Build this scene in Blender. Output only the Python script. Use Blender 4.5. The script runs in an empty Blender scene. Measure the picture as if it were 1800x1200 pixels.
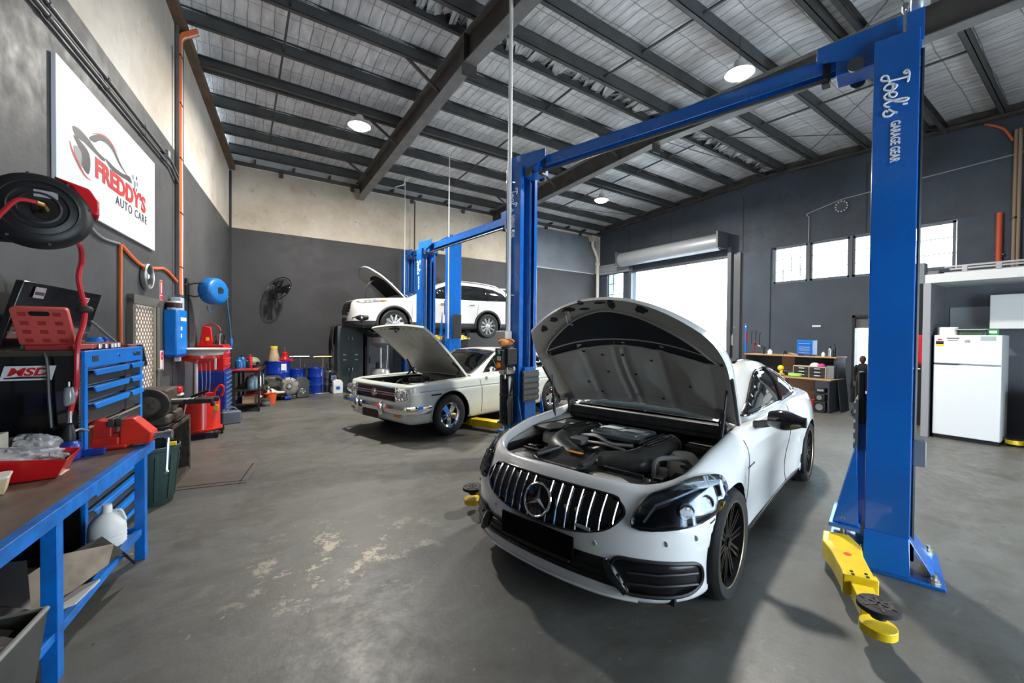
import bpy, bmesh, math, random
import numpy as np
from math import sin, cos, pi, radians as rad, atan2, sqrt, hypot
from mathutils import Vector as V, Matrix as M4, Euler
random.seed(7)
SC = bpy.context.scene
COL = SC.collection

# ---------------------------------------------------------------- camera
cd = bpy.data.cameras.new('camera'); cam = bpy.data.objects.new('camera', cd); COL.objects.link(cam)
_yaw, _pit, _rol = 0.6102, -0.0133, 0.010
_fw = V((sin(_yaw)*cos(_pit), cos(_yaw)*cos(_pit), sin(_pit)))
_r = V((cos(_yaw), -sin(_yaw), 0)); _u = _r.cross(_fw)
_c, _s = cos(_rol), sin(_rol)
_r2 = _r*_c + _u*_s; _u2 = _u*_c - _r*_s
m = M4.Identity(4)
for i in range(3): m[i][0], m[i][1], m[i][2] = _r2[i], _u2[i], -_fw[i]
m.translation = V((0, 0, 1.6)); cam.matrix_world = m
cd.sensor_fit = 'HORIZONTAL'; cd.sensor_width = 36; cd.lens = 728/1800*36
cd.shift_x = -26/1800; cd.shift_y = -1.3/1800; cd.clip_start = 0.05; cd.clip_end = 200
SC.camera = cam

# ---------------------------------------------------------------- world, sun-less bright overcast sky
w = bpy.data.worlds.new('world'); SC.world = w; w.use_nodes = True
bg = w.node_tree.nodes['Background']; bg.inputs[0].default_value = (0.74, 0.88, 1.0, 1); bg.inputs[1].default_value = 9.0
SC.view_settings.view_transform = 'Standard'; SC.view_settings.look = 'None'
SC.view_settings.exposure = 0.32; SC.view_settings.gamma = 1.0; SC.view_settings.use_curve_mapping = False
LAMP_W = 380

# ---------------------------------------------------------------- helpers
def tag(o, label=None, cat=None, group=None, kind=None):
    if label: o['label'] = label
    if cat: o['category'] = cat
    if group: o['group'] = group
    if kind: o['kind'] = kind
    return o
def thing(name, label, cat, loc=(0, 0, 0), rz=0.0, group=None, scale=1.0):
    o = bpy.data.objects.new(name, None); COL.objects.link(o)
    o.location = loc; o.rotation_euler = (0, 0, rz); o.scale = (scale,)*3
    o.empty_display_size = 0.1
    return tag(o, label, cat, group)
def frame(o, xd, yd):
    xd = V(xd).normalized(); yd = V(yd); yd = (yd - xd*yd.dot(xd)).normalized(); zd = xd.cross(yd)
    m = M4.Identity(4)
    for i in range(3): m[i][0], m[i][1], m[i][2], m[i][3] = xd[i], yd[i], zd[i], o[i]
    return m
def zframe(p0, d):
    d = V(d).normalized(); a = V((0, 0, 1)) if abs(d.z) < .9 else V((1, 0, 0))
    x = a.cross(d).normalized(); y = d.cross(x); m = M4.Identity(4)
    for i in range(3): m[i][0], m[i][1], m[i][2], m[i][3] = x[i], y[i], d[i], p0[i]
    return m
def Rz(a): return M4.Rotation(a, 4, 'Z')
def Rx(a): return M4.Rotation(a, 4, 'X')
def Ry(a): return M4.Rotation(a, 4, 'Y')
def T(*p): return M4.Translation(V(p))

class MB:
    def __init__(s): s.v = []; s.f = []; s.mi = []; s.mat = 0; s.X = None
    def add(s, vs, fs, mat=None, X=None):
        n = len(s.v); m = X if X is not None else s.X
        if X is not None and s.X is not None: m = s.X @ X
        for p in vs: s.v.append(tuple(m @ V(p)) if m is not None else tuple(p))
        k = s.mat if mat is None else mat
        for f in fs: s.f.append(tuple(i+n for i in f)); s.mi.append(k)
        return s
    def box(s, c, d, X=None, mat=None):
        x, y, z = d[0]/2, d[1]/2, d[2]/2
        vs = [(c[0]+a*x, c[1]+b*y, c[2]+e*z) for a in (-1, 1) for b in (-1, 1) for e in (-1, 1)]
        return s.add(vs, [(0, 1, 3, 2), (4, 6, 7, 5), (0, 4, 5, 1), (2, 3, 7, 6), (0, 2, 6, 4), (1, 5, 7, 3)], mat, X)
    def bb(s, a, b, X=None, mat=None):
        return s.box([(a[i]+b[i])/2 for i in range(3)], [abs(b[i]-a[i]) for i in range(3)], X, mat)
    def bar(s, p0, p1, w, h, up=(0, 0, 1), mat=None):
        p0, p1 = V(p0), V(p1); d = (p1-p0); L = d.length; d.normalize(); u = V(up); u = (u - d*u.dot(d)).normalized(); l = u.cross(d)
        m = M4.Identity(4)
        for i in range(3): m[i][0], m[i][1], m[i][2], m[i][3] = d[i], l[i], u[i], p0[i]
        return s.box((L/2, 0, 0), (L, w, h), m, mat)
    def lathe(s, prof, n=24, X=None, mat=None, a0=0, a1=2*pi, caps=True):
        full = abs(a1-a0-2*pi) < 1e-6; vs = []; fs = []; k = n if full else n+1
        for i in range(k):
            a = a0+(a1-a0)*i/n
            for r, z in prof: vs.append((r*cos(a), r*sin(a), z))
        m = len(prof)
        for i in range(n):
            j = (i+1) % k
            for q in range(m-1): fs.append((i*m+q, j*m+q, j*m+q+1, i*m+q+1))
        if full and caps:
            if prof[0][0] > 1e-6: fs.append(tuple(i*m for i in range(n))[::-1])
            if prof[-1][0] > 1e-6: fs.append(tuple(i*m+m-1 for i in range(n)))
        return s.add(vs, fs, mat, X)
    def cyl(s, p0, p1, r0, r1=None, n=16, mat=None):
        L = (V(p1)-V(p0)).length
        return s.lathe([(r0, 0), (r0 if r1 is None else r1, L)], n, zframe(p0, V(p1)-V(p0)), mat)
    def tube(s, path, r, n=8, mat=None, closed=False):
        P = [V(p) for p in path]; k = len(P); vs = []; fs = []; prev = None
        for i, p in enumerate(P):
            if closed: d = P[(i+1) % k]-P[i-1]
            else: d = P[min(i+1, k-1)]-P[max(i-1, 0)]
            d.normalize()
            if prev is None:
                a = V((0, 0, 1)) if abs(d.z) < .9 else V((1, 0, 0)); x = a.cross(d).normalized()
            else:
                x = (prev - d*prev.dot(d)).normalized()
            prev = x; y = d.cross(x); rr = r[i] if isinstance(r, (list, tuple)) else r
            for j in range(n): vs.append(p + x*rr*cos(2*pi*j/n) + y*rr*sin(2*pi*j/n))
        for i in range(k if closed else k-1):
            i2 = (i+1) % k
            for j in range(n): fs.append((i*n+j, i*n+(j+1) % n, i2*n+(j+1) % n, i2*n+j))
        if not closed: fs.append(tuple(range(n))[::-1]); fs.append(tuple((k-1)*n+j for j in range(n)))
        return s.add(vs, fs, mat)
    def prism(s, poly, h, X=None, mat=None):
        n = len(poly); vs = [(p[0], p[1], 0) for p in poly]+[(p[0], p[1], h) for p in poly]
        return s.add(vs, [tuple(range(n))[::-1], tuple(range(n, 2*n))]+[(i, (i+1) % n, n+(i+1) % n, n+i) for i in range(n)], mat, X)
    def ball(s, c, r, n=12, mat=None, X=None):
        r = (r, r, r) if not isinstance(r, (tuple, list)) else r
        pr = [(sin(pi*i/(n//2)), -cos(pi*i/(n//2))) for i in range(n//2+1)]; pr[0] = (0, -1); pr[-1] = (0, 1)
        m = T(*c) @ M4.Diagonal((*r, 1))
        if X is not None: m = X @ m
        return s.lathe(pr, n, m, mat)
    def grid(s, P, mat=None, wrap=False):
        nu, nv = len(P), len(P[0]); vs = [p for row in P for p in row]; fs = []
        for i in range(nu if wrap else nu-1):
            i2 = (i+1) % nu
            for j in range(nv-1): fs.append((i*nv+j, i2*nv+j, i2*nv+j+1, i*nv+j+1))
        return s.add(vs, fs, mat)
    def build(s, name, mats, parent=None, label=None, cat=None, group=None, kind=None, smooth=35, bevel=0, seg=2, sub=0, solid=0, fixn=True):
        me = bpy.data.meshes.new(name); me.from_pydata(s.v, [], s.f)
        if not isinstance(mats, (list, tuple)): mats = [mats]
        for k in mats: me.materials.append(k)
        me.polygons.foreach_set('material_index', s.mi)
        b = bmesh.new(); b.from_mesh(me)
        bmesh.ops.remove_doubles(b, verts=b.verts, dist=1e-5)
        if fixn: bmesh.ops.recalc_face_normals(b, faces=b.faces)
        b.to_mesh(me); b.free()
        if smooth:
            me.polygons.foreach_set('use_smooth', [True]*len(me.polygons)); me.set_sharp_from_angle(angle=rad(smooth))
        o = bpy.data.objects.new(name, me); COL.objects.link(o)
        if parent: o.parent = parent
        if solid: k = o.modifiers.new('solid', 'SOLIDIFY'); k.thickness = solid; k.offset = -1
        if bevel: k = o.modifiers.new('bevel', 'BEVEL'); k.width = bevel; k.segments = seg; k.limit_method = 'ANGLE'; k.angle_limit = rad(40); k.harden_normals = False
        if sub: k = o.modifiers.new('sub', 'SUBSURF'); k.levels = sub; k.render_levels = sub
        return tag(o, label, cat, group, kind)
def copy_tree(o, parent=None, label=None, loc=None, rz=None):
    c = o.copy(); COL.objects.link(c)
    if parent: c.parent = parent
    if label: c['label'] = label
    if loc is not None: c.location = loc
    if rz is not None: c.rotation_euler = (0, 0, rz)
    for ch in list(o.children): copy_tree(ch, c)
    return c
def lettering(s, size, mt, o, xd, yd, parent=None, bold=0.0, shear=0.0, sx=1.0, sy=1.0, align='CENTER', ext=0.0012, name='lettering', space=1.0, fit=None):
    cu = bpy.data.curves.new('lettering', 'FONT'); cu.body = s; cu.size = size; cu.offset = bold; cu.shear = shear; cu.extrude = ext
    cu.align_x = align; cu.align_y = 'CENTER'; cu.space_character = space; cu.resolution_u = 3
    t = bpy.data.objects.new('lettering_curve', cu); COL.objects.link(t)
    me = bpy.data.meshes.new_from_object(t.evaluated_get(bpy.context.evaluated_depsgraph_get()))
    bpy.data.objects.remove(t); bpy.data.curves.remove(cu)
    me.materials.clear(); me.materials.append(mt)
    if fit: xs_ = [v_.co.x for v_ in me.vertices]; sx = fit/(max(xs_)-min(xs_))
    me.transform(frame(o, xd, yd) @ M4.Diagonal((sx, sy, 1, 1)))
    ob = bpy.data.objects.new(name, me); COL.objects.link(ob)
    if parent: ob.parent = parent
    return ob
def spline(pts, n=8, closed=False):
    P = [V(p) for p in pts]; k = len(P); out = []
    g = (lambda i: P[i % k]) if closed else (lambda i: P[max(0, min(k-1, i))])
    for i in range(k if closed else k-1):
        a, b, c, d = g(i-1), g(i), g(i+1), g(i+2)
        for j in range(n):
            t = j/n; out.append(0.5*((2*b)+(c-a)*t+(2*a-5*b+4*c-d)*t*t+(3*b-a-3*c+d)*t**3))
    if not closed: out.append(P[-1])
    return out
def sag(p0, p1, drop, n=12):
    p0, p1 = V(p0), V(p1); return [p0.lerp(p1, i/n)-V((0, 0, drop*4*(i/n)*(1-i/n))) for i in range(n+1)]
def rrect(w, h, r, n=4):
    out = []
    for cx, cy, a in ((w/2-r, h/2-r, 0), (-w/2+r, h/2-r, pi/2), (-w/2+r, -h/2+r, pi), (w/2-r, -h/2+r, 1.5*pi)):
        out += [(cx+r*cos(a+pi/2*i/n), cy+r*sin(a+pi/2*i/n)) for i in range(n+1)]
    return out
def circ(r, n=24, cx=0, cy=0): return [(cx+r*cos(2*pi*i/n), cy+r*sin(2*pi*i/n)) for i in range(n)]

# ---------------------------------------------------------------- materials
def mat(name, col, rough=.5, metal=0., coat=0., var=0., vs=4., bump=0., bs=60., col2=None, stretch=None, trans=0., ior=1.45, spec=.5, emit=None, es=1., dust=0., alpha=1.):
    m = bpy.data.materials.new(name); m.use_nodes = True; nt = m.node_tree; N = nt.nodes; L = nt.links; p = N['Principled BSDF']
    p.inputs['Base Color'].default_value = (*col, 1); p.inputs['Roughness'].default_value = rough; p.inputs['Metallic'].default_value = metal
    p.inputs['Coat Weight'].default_value = coat; p.inputs['Coat Roughness'].default_value = .05; p.inputs['IOR'].default_value = ior
    p.inputs['Specular IOR Level'].default_value = spec; p.inputs['Transmission Weight'].default_value = trans
    if emit: p.inputs['Emission Color'].default_value = (*emit, 1); p.inputs['Emission Strength'].default_value = es
    tc = N.new('ShaderNodeTexCoord'); mp = N.new('ShaderNodeMapping'); L.new(tc.outputs['Object'], mp.inputs[0])
    if stretch: mp.inputs['Scale'].default_value = stretch
    nz = N.new('ShaderNodeTexNoise'); nz.inputs['Scale'].default_value = vs; nz.inputs['Detail'].default_value = 5; L.new(mp.outputs[0], nz.inputs['Vector'])
    if var or col2:
        mx = N.new('ShaderNodeMix'); mx.data_type = 'RGBA'
        c2 = col2 if col2 else tuple(c*(1-var) for c in col)
        mx.inputs[6].default_value = (*col, 1); mx.inputs[7].default_value = (*c2, 1)
        rp = N.new('ShaderNodeMapRange'); rp.inputs[1].default_value = .4; rp.inputs[2].default_value = .68
        L.new(nz.outputs['Fac'], rp.inputs[0]); L.new(rp.outputs[0], mx.inputs[0]); L.new(mx.outputs[2], p.inputs['Base Color'])
        rr = N.new('ShaderNodeMapRange'); rr.inputs[3].default_value = max(0, rough-.06); rr.inputs[4].default_value = min(1, rough+.1)
        L.new(nz.outputs['Fac'], rr.inputs[0]); L.new(rr.outputs[0], p.inputs['Roughness'])
    if bump:
        n2 = N.new('ShaderNodeTexNoise'); n2.inputs['Scale'].default_value = bs; n2.inputs['Detail'].default_value = 4; L.new(mp.outputs[0], n2.inputs['Vector'])
        b = N.new('ShaderNodeBump'); b.inputs['Strength'].default_value = bump; b.inputs['Distance'].default_value = .01
        L.new(n2.outputs['Fac'], b.inputs['Height']); L.new(b.outputs[0], p.inputs['Normal'])
    return m
def glassy(name, tint=(.9, .95, .95), mixf=.12, rough=.02):
    m = bpy.data.materials.new(name); m.use_nodes = True; nt = m.node_tree; N = nt.nodes; L = nt.links
    N.remove(N['Principled BSDF']); t = N.new('ShaderNodeBsdfTransparent'); t.inputs[0].default_value = (*tint, 1)
    g = N.new('ShaderNodeBsdfGlossy'); g.inputs['Roughness'].default_value = rough
    fr = N.new('ShaderNodeFresnel'); fr.inputs[0].default_value = 1.45
    ad = N.new('ShaderNodeMath'); ad.operation = 'MULTIPLY_ADD'; ad.inputs[1].default_value = .9; ad.inputs[2].default_value = mixf*.3; L.new(fr.outputs[0], ad.inputs[0])
    mx = N.new('ShaderNodeMixShader'); L.new(ad.outputs[0], mx.inputs[0]); L.new(t.outputs[0], mx.inputs[1]); L.new(g.outputs[0], mx.inputs[2])
    L.new(mx.outputs[0], N['Material Output'].inputs[0]); return m

WHITE = mat('white_car_paint', (.80, .80, .79), .22, coat=1., var=.03)
CREAM = mat('pale_green_white_paint', (.66, .70, .64), .25, coat=.7, var=.06, vs=2)
BLUE = mat('blue_powder_coat', (.003, .115, .47), .26, coat=.5, var=.15, vs=2)
BLUE2 = mat('bright_blue_cabinet_paint', (.0, .19, .68), .35, var=.1, vs=5)
BLUE3 = mat('deep_blue_enamel', (.003, .035, .30), .3, coat=.3, var=.15)
BENCHB = mat('worn_blue_bench_paint', (.0, .16, .60), .42, col2=(.005, .09, .33), vs=7, bump=.08)
YEL = mat('yellow_lift_paint', (.86, .60, .008), .33, coat=.3, col2=(.70, .46, .01), vs=6)
RED = mat('red_enamel', (.62, .008, .012), .3, coat=.3, var=.2)
RED2 = mat('bright_red_plastic', (.85, .02, .008), .35, var=.1)
DRED = mat('dull_red_plastic', (.42, .035, .035), .55, var=.2)
PINKR = mat('faded_red_plastic', (.66, .10, .085), .5, var=.12)
BLACK = mat('black_plastic', (.012, .012, .014), .42, var=.3)
BLACKG = mat('gloss_black', (.006, .006, .008), .12, coat=.6)
BLACKM = mat('black_painted_steel', (.02, .02, .022), .45, var=.3, bump=.1)
RUBBER = mat('tyre_rubber', (.022, .022, .023), .62, var=.25, bump=.15, bs=90)
DGREY = mat('dark_grey_metal', (.07, .072, .078), .45, metal=.3, var=.2)
MGREY = mat('mid_grey_plastic', (.17, .175, .18), .5, var=.15)
STEEL = mat('bare_steel', (.55, .55, .54), .32, metal=1., var=.25, vs=9)
ALU = mat('brushed_aluminium', (.68, .69, .70), .36, metal=1., var=.15)
CHROME = mat('chrome', (.86, .87, .88), .07, metal=1.)
IRON = mat('rusty_cast_iron', (.12, .095, .075), .6, metal=.4, col2=(.06, .045, .035), vs=14, bump=.4)
STEEL_D = mat('greasy_dark_steel', (.065, .055, .048), .5, metal=.4, col2=(.03, .026, .023), vs=8, bump=.2)
WPL = mat('white_plastic', (.78, .78, .76), .4, var=.05)
LPL = mat('translucent_white_plastic', (.72, .74, .74), .35, var=.12)
CARD = mat('cardboard', (.48, .32, .18), .8, var=.2)
WOOD = mat('pine_board', (.46, .27, .12), .5, col2=(.36, .19, .08), vs=5, stretch=(1, 14, 14))
ORANGE = mat('orange_cable_pvc', (.78, .16, .035), .45, var=.15)
BRASS = mat('brass', (.80, .55, .18), .3, metal=1.)
GREEN = mat('dark_green_bin_plastic', (.028, .062, .058), .5, var=.25)
GLASS = glassy('clear_glass', (.93, .97, .96))
TINT = glassy('tinted_car_glass', (.10, .115, .12))
TINTD = mat('dark_privacy_glass', (.012, .014, .016), .04, coat=.5)
WSCR = glassy('windscreen_glass', (.84, .90, .87))
CLEARP = glassy('clear_plastic', (.88, .90, .90), .3, .1)
DARKIN = mat('dark_cabin_fabric', (.02, .02, .022), .8, var=.3)
# ================================================================ room shell
XL, YB, XR, YF, ZP = -0.164, 12.70, 12.64, -2.6, 4.21
DL = 0.1191                                  # the left wall is splayed by this angle
WN, WT = V((cos(DL), -sin(DL), 0)), V((-sin(DL), -cos(DL), 0))
def LW(off, s, z): return V((XL, YB, 0)) + WN*off + WT*s + V((0, 0, z))     # off the left wall, along it from the back corner, up
def xleft(y): return XL-math.tan(DL)*(YB-y)
def wallmat(name, dark, light, zsplit, stain=.5, join=1.0):
    m = bpy.data.materials.new(name); m.use_nodes = True; nt = m.node_tree; N = nt.nodes; L = nt.links; p = N['Principled BSDF']
    g = N.new('ShaderNodeNewGeometry'); sp = N.new('ShaderNodeSeparateXYZ'); L.new(g.outputs['Position'], sp.inputs[0])
    st = N.new('ShaderNodeMath'); st.operation = 'GREATER_THAN'; st.inputs[1].default_value = zsplit; L.new(sp.outputs['Z'], st.inputs[0])
    def nz(s, d=5, r=.55):
        n = N.new('ShaderNodeTexNoise'); n.inputs['Scale'].default_value = s; n.inputs['Detail'].default_value = d; n.inputs['Roughness'].default_value = r
        L.new(g.outputs['Position'], n.inputs['Vector']); return n
    def mix(f, a, b):
        x = N.new('ShaderNodeMix'); x.data_type = 'RGBA'
        L.new(f, x.inputs[0])
        for k, c in ((6, a), (7, b)):
            if isinstance(c, tuple): x.inputs[k].default_value = (*c, 1)
            else: L.new(c, x.inputs[k])
        return x.outputs[2]
    def rng(o, a, b):
        r = N.new('ShaderNodeMapRange'); r.inputs[1].default_value = a; r.inputs[2].default_value = b; L.new(o, r.inputs[0]); return r.outputs[0]
    d = mix(rng(nz(1.3).outputs['Fac'], .35, .7), dark, tuple(c*1.22 for c in dark))
    l1 = mix(rng(nz(.9, 8, .65).outputs['Fac'], .38, .66), light, tuple(c*k for c, k in zip(light, (.74, .68, .60))))
    l2 = mix(rng(nz(3.5, 8, .7).outputs['Fac'], .56, .72), l1, tuple(c*.62 for c in light))
    L.new(mix(st.outputs[0], d, l2), p.inputs['Base Color'])
    L.new(rng(nz(5).outputs['Fac'], -.6, 1.4), p.inputs['Roughness'])
    p.inputs['Specular IOR Level'].default_value = .22
    b = N.new('ShaderNodeBump'); b.inputs['Strength'].default_value = .12; b.inputs['Distance'].default_value = .02; L.new(nz(14, 8).outputs['Fac'], b.inputs['Height']); L.new(b.outputs[0], p.inputs['Normal'])
    return m
CONC = (.60, .54, .455)
WALLL = wallmat('left_wall_paint_and_bare_concrete', (.060, .061, .064), (.62, .58, .53), 4.22)
WALLB = wallmat('back_wall_paint_and_bare_concrete', (.054, .054, .058), CONC, 4.21)
WALLR = wallmat('right_wall_grey_paint_daylight_tint', (.064, .078, .102), (.068, .083, .108), 4.18)  # grey wall paint with the bluish daylight tint put into its colour
JOINT = mat('panel_joint_sealant', (.035, .036, .038), .7)

def floor_mat():
    m = bpy.data.materials.new('worn_painted_concrete_floor'); m.use_nodes = True; nt = m.node_tree; N = nt.nodes; L = nt.links; p = N['Principled BSDF']
    g = N.new('ShaderNodeNewGeometry')
    def nz(s, d=6, r=.6, sc=None, dist=0):
        mp = N.new('ShaderNodeMapping'); L.new(g.outputs['Position'], mp.inputs[0])
        if sc: mp.inputs['Scale'].default_value = sc; mp.inputs['Rotation'].default_value = (0, 0, .5)
        n = N.new('ShaderNodeTexNoise'); n.inputs['Scale'].default_value = s; n.inputs['Detail'].default_value = d; n.inputs['Roughness'].default_value = r; n.inputs['Distortion'].default_value = dist
        L.new(mp.outputs[0], n.inputs['Vector']); return n.outputs['Fac']
    def rng(o, a, b, c=0, d=1):
        r = N.new('ShaderNodeMapRange'); r.inputs[1].default_value = a; r.inputs[2].default_value = b; r.inputs[3].default_value = c; r.inputs[4].default_value = d; L.new(o, r.inputs[0]); return r.outputs[0]
    def mix(f, a, b):
        x = N.new('ShaderNodeMix'); x.data_type = 'RGBA'; L.new(f, x.inputs[0])
        for k, c in ((6, a), (7, b)):
            if isinstance(c, tuple): x.inputs[k].default_value = (*c, 1)
            else: L.new(c, x.inputs[k])
        return x.outputs[2]
    def mul(a, b):
        x = N.new('ShaderNodeMath'); x.operation = 'MULTIPLY'; L.new(a, x.inputs[0])
        if isinstance(b, float): x.inputs[1].default_value = b
        else: L.new(b, x.inputs[1])
        return x.outputs[0]
    base = mix(rng(nz(.55, 7, .6), .35, .68), (.108, .112, .102), (.084, .077, .064))
    base = mix(rng(nz(1.1, 8, .7, (1, 3.2, 1), .6), .48, .72), base, (.128, .132, .126))
    base = mix(rng(nz(1.7, 8, .72, None, .5), .50, .72), base, (.058, .052, .044))
    base = mix(rng(nz(4.0, 10, .75, (1, 2.2, 1), 1.2), .60, .68), base, (.150, .142, .122))
    # chipped paint showing pale screed
    def spot(cx, cy, r0, r1):
        v = N.new('ShaderNodeVectorMath'); v.operation = 'DISTANCE'; L.new(g.outputs['Position'], v.inputs[0]); v.inputs[1].default_value = (cx, cy, 0)
        return rng(v.outputs['Value'], r0, r1, 1, 0)
    chip = mul(rng(nz(4.2, 10, .78), .55, .57), mul(spot(.62, 3.15, .25, .85), 1.0))
    chip2 = mul(rng(nz(11, 9, .72), .645, .66), spot(1.0, 3.1, .8, 2.8))
    base = mix(chip, base, (.40, .355, .27)); base = mix(chip2, base, (.32, .29, .235))
    base = mix(rng(nz(26, 8, .7), .69, .72), base, (.23, .215, .185))
    base = mix(rng(nz(14, 5, .55), .70, .73), base, (.032, .029, .026))
    # tyre scrub arcs behind the near car
    wv = N.new('ShaderNodeTexWave'); wv.wave_type = 'RINGS'; wv.rings_direction = 'SPHERICAL'; wv.inputs['Scale'].default_value = 3.2; wv.inputs['Distortion'].default_value = 1.2
    mp = N.new('ShaderNodeMapping'); mp.inputs['Location'].default_value = (-5.2, -3.4, 0); L.new(g.outputs['Position'], mp.inputs[0]); L.new(mp.outputs[0], wv.inputs['Vector'])
    base = mix(mul(mul(rng(wv.outputs['Fac'], .45, .9), spot(6.7, 2.0, .4, 1.5)), .5), base, (.05, .05, .053))
    L.new(base, p.inputs['Base Color'])
    L.new(rng(nz(7, 9, .75), .3, .7, .36, .56), p.inputs['Roughness'])
    p.inputs['Specular IOR Level'].default_value = .5
    b = N.new('ShaderNodeBump'); b.inputs['Strength'].default_value = .12; b.inputs['Distance'].default_value = .01; L.new(nz(30, 6), b.inputs['Height']); L.new(b.outputs[0], p.inputs['Normal'])
    return m
FLOOR = floor_mat()
b = MB(); b.bb((XL-2.6, YF-.3, -.25), (XR+.3, YB+.3, 0)); b.build('floor', FLOOR, kind='structure', smooth=0)
b = MB(); b.bb((XR+.3, -16, -.3), (45, 34, -.03)); b.build('driveway', mat('pale_outdoor_concrete', (.55, .55, .53), .8, var=.15), kind='structure', smooth=0)

# walls
def wall_with_openings(name, mt, plane, lo, hi, top, thick, ops, axis):
    b = MB(); cuts = sorted({lo, hi, *[o[0] for o in ops], *[o[1] for o in ops]})
    for a, c in zip(cuts, cuts[1:]):
        mid = (a+c)/2; zs = [(0, top)]
        for o in ops:
            if o[0] < mid < o[1]:
                nz = []
                for z0, z1 in zs:
                    if o[2] > z0: nz.append((z0, min(z1, o[2])))
                    if o[3] < z1: nz.append((max(z0, o[3]), z1))
                zs = nz
        for z0, z1 in zs:
            if axis == 'x': b.bb((plane, a, z0), (plane+thick, c, z1))
            else: b.bb((a, plane, z0), (c, plane+thick, z1))
    return b.build(name, mt, kind='structure', smooth=0)
wl = bpy.data.objects.new('wall_left', None); bpy.data.objects.remove(wl)
b = MB(); b.bb((-.2, -15.6, 0), (0, -6.63, 5.64)); b.bb((-.2, -5.92, 0), (0, .25, 5.64)); b.bb((-.2, -6.63, 1.9), (0, -5.92, 5.64)); b.prism([(.25, 5.64), (.25, 6.05), (-7.0, 6.42), (-15.6, 6.15), (-15.6, 5.64)], .2, frame((-.2, 0, 0), (0, 1, 0), (0, 0, 1)))
wl = b.build('wall_left', WALLL, kind='structure', smooth=0); wl.location = (XL, YB, 0); wl.rotation_euler = (0, 0, -DL)
wb = wall_with_openings('wall_back', WALLB, YB, XL-.2, XR+.2, 5.76, .2, [], 'y')
b = MB(); b.prism([(XL, 5.76), (XR, 5.76), (XR, 5.87)], .2, frame((0, YB+.2, 0), (1, 0, 0), (0, 0, 1))); b.build('wall_top_upstand', WALLB, wb, smooth=0)
WIN = [(2.05, 2.93), (2.99, 3.87), (3.93, 4.81), (4.87, 5.74)]
OPS = [(7.03, 10.90, 0, 4.14), (11.37, 12.36, 2.0, 4.20), (2.03, 5.76, 3.14, 4.18), (3.0, 3.84, 0, 2.18)]
wr = wall_with_openings('wall_right', WALLR, XR, YF, YB+.2, 5.87, .2, OPS, 'x')
b = MB(); b.prism([(YB, 5.87), (YB, 6.05), (5.75, 6.36), (YF, 6.10), (YF, 5.87)], .2, frame((XR+.001, 0, 0), (0, 1, 0), (0, 0, 1))); b.build('gable_panel', WALLR, wr, smooth=0)
wf = wall_with_openings('wall_front', WALLL, YF-.2, XL-2.4, XR+.2, 6.2, .2, [(2.2, 7.2, 0, 2.9)], 'y')  # unseen front wall; its opening is added to let daylight onto the cars
for y in (-5.0, -9.2): b = MB(); b.bb((0, y-.012, 0), (.004, y+.012, 5.64)); b.build('panel_joint', JOINT, wl, smooth=0)
b = MB(); b.bb((0, -.05, 0), (.05, 0, 5.6)); b.build('corner_joint', JOINT, wl, smooth=0)
for x in (4.55, 8.32): b = MB(); b.bb((x-.02, YB-.004, 0), (x+.02, YB, 5.76)); b.build('panel_joint', JOINT, wb, smooth=0)
for y, z0 in ((6.62, 0), (9.2, 4.9), (3.6, 4.2), (11.1, 4.3)): b = MB(); b.bb((XR-.004, y-.018, z0), (XR, y+.018, 5.9)); b.build('panel_joint', JOINT, wr, smooth=0)
b = MB(); b.bb((XR-.03, 5.77, 4.15), (XR, 6.6, 4.20)); b.bb((XR-.03, 5.80, 0), (XR, 6.58, 4.15)); b.build('infill_panel', WALLR, wr, smooth=0)
b = MB(); b.bb((8.55, YB-.02, 4.21), (XR-.3, YB, 5.7)); b.build('painted_panel', mat('blue_grey_painted_concrete', (.16, .18, .21), .6, var=.2, vs=1.5), wb, smooth=0)
b = MB(); b.bb((9.0, YB-.035, 4.18), (XR-.4, YB, 4.21)); b.build('ledge', mat('pale_ledge', (.45, .47, .5), .6), wb, smooth=0)

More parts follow.
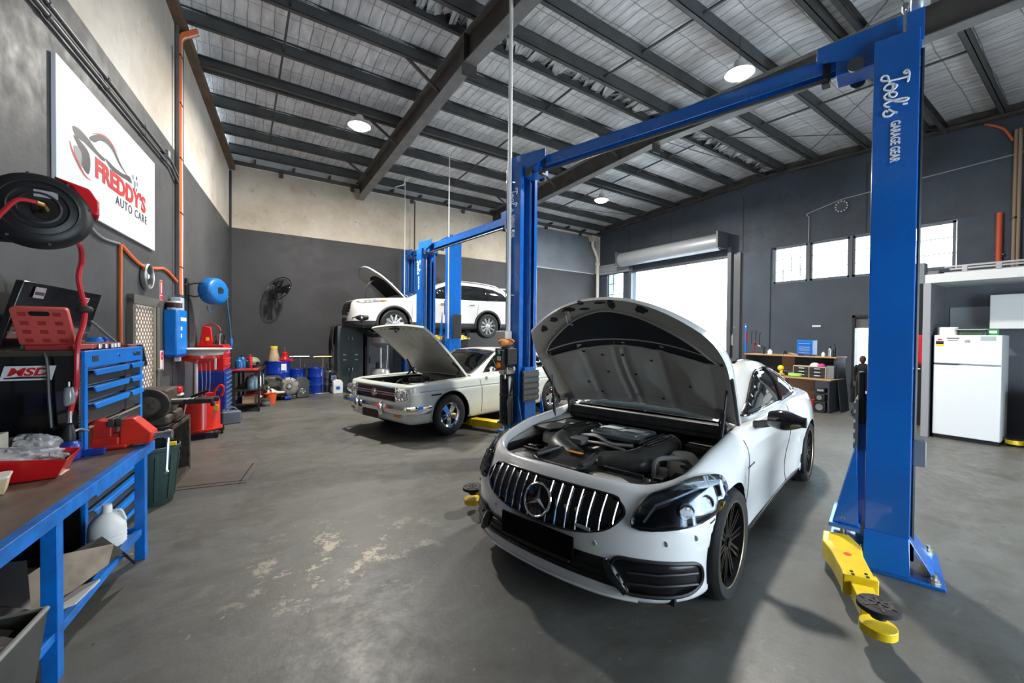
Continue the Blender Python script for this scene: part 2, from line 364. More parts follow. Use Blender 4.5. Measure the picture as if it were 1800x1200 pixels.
# ---- foil lined roof
def foil_mat():
    m = bpy.data.materials.new('crinkled_silver_roof_foil'); m.use_nodes = True; nt = m.node_tree; N = nt.nodes; L = nt.links; p = N['Principled BSDF']
    g = N.new('ShaderNodeNewGeometry')
    def nz(s, d=5, sc=None, rr=.6):
        mp = N.new('ShaderNodeMapping'); L.new(g.outputs['Position'], mp.inputs[0])
        if sc: mp.inputs['Scale'].default_value = sc
        n = N.new('ShaderNodeTexNoise'); n.inputs['Scale'].default_value = s; n.inputs['Detail'].default_value = d; n.inputs['Roughness'].default_value = rr; L.new(mp.outputs[0], n.inputs['Vector']); return n.outputs['Fac']
    def rng(o, a, b, c=0, d=1):
        r = N.new('ShaderNodeMapRange'); r.inputs[1].default_value = a; r.inputs[2].default_value = b; r.inputs[3].default_value = c; r.inputs[4].default_value = d; L.new(o, r.inputs[0]); return r.outputs[0]
    br = N.new('ShaderNodeTexBrick'); br.offset = 0; br.inputs['Scale'].default_value = 1; br.inputs['Brick Width'].default_value = .17; br.inputs['Row Height'].default_value = .46; br.inputs['Mortar Size'].default_value = .009; br.inputs['Mortar Smooth'].default_value = .6
    wob = N.new('ShaderNodeTexNoise'); wob.inputs['Scale'].default_value = 1.7; L.new(g.outputs['Position'], wob.inputs['Vector'])
    vm = N.new('ShaderNodeVectorMath'); vm.operation = 'MULTIPLY_ADD'; L.new(wob.outputs['Color'], vm.inputs[0]); vm.inputs[1].default_value = (.08, .08, 0); L.new(g.outputs['Position'], vm.inputs[2]); L.new(vm.outputs[0], br.inputs['Vector'])
    br.inputs['Color1'].default_value = (.95, .945, .96, 1); br.inputs['Color2'].default_value = (.84, .835, .85, 1); br.inputs['Mortar'].default_value = (.46, .455, .46, 1)
    mx = N.new('ShaderNodeMix'); mx.data_type = 'RGBA'; mx.blend_type = 'MULTIPLY'; mx.inputs[0].default_value = 1; L.new(br.outputs['Color'], mx.inputs[6])
    cr = N.new('ShaderNodeValToRGB'); cr.color_ramp.elements[0].position = .3; cr.color_ramp.elements[0].color = (.68, .68, .68, 1); cr.color_ramp.elements[1].position = .62; L.new(nz(9, 7, (1, .25, 1)), cr.inputs[0]); L.new(cr.outputs[0], mx.inputs[7])
    L.new(mx.outputs[2], p.inputs['Base Color']); p.inputs['Metallic'].default_value = .30
    L.new(rng(nz(3), .3, .7, .36, .55), p.inputs['Roughness'])
    ad = N.new('ShaderNodeMath'); ad.operation = 'ADD'; L.new(nz(26, 5, (1, .35, 1), .7), ad.inputs[0]); L.new(br.outputs['Fac'], ad.inputs[1])
    b = N.new('ShaderNodeBump'); b.inputs['Strength'].default_value = .8; b.inputs['Distance'].default_value = .04; L.new(ad.outputs[0], b.inputs['Height']); L.new(b.outputs[0], p.inputs['Normal'])
    return m
FOIL = foil_mat()
PURL = mat('dark_grey_galvanised_purlin', (.085, .088, .088), .5, metal=.25, var=.25, vs=3)
RAFT = mat('dark_brown_grey_steel_beam', (.085, .078, .072), .5, metal=.2, col2=(.055, .047, .042), vs=3)
YR = 5.75
def zroof(y):      # underside of purlins
    return 6.26-(y-YR)*.047 if y > YR else 6.26-(YR-y)*.040
PD = .22
def sheet(y0, y1, n):
    b = MB(); nx = 60; P = []
    for j in range(n+1):
        y = y0+(y1-y0)*j/n; row = []
        for i in range(nx+1):
            x = -2.4+(XR+2.6)*i/nx
            row.append((x, y, zroof(y)+PD+.03-.035*abs(sin(y*2.75+1))-.012*abs(sin(x*2.35))))
        P.append(row)
    b.grid(P); return b
cl = sheet(YF-.2, YR, 44); cl2 = sheet(YR, YB+.2, 44); n0 = len(cl.v)
cl.add(cl2.v, cl2.f)
ceil_o = cl.build('ceiling', FOIL, kind='structure', smooth=60, fixn=False)
def cpurlin(y, d=PD, dz=0, x1=XR-.02, flip=1):
    x0 = xleft(y)+.02; z = zroof(y)+dz; b = MB()
    pr = [(0, z), (.075*flip, z), (.075*flip, z+.02), (.078*flip, z+.02)]
    b.bb((x0, y-.006, z), (x1, y+.006, z+d)); b.bb((x0, y-.006, z), (x1, y+.075*flip, z+.006)); b.bb((x0, y-.006, z+d-.006), (x1, y+.075*flip, z+d))
    b.bb((x0, y+.069*flip, z), (x1, y+.075*flip, z+.022))
    return b.build('purlin', PURL, ceil_o, smooth=0)
for y in (12.42, 11.42, 10.28, 9.16, 7.98, 6.90, 5.98, 5.48, 4.62, 3.52, 2.50, 1.36, .2, -1.0): cpurlin(y, flip=1 if y < YR else -1)
for y in (8.90, 2.26): cpurlin(y, d=.16, dz=-.06, flip=-1)
cb = MB()
random.seed(3)
for i in range(150):        # loose foil bunched along the ridge gap
    x = xleft(YR)+.2+i*(XR-xleft(YR)-.4)/149; a = random.uniform(-.5, .5)
    cb.box((0, 0, 0), (.13, .42, .006), T(x, YR+random.uniform(-.05, .05), zroof(YR)+.15+random.uniform(-.03, .05)) @ Rz(a) @ Ry(random.uniform(-.7, .7)) @ Rx(random.uniform(-.4, .4)))
cb.build('ridge_foil', FOIL, ceil_o, kind='stuff', smooth=0)
random.seed(5)
PY = [11.42, 10.28, 9.16, 7.98, 6.90, 5.98]
for x in (.62, 5.25, 9.25):
    for y0, y1 in zip(PY[1:], PY): 
        if x > 0 or True: b = MB(); b.bar((x, y0, zroof(y0)+.09), (x, y1, zroof(y1)+.09), .03, .03); b.build('bridging_bar', PURL, ceil_o, smooth=0)
    for y0, y1 in zip((1.36, 2.50, 3.52, 4.62), (2.50, 3.52, 4.62, 5.48)):
        b = MB(); b.bar((x+.25, y0, zroof(y0)+.09), (x+.25, y1, zroof(y1)+.09), .03, .03); b.build('bridging_bar', PURL, ceil_o, smooth=0)
def ibeam(pts, name, d0=.44, fw=.2):
    o = None
    w_, f_ = MB(), MB()
    for p, q in zip(pts, pts[1:]):
        p, q = V(p), V(q); up = (0, 0, 1)
        for dz in (0,): 
            w_.bar(p+V((0, 0, d0/2)), q+V((0, 0, d0/2)), .014, d0)
            f_.bar(p, q, fw, .016); f_.bar(p+V((0, 0, d0)), q+V((0, 0, d0)), fw, .016)
    o = w_.build(name, RAFT, ceil_o, smooth=0); f_.build('beam_flange', mat('grey_flange_lit_from_below', (.17, .165, .16), .5, var=.25), o, smooth=0)  # flange paler than the web: light from below put into its colour
    rp = V(pts[1]); b = MB(); d = (V(pts[2])-V(pts[0])).normalized()
    b.bar(rp-d*.012-V((0, 0, .09)), rp+d*.012-V((0, 0, .09)), .24, .2); b.bar(rp-d*.012+V((0, 0, d0/2)), rp+d*.012+V((0, 0, d0/2)), .2, d0)
    b.build('apex_plate', RAFT, o, smooth=0)
    return o
r1 = ibeam([(2.90, 12.67, 5.47), (2.90, 5.75, 5.72), (2.90, -2.55, 5.29)], 'rafter')
r2 = ibeam([(7.354, 12.67, 5.47), (7.354, 5.75, 5.72), (7.354, -2.55, 5.29)], 'rafter')
for x in (2.90, 7.354):
    for y in (6.90, 9.16, 11.42):
        b = MB(); b.bar((x+.05, y-.1, 5.52+(12.67-y)*.036), (x-.6, y, zroof(y)+.03), .045, .045); b.build('fly_brace', RAFT, ceil_o, smooth=0)
b = MB(); b.bb((XL, YB-.16, 5.78), (XR, YB-.02, 5.84)); b.build('eave_strut', RAFT, ceil_o, smooth=0)
eb = MB(); eb.bb((XL, YB-.01, 5.76), (XR, YB+.15, 6.2)); eb.build('eave_sheet', mat('pale_eave_sheet', (.62, .63, .62), .5, var=.1), ceil_o, smooth=0)
for i in range(15):
    x = XL+.5+i*.86; b = MB(); b.bb((x, YB-.28, 5.84), (x+.05, YB-.02, 5.91)); b.build('eave_stub', RAFT, ceil_o, smooth=0)
for i in range(7):
    x = .9+i*1.75; b = MB(); b.bb((x, YB-.1, 5.66), (x+.09, YB-.01, 5.77)); b.build('wall_cleat', RAFT, ceil_o, smooth=0)
# brown angle on top of left wall, dark angle on right wall
BRN = mat('brown_steel_angle', (.13, .085, .05), .55, var=.3)
for s0, s1, z0, z1 in ((0, 7.0, 5.70, 6.27), (7.0, 15.3, 6.27, 5.95)):
    b = MB(); b.bar(LW(.06, s0, z0), LW(.06, s1, z1), .12, .13); b.build('edge_angle', BRN, ceil_o, smooth=0)
for y0, y1 in ((YB, YR), (YR, YF)):
    b = MB(); b.bar((XR-.09, y0, zroof(y0)-.02), (XR-.09, y1, zroof(y1)-.02), .18, .05); b.bar((XR-.01, y0, zroof(y0)+.12), (XR-.01, y1, zroof(y1)+.12), .02, .28); b.build('edge_angle', RAFT, ceil_o, smooth=0)
# bracing wires
for p, q in (((7.5, 5.6, 5.75), (12.5, 5.2, 6.1)), ((7.5, 1.6, 5.55), (12.5, 5.6, 6.1)), ((7.5, 10, 5.6), (12.5, 9.7, 5.95)), ((7.5, 5.4, 5.75), (12.5, 1.6, 5.95)), ((6.4, 2.2, 5.2), (5.9, .8, 6.1))):
    b = MB(); b.tube(sag(p, q, .06), .008, 5); b.build('bracing_wire', DGREY, ceil_o)

# ---- windows high on right wall, small window, roller door
FRM = mat('grey_window_frame', (.10, .11, .125), .4, var=.1)
def window(n, y0, y1, z0, z1, bars_h, bars_v, part=False):
    w_ = bpy.data.objects.new('window_%d' % n, None); COL.objects.link(w_); tag(w_, kind='structure')
    b = MB(); t = .05
    for a, c in (((XR+.03, y0, z0), (XR+.1, y0+t, z1)), ((XR+.03, y1-t, z0), (XR+.1, y1, z1)), ((XR+.03, y0, z0), (XR+.1, y1, z0+t)), ((XR+.03, y0, z1-t), (XR+.1, y1, z1))): b.bb(a, c)
    b.build('window_frame', FRM, w_, smooth=0)
    b = MB(); b.bb((XR+.06, y0+t, z0+t), (XR+.066, y1-t, z1-t)); b.build('pane', GLASS, w_, smooth=0)
    for k in range(bars_h):
        z = z0+(z1-z0)*(k+1)/(bars_h+1); b = MB(); b.bb((XR+.11, y0, z-.009), (XR+.125, y1, z+.009)); b.build('security_bar', FRM, w_, smooth=0)
    for k in range(bars_v):
        y = y0+(y1-y0)*(k+1)/(bars_v+1); b = MB(); b.bb((XR+.11, y-.009, z0), (XR+.125, y+.009, z1)); b.build('security_bar', FRM, w_, smooth=0)
for i, (a, c) in enumerate(WIN): window(i+1, a, c, 3.15, 4.17, 2, 3 if i == 3 else 0)
for i, y in enumerate((2.93, 3.87, 4.81)):
    b = MB(); b.bb((XR+.0, y, 3.14), (XR+.12, y+.06, 4.18)); b.build('trim_%d' % (i+1), FRM, kind='structure', smooth=0)
window(5, 11.38, 12.35, 2.01, 4.19, 4, 2)
GALV = mat('silver_grey_roller_curtain', (.40, .42, .45), .38, metal=.35, var=.08)
rd = bpy.data.objects.new('door_3', None); COL.objects.link(rd); tag(rd, kind='structure')
b = MB(); b.lathe([(.265, 0), (.265, 4.05)], 28, frame((XR-.33, 7.15, 4.57), (1, 0, 0), (0, 0, -1))); b.build('roller_drum', GALV, rd)
for y in (11.24, 7.10):
    b = MB(); b.bb((XR-.62, y-.03, 4.35), (XR, y+.03, 4.86)); b.build('drum_bracket', FRM, rd, smooth=0, bevel=.01)
for i in range(4):
    z = 4.14+i*.10; b = MB(); b.prism([(0, 0), (.025, .02), (.025, .09), (0, .11)], 3.9, frame((XR-.09, 10.95, z), (-1, 0, 0), (0, 0, 1))); b.build('curtain_slat', GALV, rd, smooth=0)
b = MB(); b.bb((XR-.1, 7.03, 4.06), (XR-.05, 10.95, 4.14)); b.build('bottom_rail', DGREY, rd, smooth=0)
for y in (6.98, 10.95):
    b = MB(); b.bb((XR-.12, y-.06, 0), (XR, y+.06, 4.4)); b.build('door_guide', FRM, rd, smooth=0)
b = MB(); b.bb((XR-.06, 6.66, 0), (XR, 6.86, 4.2)); b.build('door_column', FRM, rd, smooth=0)

def translucent(name, col):
    m = bpy.data.materials.new(name); m.use_nodes = True; nt = m.node_tree; p = nt.nodes['Principled BSDF']; p.inputs['Base Color'].default_value = (.5, .47, .44, 1)
    t = nt.nodes.new('ShaderNodeBsdfTranslucent'); t.inputs[0].default_value = (*col, 1); a = nt.nodes.new('ShaderNodeAddShader')
    nt.links.new(p.outputs[0], a.inputs[0]); nt.links.new(t.outputs[0], a.inputs[1]); nt.links.new(a.outputs[0], nt.nodes['Material Output'].inputs[0]); return m
# ---- lattice security door on left wall
d1 = bpy.data.objects.new('door_1', None); COL.objects.link(d1); tag(d1, kind='structure'); d1.location = (XL, YB, 0); d1.rotation_euler = (0, 0, -DL)
b = MB(); b.bb((0, -6.63, .02), (.02, -5.93, 1.90)); b.build('door_leaf', translucent('backlit_frosted_door_pane', (.30, .27, .245)), d1, smooth=0)
b = MB(); b.bb((0, -6.71, 0), (.05, -6.63, 1.96)); b.bb((0, -5.93, 0), (.06, -5.83, 1.96)); b.bb((0, -6.71, 1.90), (.06, -5.83, 2.0)); b.build('door_frame', mat('grey_door_frame', (.12, .115, .10), .45, var=.2), d1, smooth=0)
b = MB(); b.bb((.02, -5.96, .02), (.045, -5.92, 1.90)); b.build('door_stile', mat('beige_stile', (.42, .40, .30), .45), d1, smooth=0)
lat = MB(); LATM = mat('brown_grey_lattice', (.22, .16, .13), .5)
ny, nzz = 7, 21; dy, dz = .67/ny, 1.84/nzz
for i in range(ny):
    for j in range(nzz):
        y, z = -6.61+i*dy, .04+j*dz
        for s in (-1, 1):
            lat.bar((.028, y, z+dz*(.5-.5*s)), (.028, y+dy, z+dz*(.5+.5*s)), .010, .006, up=(1, 0, 0))
lat.build('lattice_mesh', LATM, d1, smooth=0, kind='stuff')
b = MB(); b.cyl((.03, -5.89, 1.12), (.09, -5.89, 1.12), .022); b.bb((.08, -5.99, 1.105), (.10, -5.87, 1.135)); b.bb((.03, -5.93, 1.0), (.05, -5.86, 1.22)); b.build('door_handle', STEEL, d1, bevel=.003)

# ---- doorway in right wall
d2 = bpy.data.objects.new('door_2', None); COL.objects.link(d2); tag(d2, kind='structure')
b = MB(); b.bb((XR-.02, 3.78, 0), (XR+.2, 3.84, 2.18)); b.bb((XR-.02, 3.0, 0), (XR+.2, 3.06, 2.18)); b.bb((XR-.02, 3.0, 2.12), (XR+.2, 3.84, 2.18)); b.build('door_frame', BLACKM, d2, smooth=0)
b = MB(); b.bb((XR+.05, 3.06, 1.86), (XR+.09, 3.78, 2.12)); b.build('transom_panel', mat('grey_panel', (.14, .15, .16), .5), d2, smooth=0)
b = MB(); b.bb((XR+.05, 3.06, 0), (XR+.09, 3.78, .9)); b.build('lower_panel', mat('dim_grey_panel', (.10, .11, .12), .5), d2, smooth=0)

# ---- high-bay lamps
def lamp(x, y, z, label):
    t = thing('high_bay_lamp', label, 'lamp', (x, y, z), 0, 'high bay lamps under the roof')
    b = MB(); b.lathe([(.0, .20), (.06, .20), (.08, .17), (.09, .10), (.20, .03), (.21, 0), (.195, 0), (.18, .02), (0, .02)], 28); b.build('lamp_housing', mat('lamp_grey', (.6, .6, .6), .5), t)
    b = MB(); b.lathe([(0, -.075), (.08, -.065), (.15, -.035), (.188, .012)], 28); b.build('diffuser', mat('lamp_glow', (1, 1, 1), .4, emit=(1, .96, .88), es=45), t)
    b = MB(); b.cyl((0, 0, .20), (0, 0, zroof(y)-z+.02), .006, n=6); b.build('hanging_cord', DGREY, t)
    ld = bpy.data.lights.new('lamp_light', 'AREA'); ld.shape = 'DISK'; ld.size = .36; ld.energy = LAMP_W; ld.color = (1, .95, .87)
    lo = bpy.data.objects.new('lamp_light', ld); COL.objects.link(lo); lo.parent = t; lo.location = (0, 0, -.085)
    return t
lamp(1.93, 8.47, 5.6, 'glowing round high bay lamp nearest the left wall')
lamp(6.25, 3.37, 5.6, 'glowing round high bay lamp beside the blue overhead beam of the near lift')
lamp(8.8, 8.82, 5.6, 'small far glowing high bay lamp toward the roller door')
# ================================================================ car tools
from mathutils.bvhtree import BVHTree
from mathutils.geometry import delaunay_2d_cdt
def keyed(spec, n):
    if isinstance(spec, (int, float)): return np.full(n, float(spec))
    k = sorted(spec); return np.interp(np.arange(n), k, [spec[i] for i in k])
def cr_axis(P, s):
    n = P.shape[0]; out = []
    g = lambda i: P[max(0, min(n-1, i))]
    for i in range(n-1):
        a, b, c, d = g(i-1), g(i), g(i+1), g(i+2)
        for j in range(s):
            t = j/s; out.append(.5*(2*b+(c-a)*t+(2*a-5*b+4*c-d)*t*t+(3*b-a-3*c+d)*t**3))
    out.append(P[-1]); return np.array(out)
class Car:
    def __init__(s, root): s.root = root; s.V = []; s.F = []
    def bvh(s): return BVHTree.FromPolygons([tuple(v) for v in s.V], s.F)
    def addgrid(s, D, arches=(), R=.37, skip=None):
        """dense grid of points -> verts/faces (near side and mirrored), wheel arches cut out and snapped to true circles"""
        nu, nv = D.shape[:2]; keep = []
        for i in range(nu-1):
            for j in range(nv-1):
                q = [(i, j), (i+1, j), (i+1, j+1), (i, j+1)]; c = sum(D[a] for a in q)/4
                if any(hypot(c[0]-ax, c[2]-az) < R and c[1] > .45 for ax, az in arches): continue
                if skip and skip(c): continue
                keep.append(q)
        used = {}
        for q in keep:
            for a in q: used[a] = used.get(a, 0)+1
        D = D.copy()
        for a in used:
            for ax, az in arches:
                p = D[a]; dd = hypot(p[0]-ax, p[2]-az)
                if used[a] < 4 and dd < R*1.22 and p[1] > .45 and p[2] > .1 and a[1] > 0:
                    D[a][0] = ax+(p[0]-ax)*R/dd; D[a][2] = az+(p[2]-az)*R/dd
        for sg in (1, -1):
            n0 = len(s.V); idx = {}
            for a in used:
                idx[a] = n0+len(idx); p = D[a]; s.V.append((p[0], p[1]*sg, p[2]))
            for q in keep:
                f = tuple(idx[a] for a in q); s.F.append(f if sg > 0 else f[::-1])
    def mesh(s, name, mt, solid=.004, label=None):
        b = MB(); b.add(s.V, s.F); return b.build(name, mt, s.root, smooth=50, label=label)
def shell_grid(cols, rows, su=6, sv=4):
    C = np.array(cols, float); n = len(C)
    T_ = np.gradient(C, axis=0); N = np.stack([-T_[:, 1], T_[:, 0]], 1); N /= np.linalg.norm(N, axis=1)[:, None]
    if N[n//2][1] < 0: N = -N
    N[0] = (1, 0); N[-1] = (-1, 0)
    G = []
    for z, ins in rows:
        z, ins = keyed(z, n), keyed(ins, n)
        G.append(np.concatenate([C-N*ins[:, None], z[:, None]], 1))
    G = np.array(G).transpose(1, 0, 2); G[0, :, 1] = 0; G[-1, :, 1] = 0
    D = cr_axis(G, su); D = cr_axis(D.transpose(1, 0, 2), sv).transpose(1, 0, 2)
    D[..., 1] = np.maximum(D[..., 1], 0); return D
def cabin_grid(st, su=6, sv=5, crown=.012):
    G = []
    for x, wb, zb, wr, zt in st:
        h = zt-zb
        G.append([(x, wb+.004, zb-.04), (x, wb, zb), (x, wb*.6+wr*.4+.012, zb+.5*h), (x, wr+.03, zb+.86*h), (x, wr-.05, zb+.97*h-.004), (x, wr*.5, zt-crown*.35), (x, 0, zt)])
    D = cr_axis(np.array(G, float), su); D = cr_axis(D.transpose(1, 0, 2), sv).transpose(1, 0, 2); D[..., 1] = np.maximum(D[..., 1], 0); return D
def tri_fill(poly, h):
    P = [V(p) for p in poly]; n = len(P)
    xs = [p.x for p in P]; ys = [p.y for p in P]
    def inside(q):
        c = False
        for i in range(n):
            a, b = P[i], P[i-1]
            if (a.y > q.y) != (b.y > q.y) and q.x < (b.x-a.x)*(q.y-a.y)/(b.y-a.y)+a.x: c = not c
        return c
    B = []
    for i in range(n):
        a, b = P[i], P[(i+1) % n]; k = max(1, int((b-a).length/h))
        B += [a.lerp(b, j/k) for j in range(k)]
    pts = list(B); x = min(xs)+h*.5
    while x < max(xs):
        y = min(ys)+h*.5
        while y < max(ys):
            q = V((x, y))
            if inside(q) and min((q-b).length for b in B) > h*.45: pts.append(q)
            y += h
        x += h
    m = len(B)
    r = delaunay_2d_cdt(pts, [(i, (i+1) % m) for i in range(m)], [list(range(m))], 1, 1e-6)
    return r[0], r[2]
def smooth2(p, n=5): return [V(q)[:2] for q in spline([(a, b, 0) for a, b in p], n, True)]
def proj(bv, ab, phi, off):
    s_, c_ = sin(phi), cos(phi); d = V((c_, s_, 0)); ax = V((-s_, c_, 0))
    o = d*5+ax*ab[0]+V((0, 0, ab[1])); h = bv.ray_cast(o, -d)
    if h[0] is None:
        q = bv.find_nearest(ax*ab[0]+V((0, 0, ab[1]))+d*.5); loc, nn = q[0], q[1]
    else: loc, nn = h[0], h[1]
    if nn.dot(d) < 0: nn = -nn
    return loc+nn*off
def projT(bv, ab, off):
    h = bv.ray_cast(V((ab[0], ab[1], 4)), V((0, 0, -1)))
    if h[0] is None: q = bv.find_nearest(V((ab[0], ab[1], 1))); return q[0]+q[1]*off
    nn = h[1] if h[1].z > 0 else -h[1]; return h[0]+nn*off
def patch(bv, pts, phi, off, name, mt, parent, h=.05, sm=0, thick=.006, sides=(1, -1), top=False, label=None, kind=None):
    """a panel cut to an outline and laid on the body surface"""
    if top: P = [(p[0], p[1]) for p in pts]
    elif len(pts[0]) == 3: s_, c_ = sin(phi), cos(phi); P = [(-p[0]*s_+p[1]*c_, p[2]) for p in pts]
    else: P = [((-p[0] if abs(phi-pi/2) < 1e-6 else p[0]), p[1]) for p in pts]
    if sm: P = smooth2(P, sm)
    vs, fs = tri_fill(P, h); W = [projT(bv, q, off) if top else proj(bv, q, phi, off) for q in vs]; out = []
    for sg in sides:
        b = MB(); b.add([(p.x, p.y*sg, p.z) for p in W], [tuple(f) for f in fs])
        o = b.build(name, mt, parent, smooth=50, fixn=False, label=label, kind=kind); me = o.data
        # outward facing, then thickness inward
        c = sum((V(p) for p in W), V())/len(W); nn = sum((pl.normal*pl.area for pl in me.polygons), V())
        out_dir = V((0, 0, 1)) if top else V((cos(phi), sin(phi)*sg, 0))
        if nn.dot(out_dir) < 0: me.flip_normals()
        if thick: k = o.modifiers.new('solid', 'SOLIDIFY'); k.thickness = thick; k.offset = -1
        out.append(o)
    return out
def seam(bv, pts, phi, name, mt, parent, w=.007, off=.0015, sides=(1, -1), sm=0, n=14, top=False):
    if top: P = [(p[0], p[1]) for p in pts]
    elif len(pts[0]) == 3: s_, c_ = sin(phi), cos(phi); P = [(-p[0]*s_+p[1]*c_, p[2]) for p in pts]
    else: P = [((-p[0] if abs(phi-pi/2) < 1e-6 else p[0]), p[1]) for p in pts]
    if sm: P = [q[:2] for q in spline([(a, b, 0) for a, b in P], sm)]
    Q = []
    for a, b in zip(P, P[1:]):
        k = max(1, int(hypot(b[0]-a[0], b[1]-a[1])/.04))
        Q += [(a[0]+(b[0]-a[0])*j/k, a[1]+(b[1]-a[1])*j/k) for j in range(k)]
    Q.append(P[-1]); L = []
    for i, q in enumerate(Q):
        a, b = Q[max(0, i-1)], Q[min(len(Q)-1, i+1)]; d = V((b[0]-a[0], b[1]-a[1])).normalized(); nn = V((-d.y, d.x))*w/2
        f = (lambda t: projT(bv, t, off)) if top else (lambda t: proj(bv, t, phi, off))
        L.append((f((q[0]+nn.x, q[1]+nn.y)), f((q[0]-nn.x, q[1]-nn.y))))
    for sg in sides:
        b = MB(); b.grid([[(p.x, p.y*sg, p.z) for p in r] for r in L]); o = b.build(name, mt, parent, smooth=40); k = o.modifiers.new('solid', 'SOLIDIFY'); k.thickness = .004; k.offset = 0
SEAM = mat('panel_gap', (.03, .03, .03), .7)
def wheel(parent, x, y, R, wd, rr, style, rim_m, tyre_label=None, steer=0):
    """tyre > rim, hub cap, brake disc. Outer face toward +y*sign"""
    sg = 1 if y > 0 else -1
    X = T(x, y, R) @ Rz(steer) @ Rx(-sg*pi/2)       # local z -> outward
    h = wd/2; b = MB(); sh = R-rr
    prof = [(rr, -h*.92), (rr+sh*.25, -h*1.0), (rr+sh*.7, -h*1.02), (R-.012, -h*.86), (R, -h*.66), (R, h*.66), (R-.012, h*.86), (rr+sh*.7, h*1.02), (rr+sh*.25, h*1.0), (rr, h*.92)]
    b.lathe([(rr-.004, -h*.92)]+prof+[(rr-.004, h*.92)], 56, X, caps=False)
    n = 70
    t = b.build('wheel', RUBBER, parent, smooth=40)
    g = MB()
    for i in range(4):
        zz = -h*.5+i*h*.333; g.lathe([(R-.006, zz-.005), (R+.0008, zz-.005), (R+.0008, zz+.005), (R-.006, zz+.005)], 48, X, caps=False)
    g.build('tread_groove', BLACK, t)
    b = MB(); z0 = h*.80
    b.lathe([(rr, -h*.9), (rr-.012, -h*.9), (rr-.025, -h*.3), (rr-.028, z0-.05), (rr-.012, z0-.01), (rr-.006, z0+.012), (rr+.004, z0+.014), (rr+.004, z0)], 56, X, caps=False)
    if style == 'twin':
        for i in range(10):
            a = 2*pi*i/10
            for s2 in (-1, 1): b.bar(X @ V((.045*cos(a+s2*.25), .045*sin(a+s2*.25), z0-.03)), X @ V(((rr-.015)*cos(a+s2*.085), (rr-.015)*sin(a+s2*.085), z0-.018)), .016, .03, up=X.to_3x3() @ V((0, 0, 1)))
        b.lathe([(.0, z0-.012), (.05, z0-.015), (.062, z0-.03), (.062, z0-.06)], 24, X, caps=False)
    elif style == 'five':
        for i in range(5):
            a = 2*pi*i/5+.3
            X2 = X @ Rz(a)
            b.add([(.03, -.034, z0-.02), (.03, .034, z0-.02), (rr-.02, .052, z0-.035), (rr-.02, -.052, z0-.035), (.03, -.03, z0-.06), (.03, .03, z0-.06), (rr-.02, .05, z0-.07), (rr-.02, -.05, z0-.07)], [(0, 1, 2, 3), (7, 6, 5, 4), (0, 4, 5, 1), (1, 5, 6, 2), (2, 6, 7, 3), (3, 7, 4, 0)], X=X2)
        b.lathe([(0, z0+.02), (.035, z0+.02), (.045, z0+.01), (.06, z0-.02), (.06, z0-.06)], 24, X, caps=False)
        b.lathe([(rr-.012, z0-.01), (rr-.035, z0-.02), (rr-.045, z0-.06), (rr-.03, -h*.3)], 48, X, caps=False)
    elif style == 'ten':
        for i in range(10):
            X2 = X @ Rz(2*pi*i/10+.1)
            b.add([(.04, -.016, z0-.012), (.04, .016, z0-.012), (rr-.012, .026, z0-.002), (rr-.012, -.026, z0-.002), (.04, -.016, z0-.04), (.04, .016, z0-.04), (rr-.012, .024, z0-.04), (rr-.012, -.024, z0-.04)], [(0, 1, 2, 3), (7, 6, 5, 4), (0, 4, 5, 1), (1, 5, 6, 2), (2, 6, 7, 3), (3, 7, 4, 0)], X=X2)
        b.lathe([(0, z0-.0), (.04, z0-.003), (.06, z0-.012), (.06, z0-.05)], 24, X, caps=False)
    b.build('rim', rim_m, t, smooth=35)
    c = MB(); c.lathe([(0, z0+.001 if style != 'five' else z0+.024), (.028, z0-.003 if style != 'five' else z0+.02), (.03, z0-.02)], 20, X); c.build('hub_cap', BLACKG if style != 'five' else CHROME, t)
    c = MB(); c.lathe([(.06, z0-.085), (rr*.78, z0-.085), (rr*.78, z0-.105), (.06, z0-.105)], 36, X, caps=False); c.build('brake_disc', STEEL if style != 'five' else STEEL_D, t)
    c = MB(); c.lathe([(0, -h*.85), (rr-.03, -h*.85)], 32, X); c.build('wheel_back', BLACK, t)
    return t
def arch_liner(root, x, z, R, y0, y1):
    for sg in (1, -1):
        b = MB(); b.lathe([(R-.004, 0), (R-.004, abs(y1-y0)), (0, abs(y1-y0))], 32, frame((x, y1*sg, z), (1, 0, 0), (0, 0, 1)) if sg > 0 else frame((x, y1*sg, z), (1, 0, 0), (0, 0, -1)), a0=-.5 if sg > 0 else pi-.5+1-.0, a1=pi+.5 if sg > 0 else 2*pi+.5)
        b.build('arch_liner', BLACK, root, smooth=40)
def ring_lip(root, x, z, R, ysurf, mt, t=.012, name='arch_lip', a0=-.25, a1=pi+.25, bv=None, wide=0):
    for sg in (1, -1):
        rows = []
        for i in range(33):
            a = a0+(a1-a0)*i/32; rr_ = []
            for dr in ((0,) if not wide else (0, .5, 1)):
                r = R+dr*wide; px, pz = x+r*cos(a), z+r*sin(a)
                q = proj(bv, (-px, pz), pi/2, t*(1 if dr < 1 else .4)) if bv and wide and dr > 0 else None
                y = q.y if q is not None and q.y > .5 else ysurf
                rr_.append((px, (y if not (wide and dr == 0) else ysurf+t)*sg, pz))
            rows.append(rr_)
        b = MB()
        if wide: b.grid(rows)
        else: b.tube([r[0] for r in rows], t, 6)
        b.build(name, mt, root, smooth=50, solid=.006 if wide else 0)

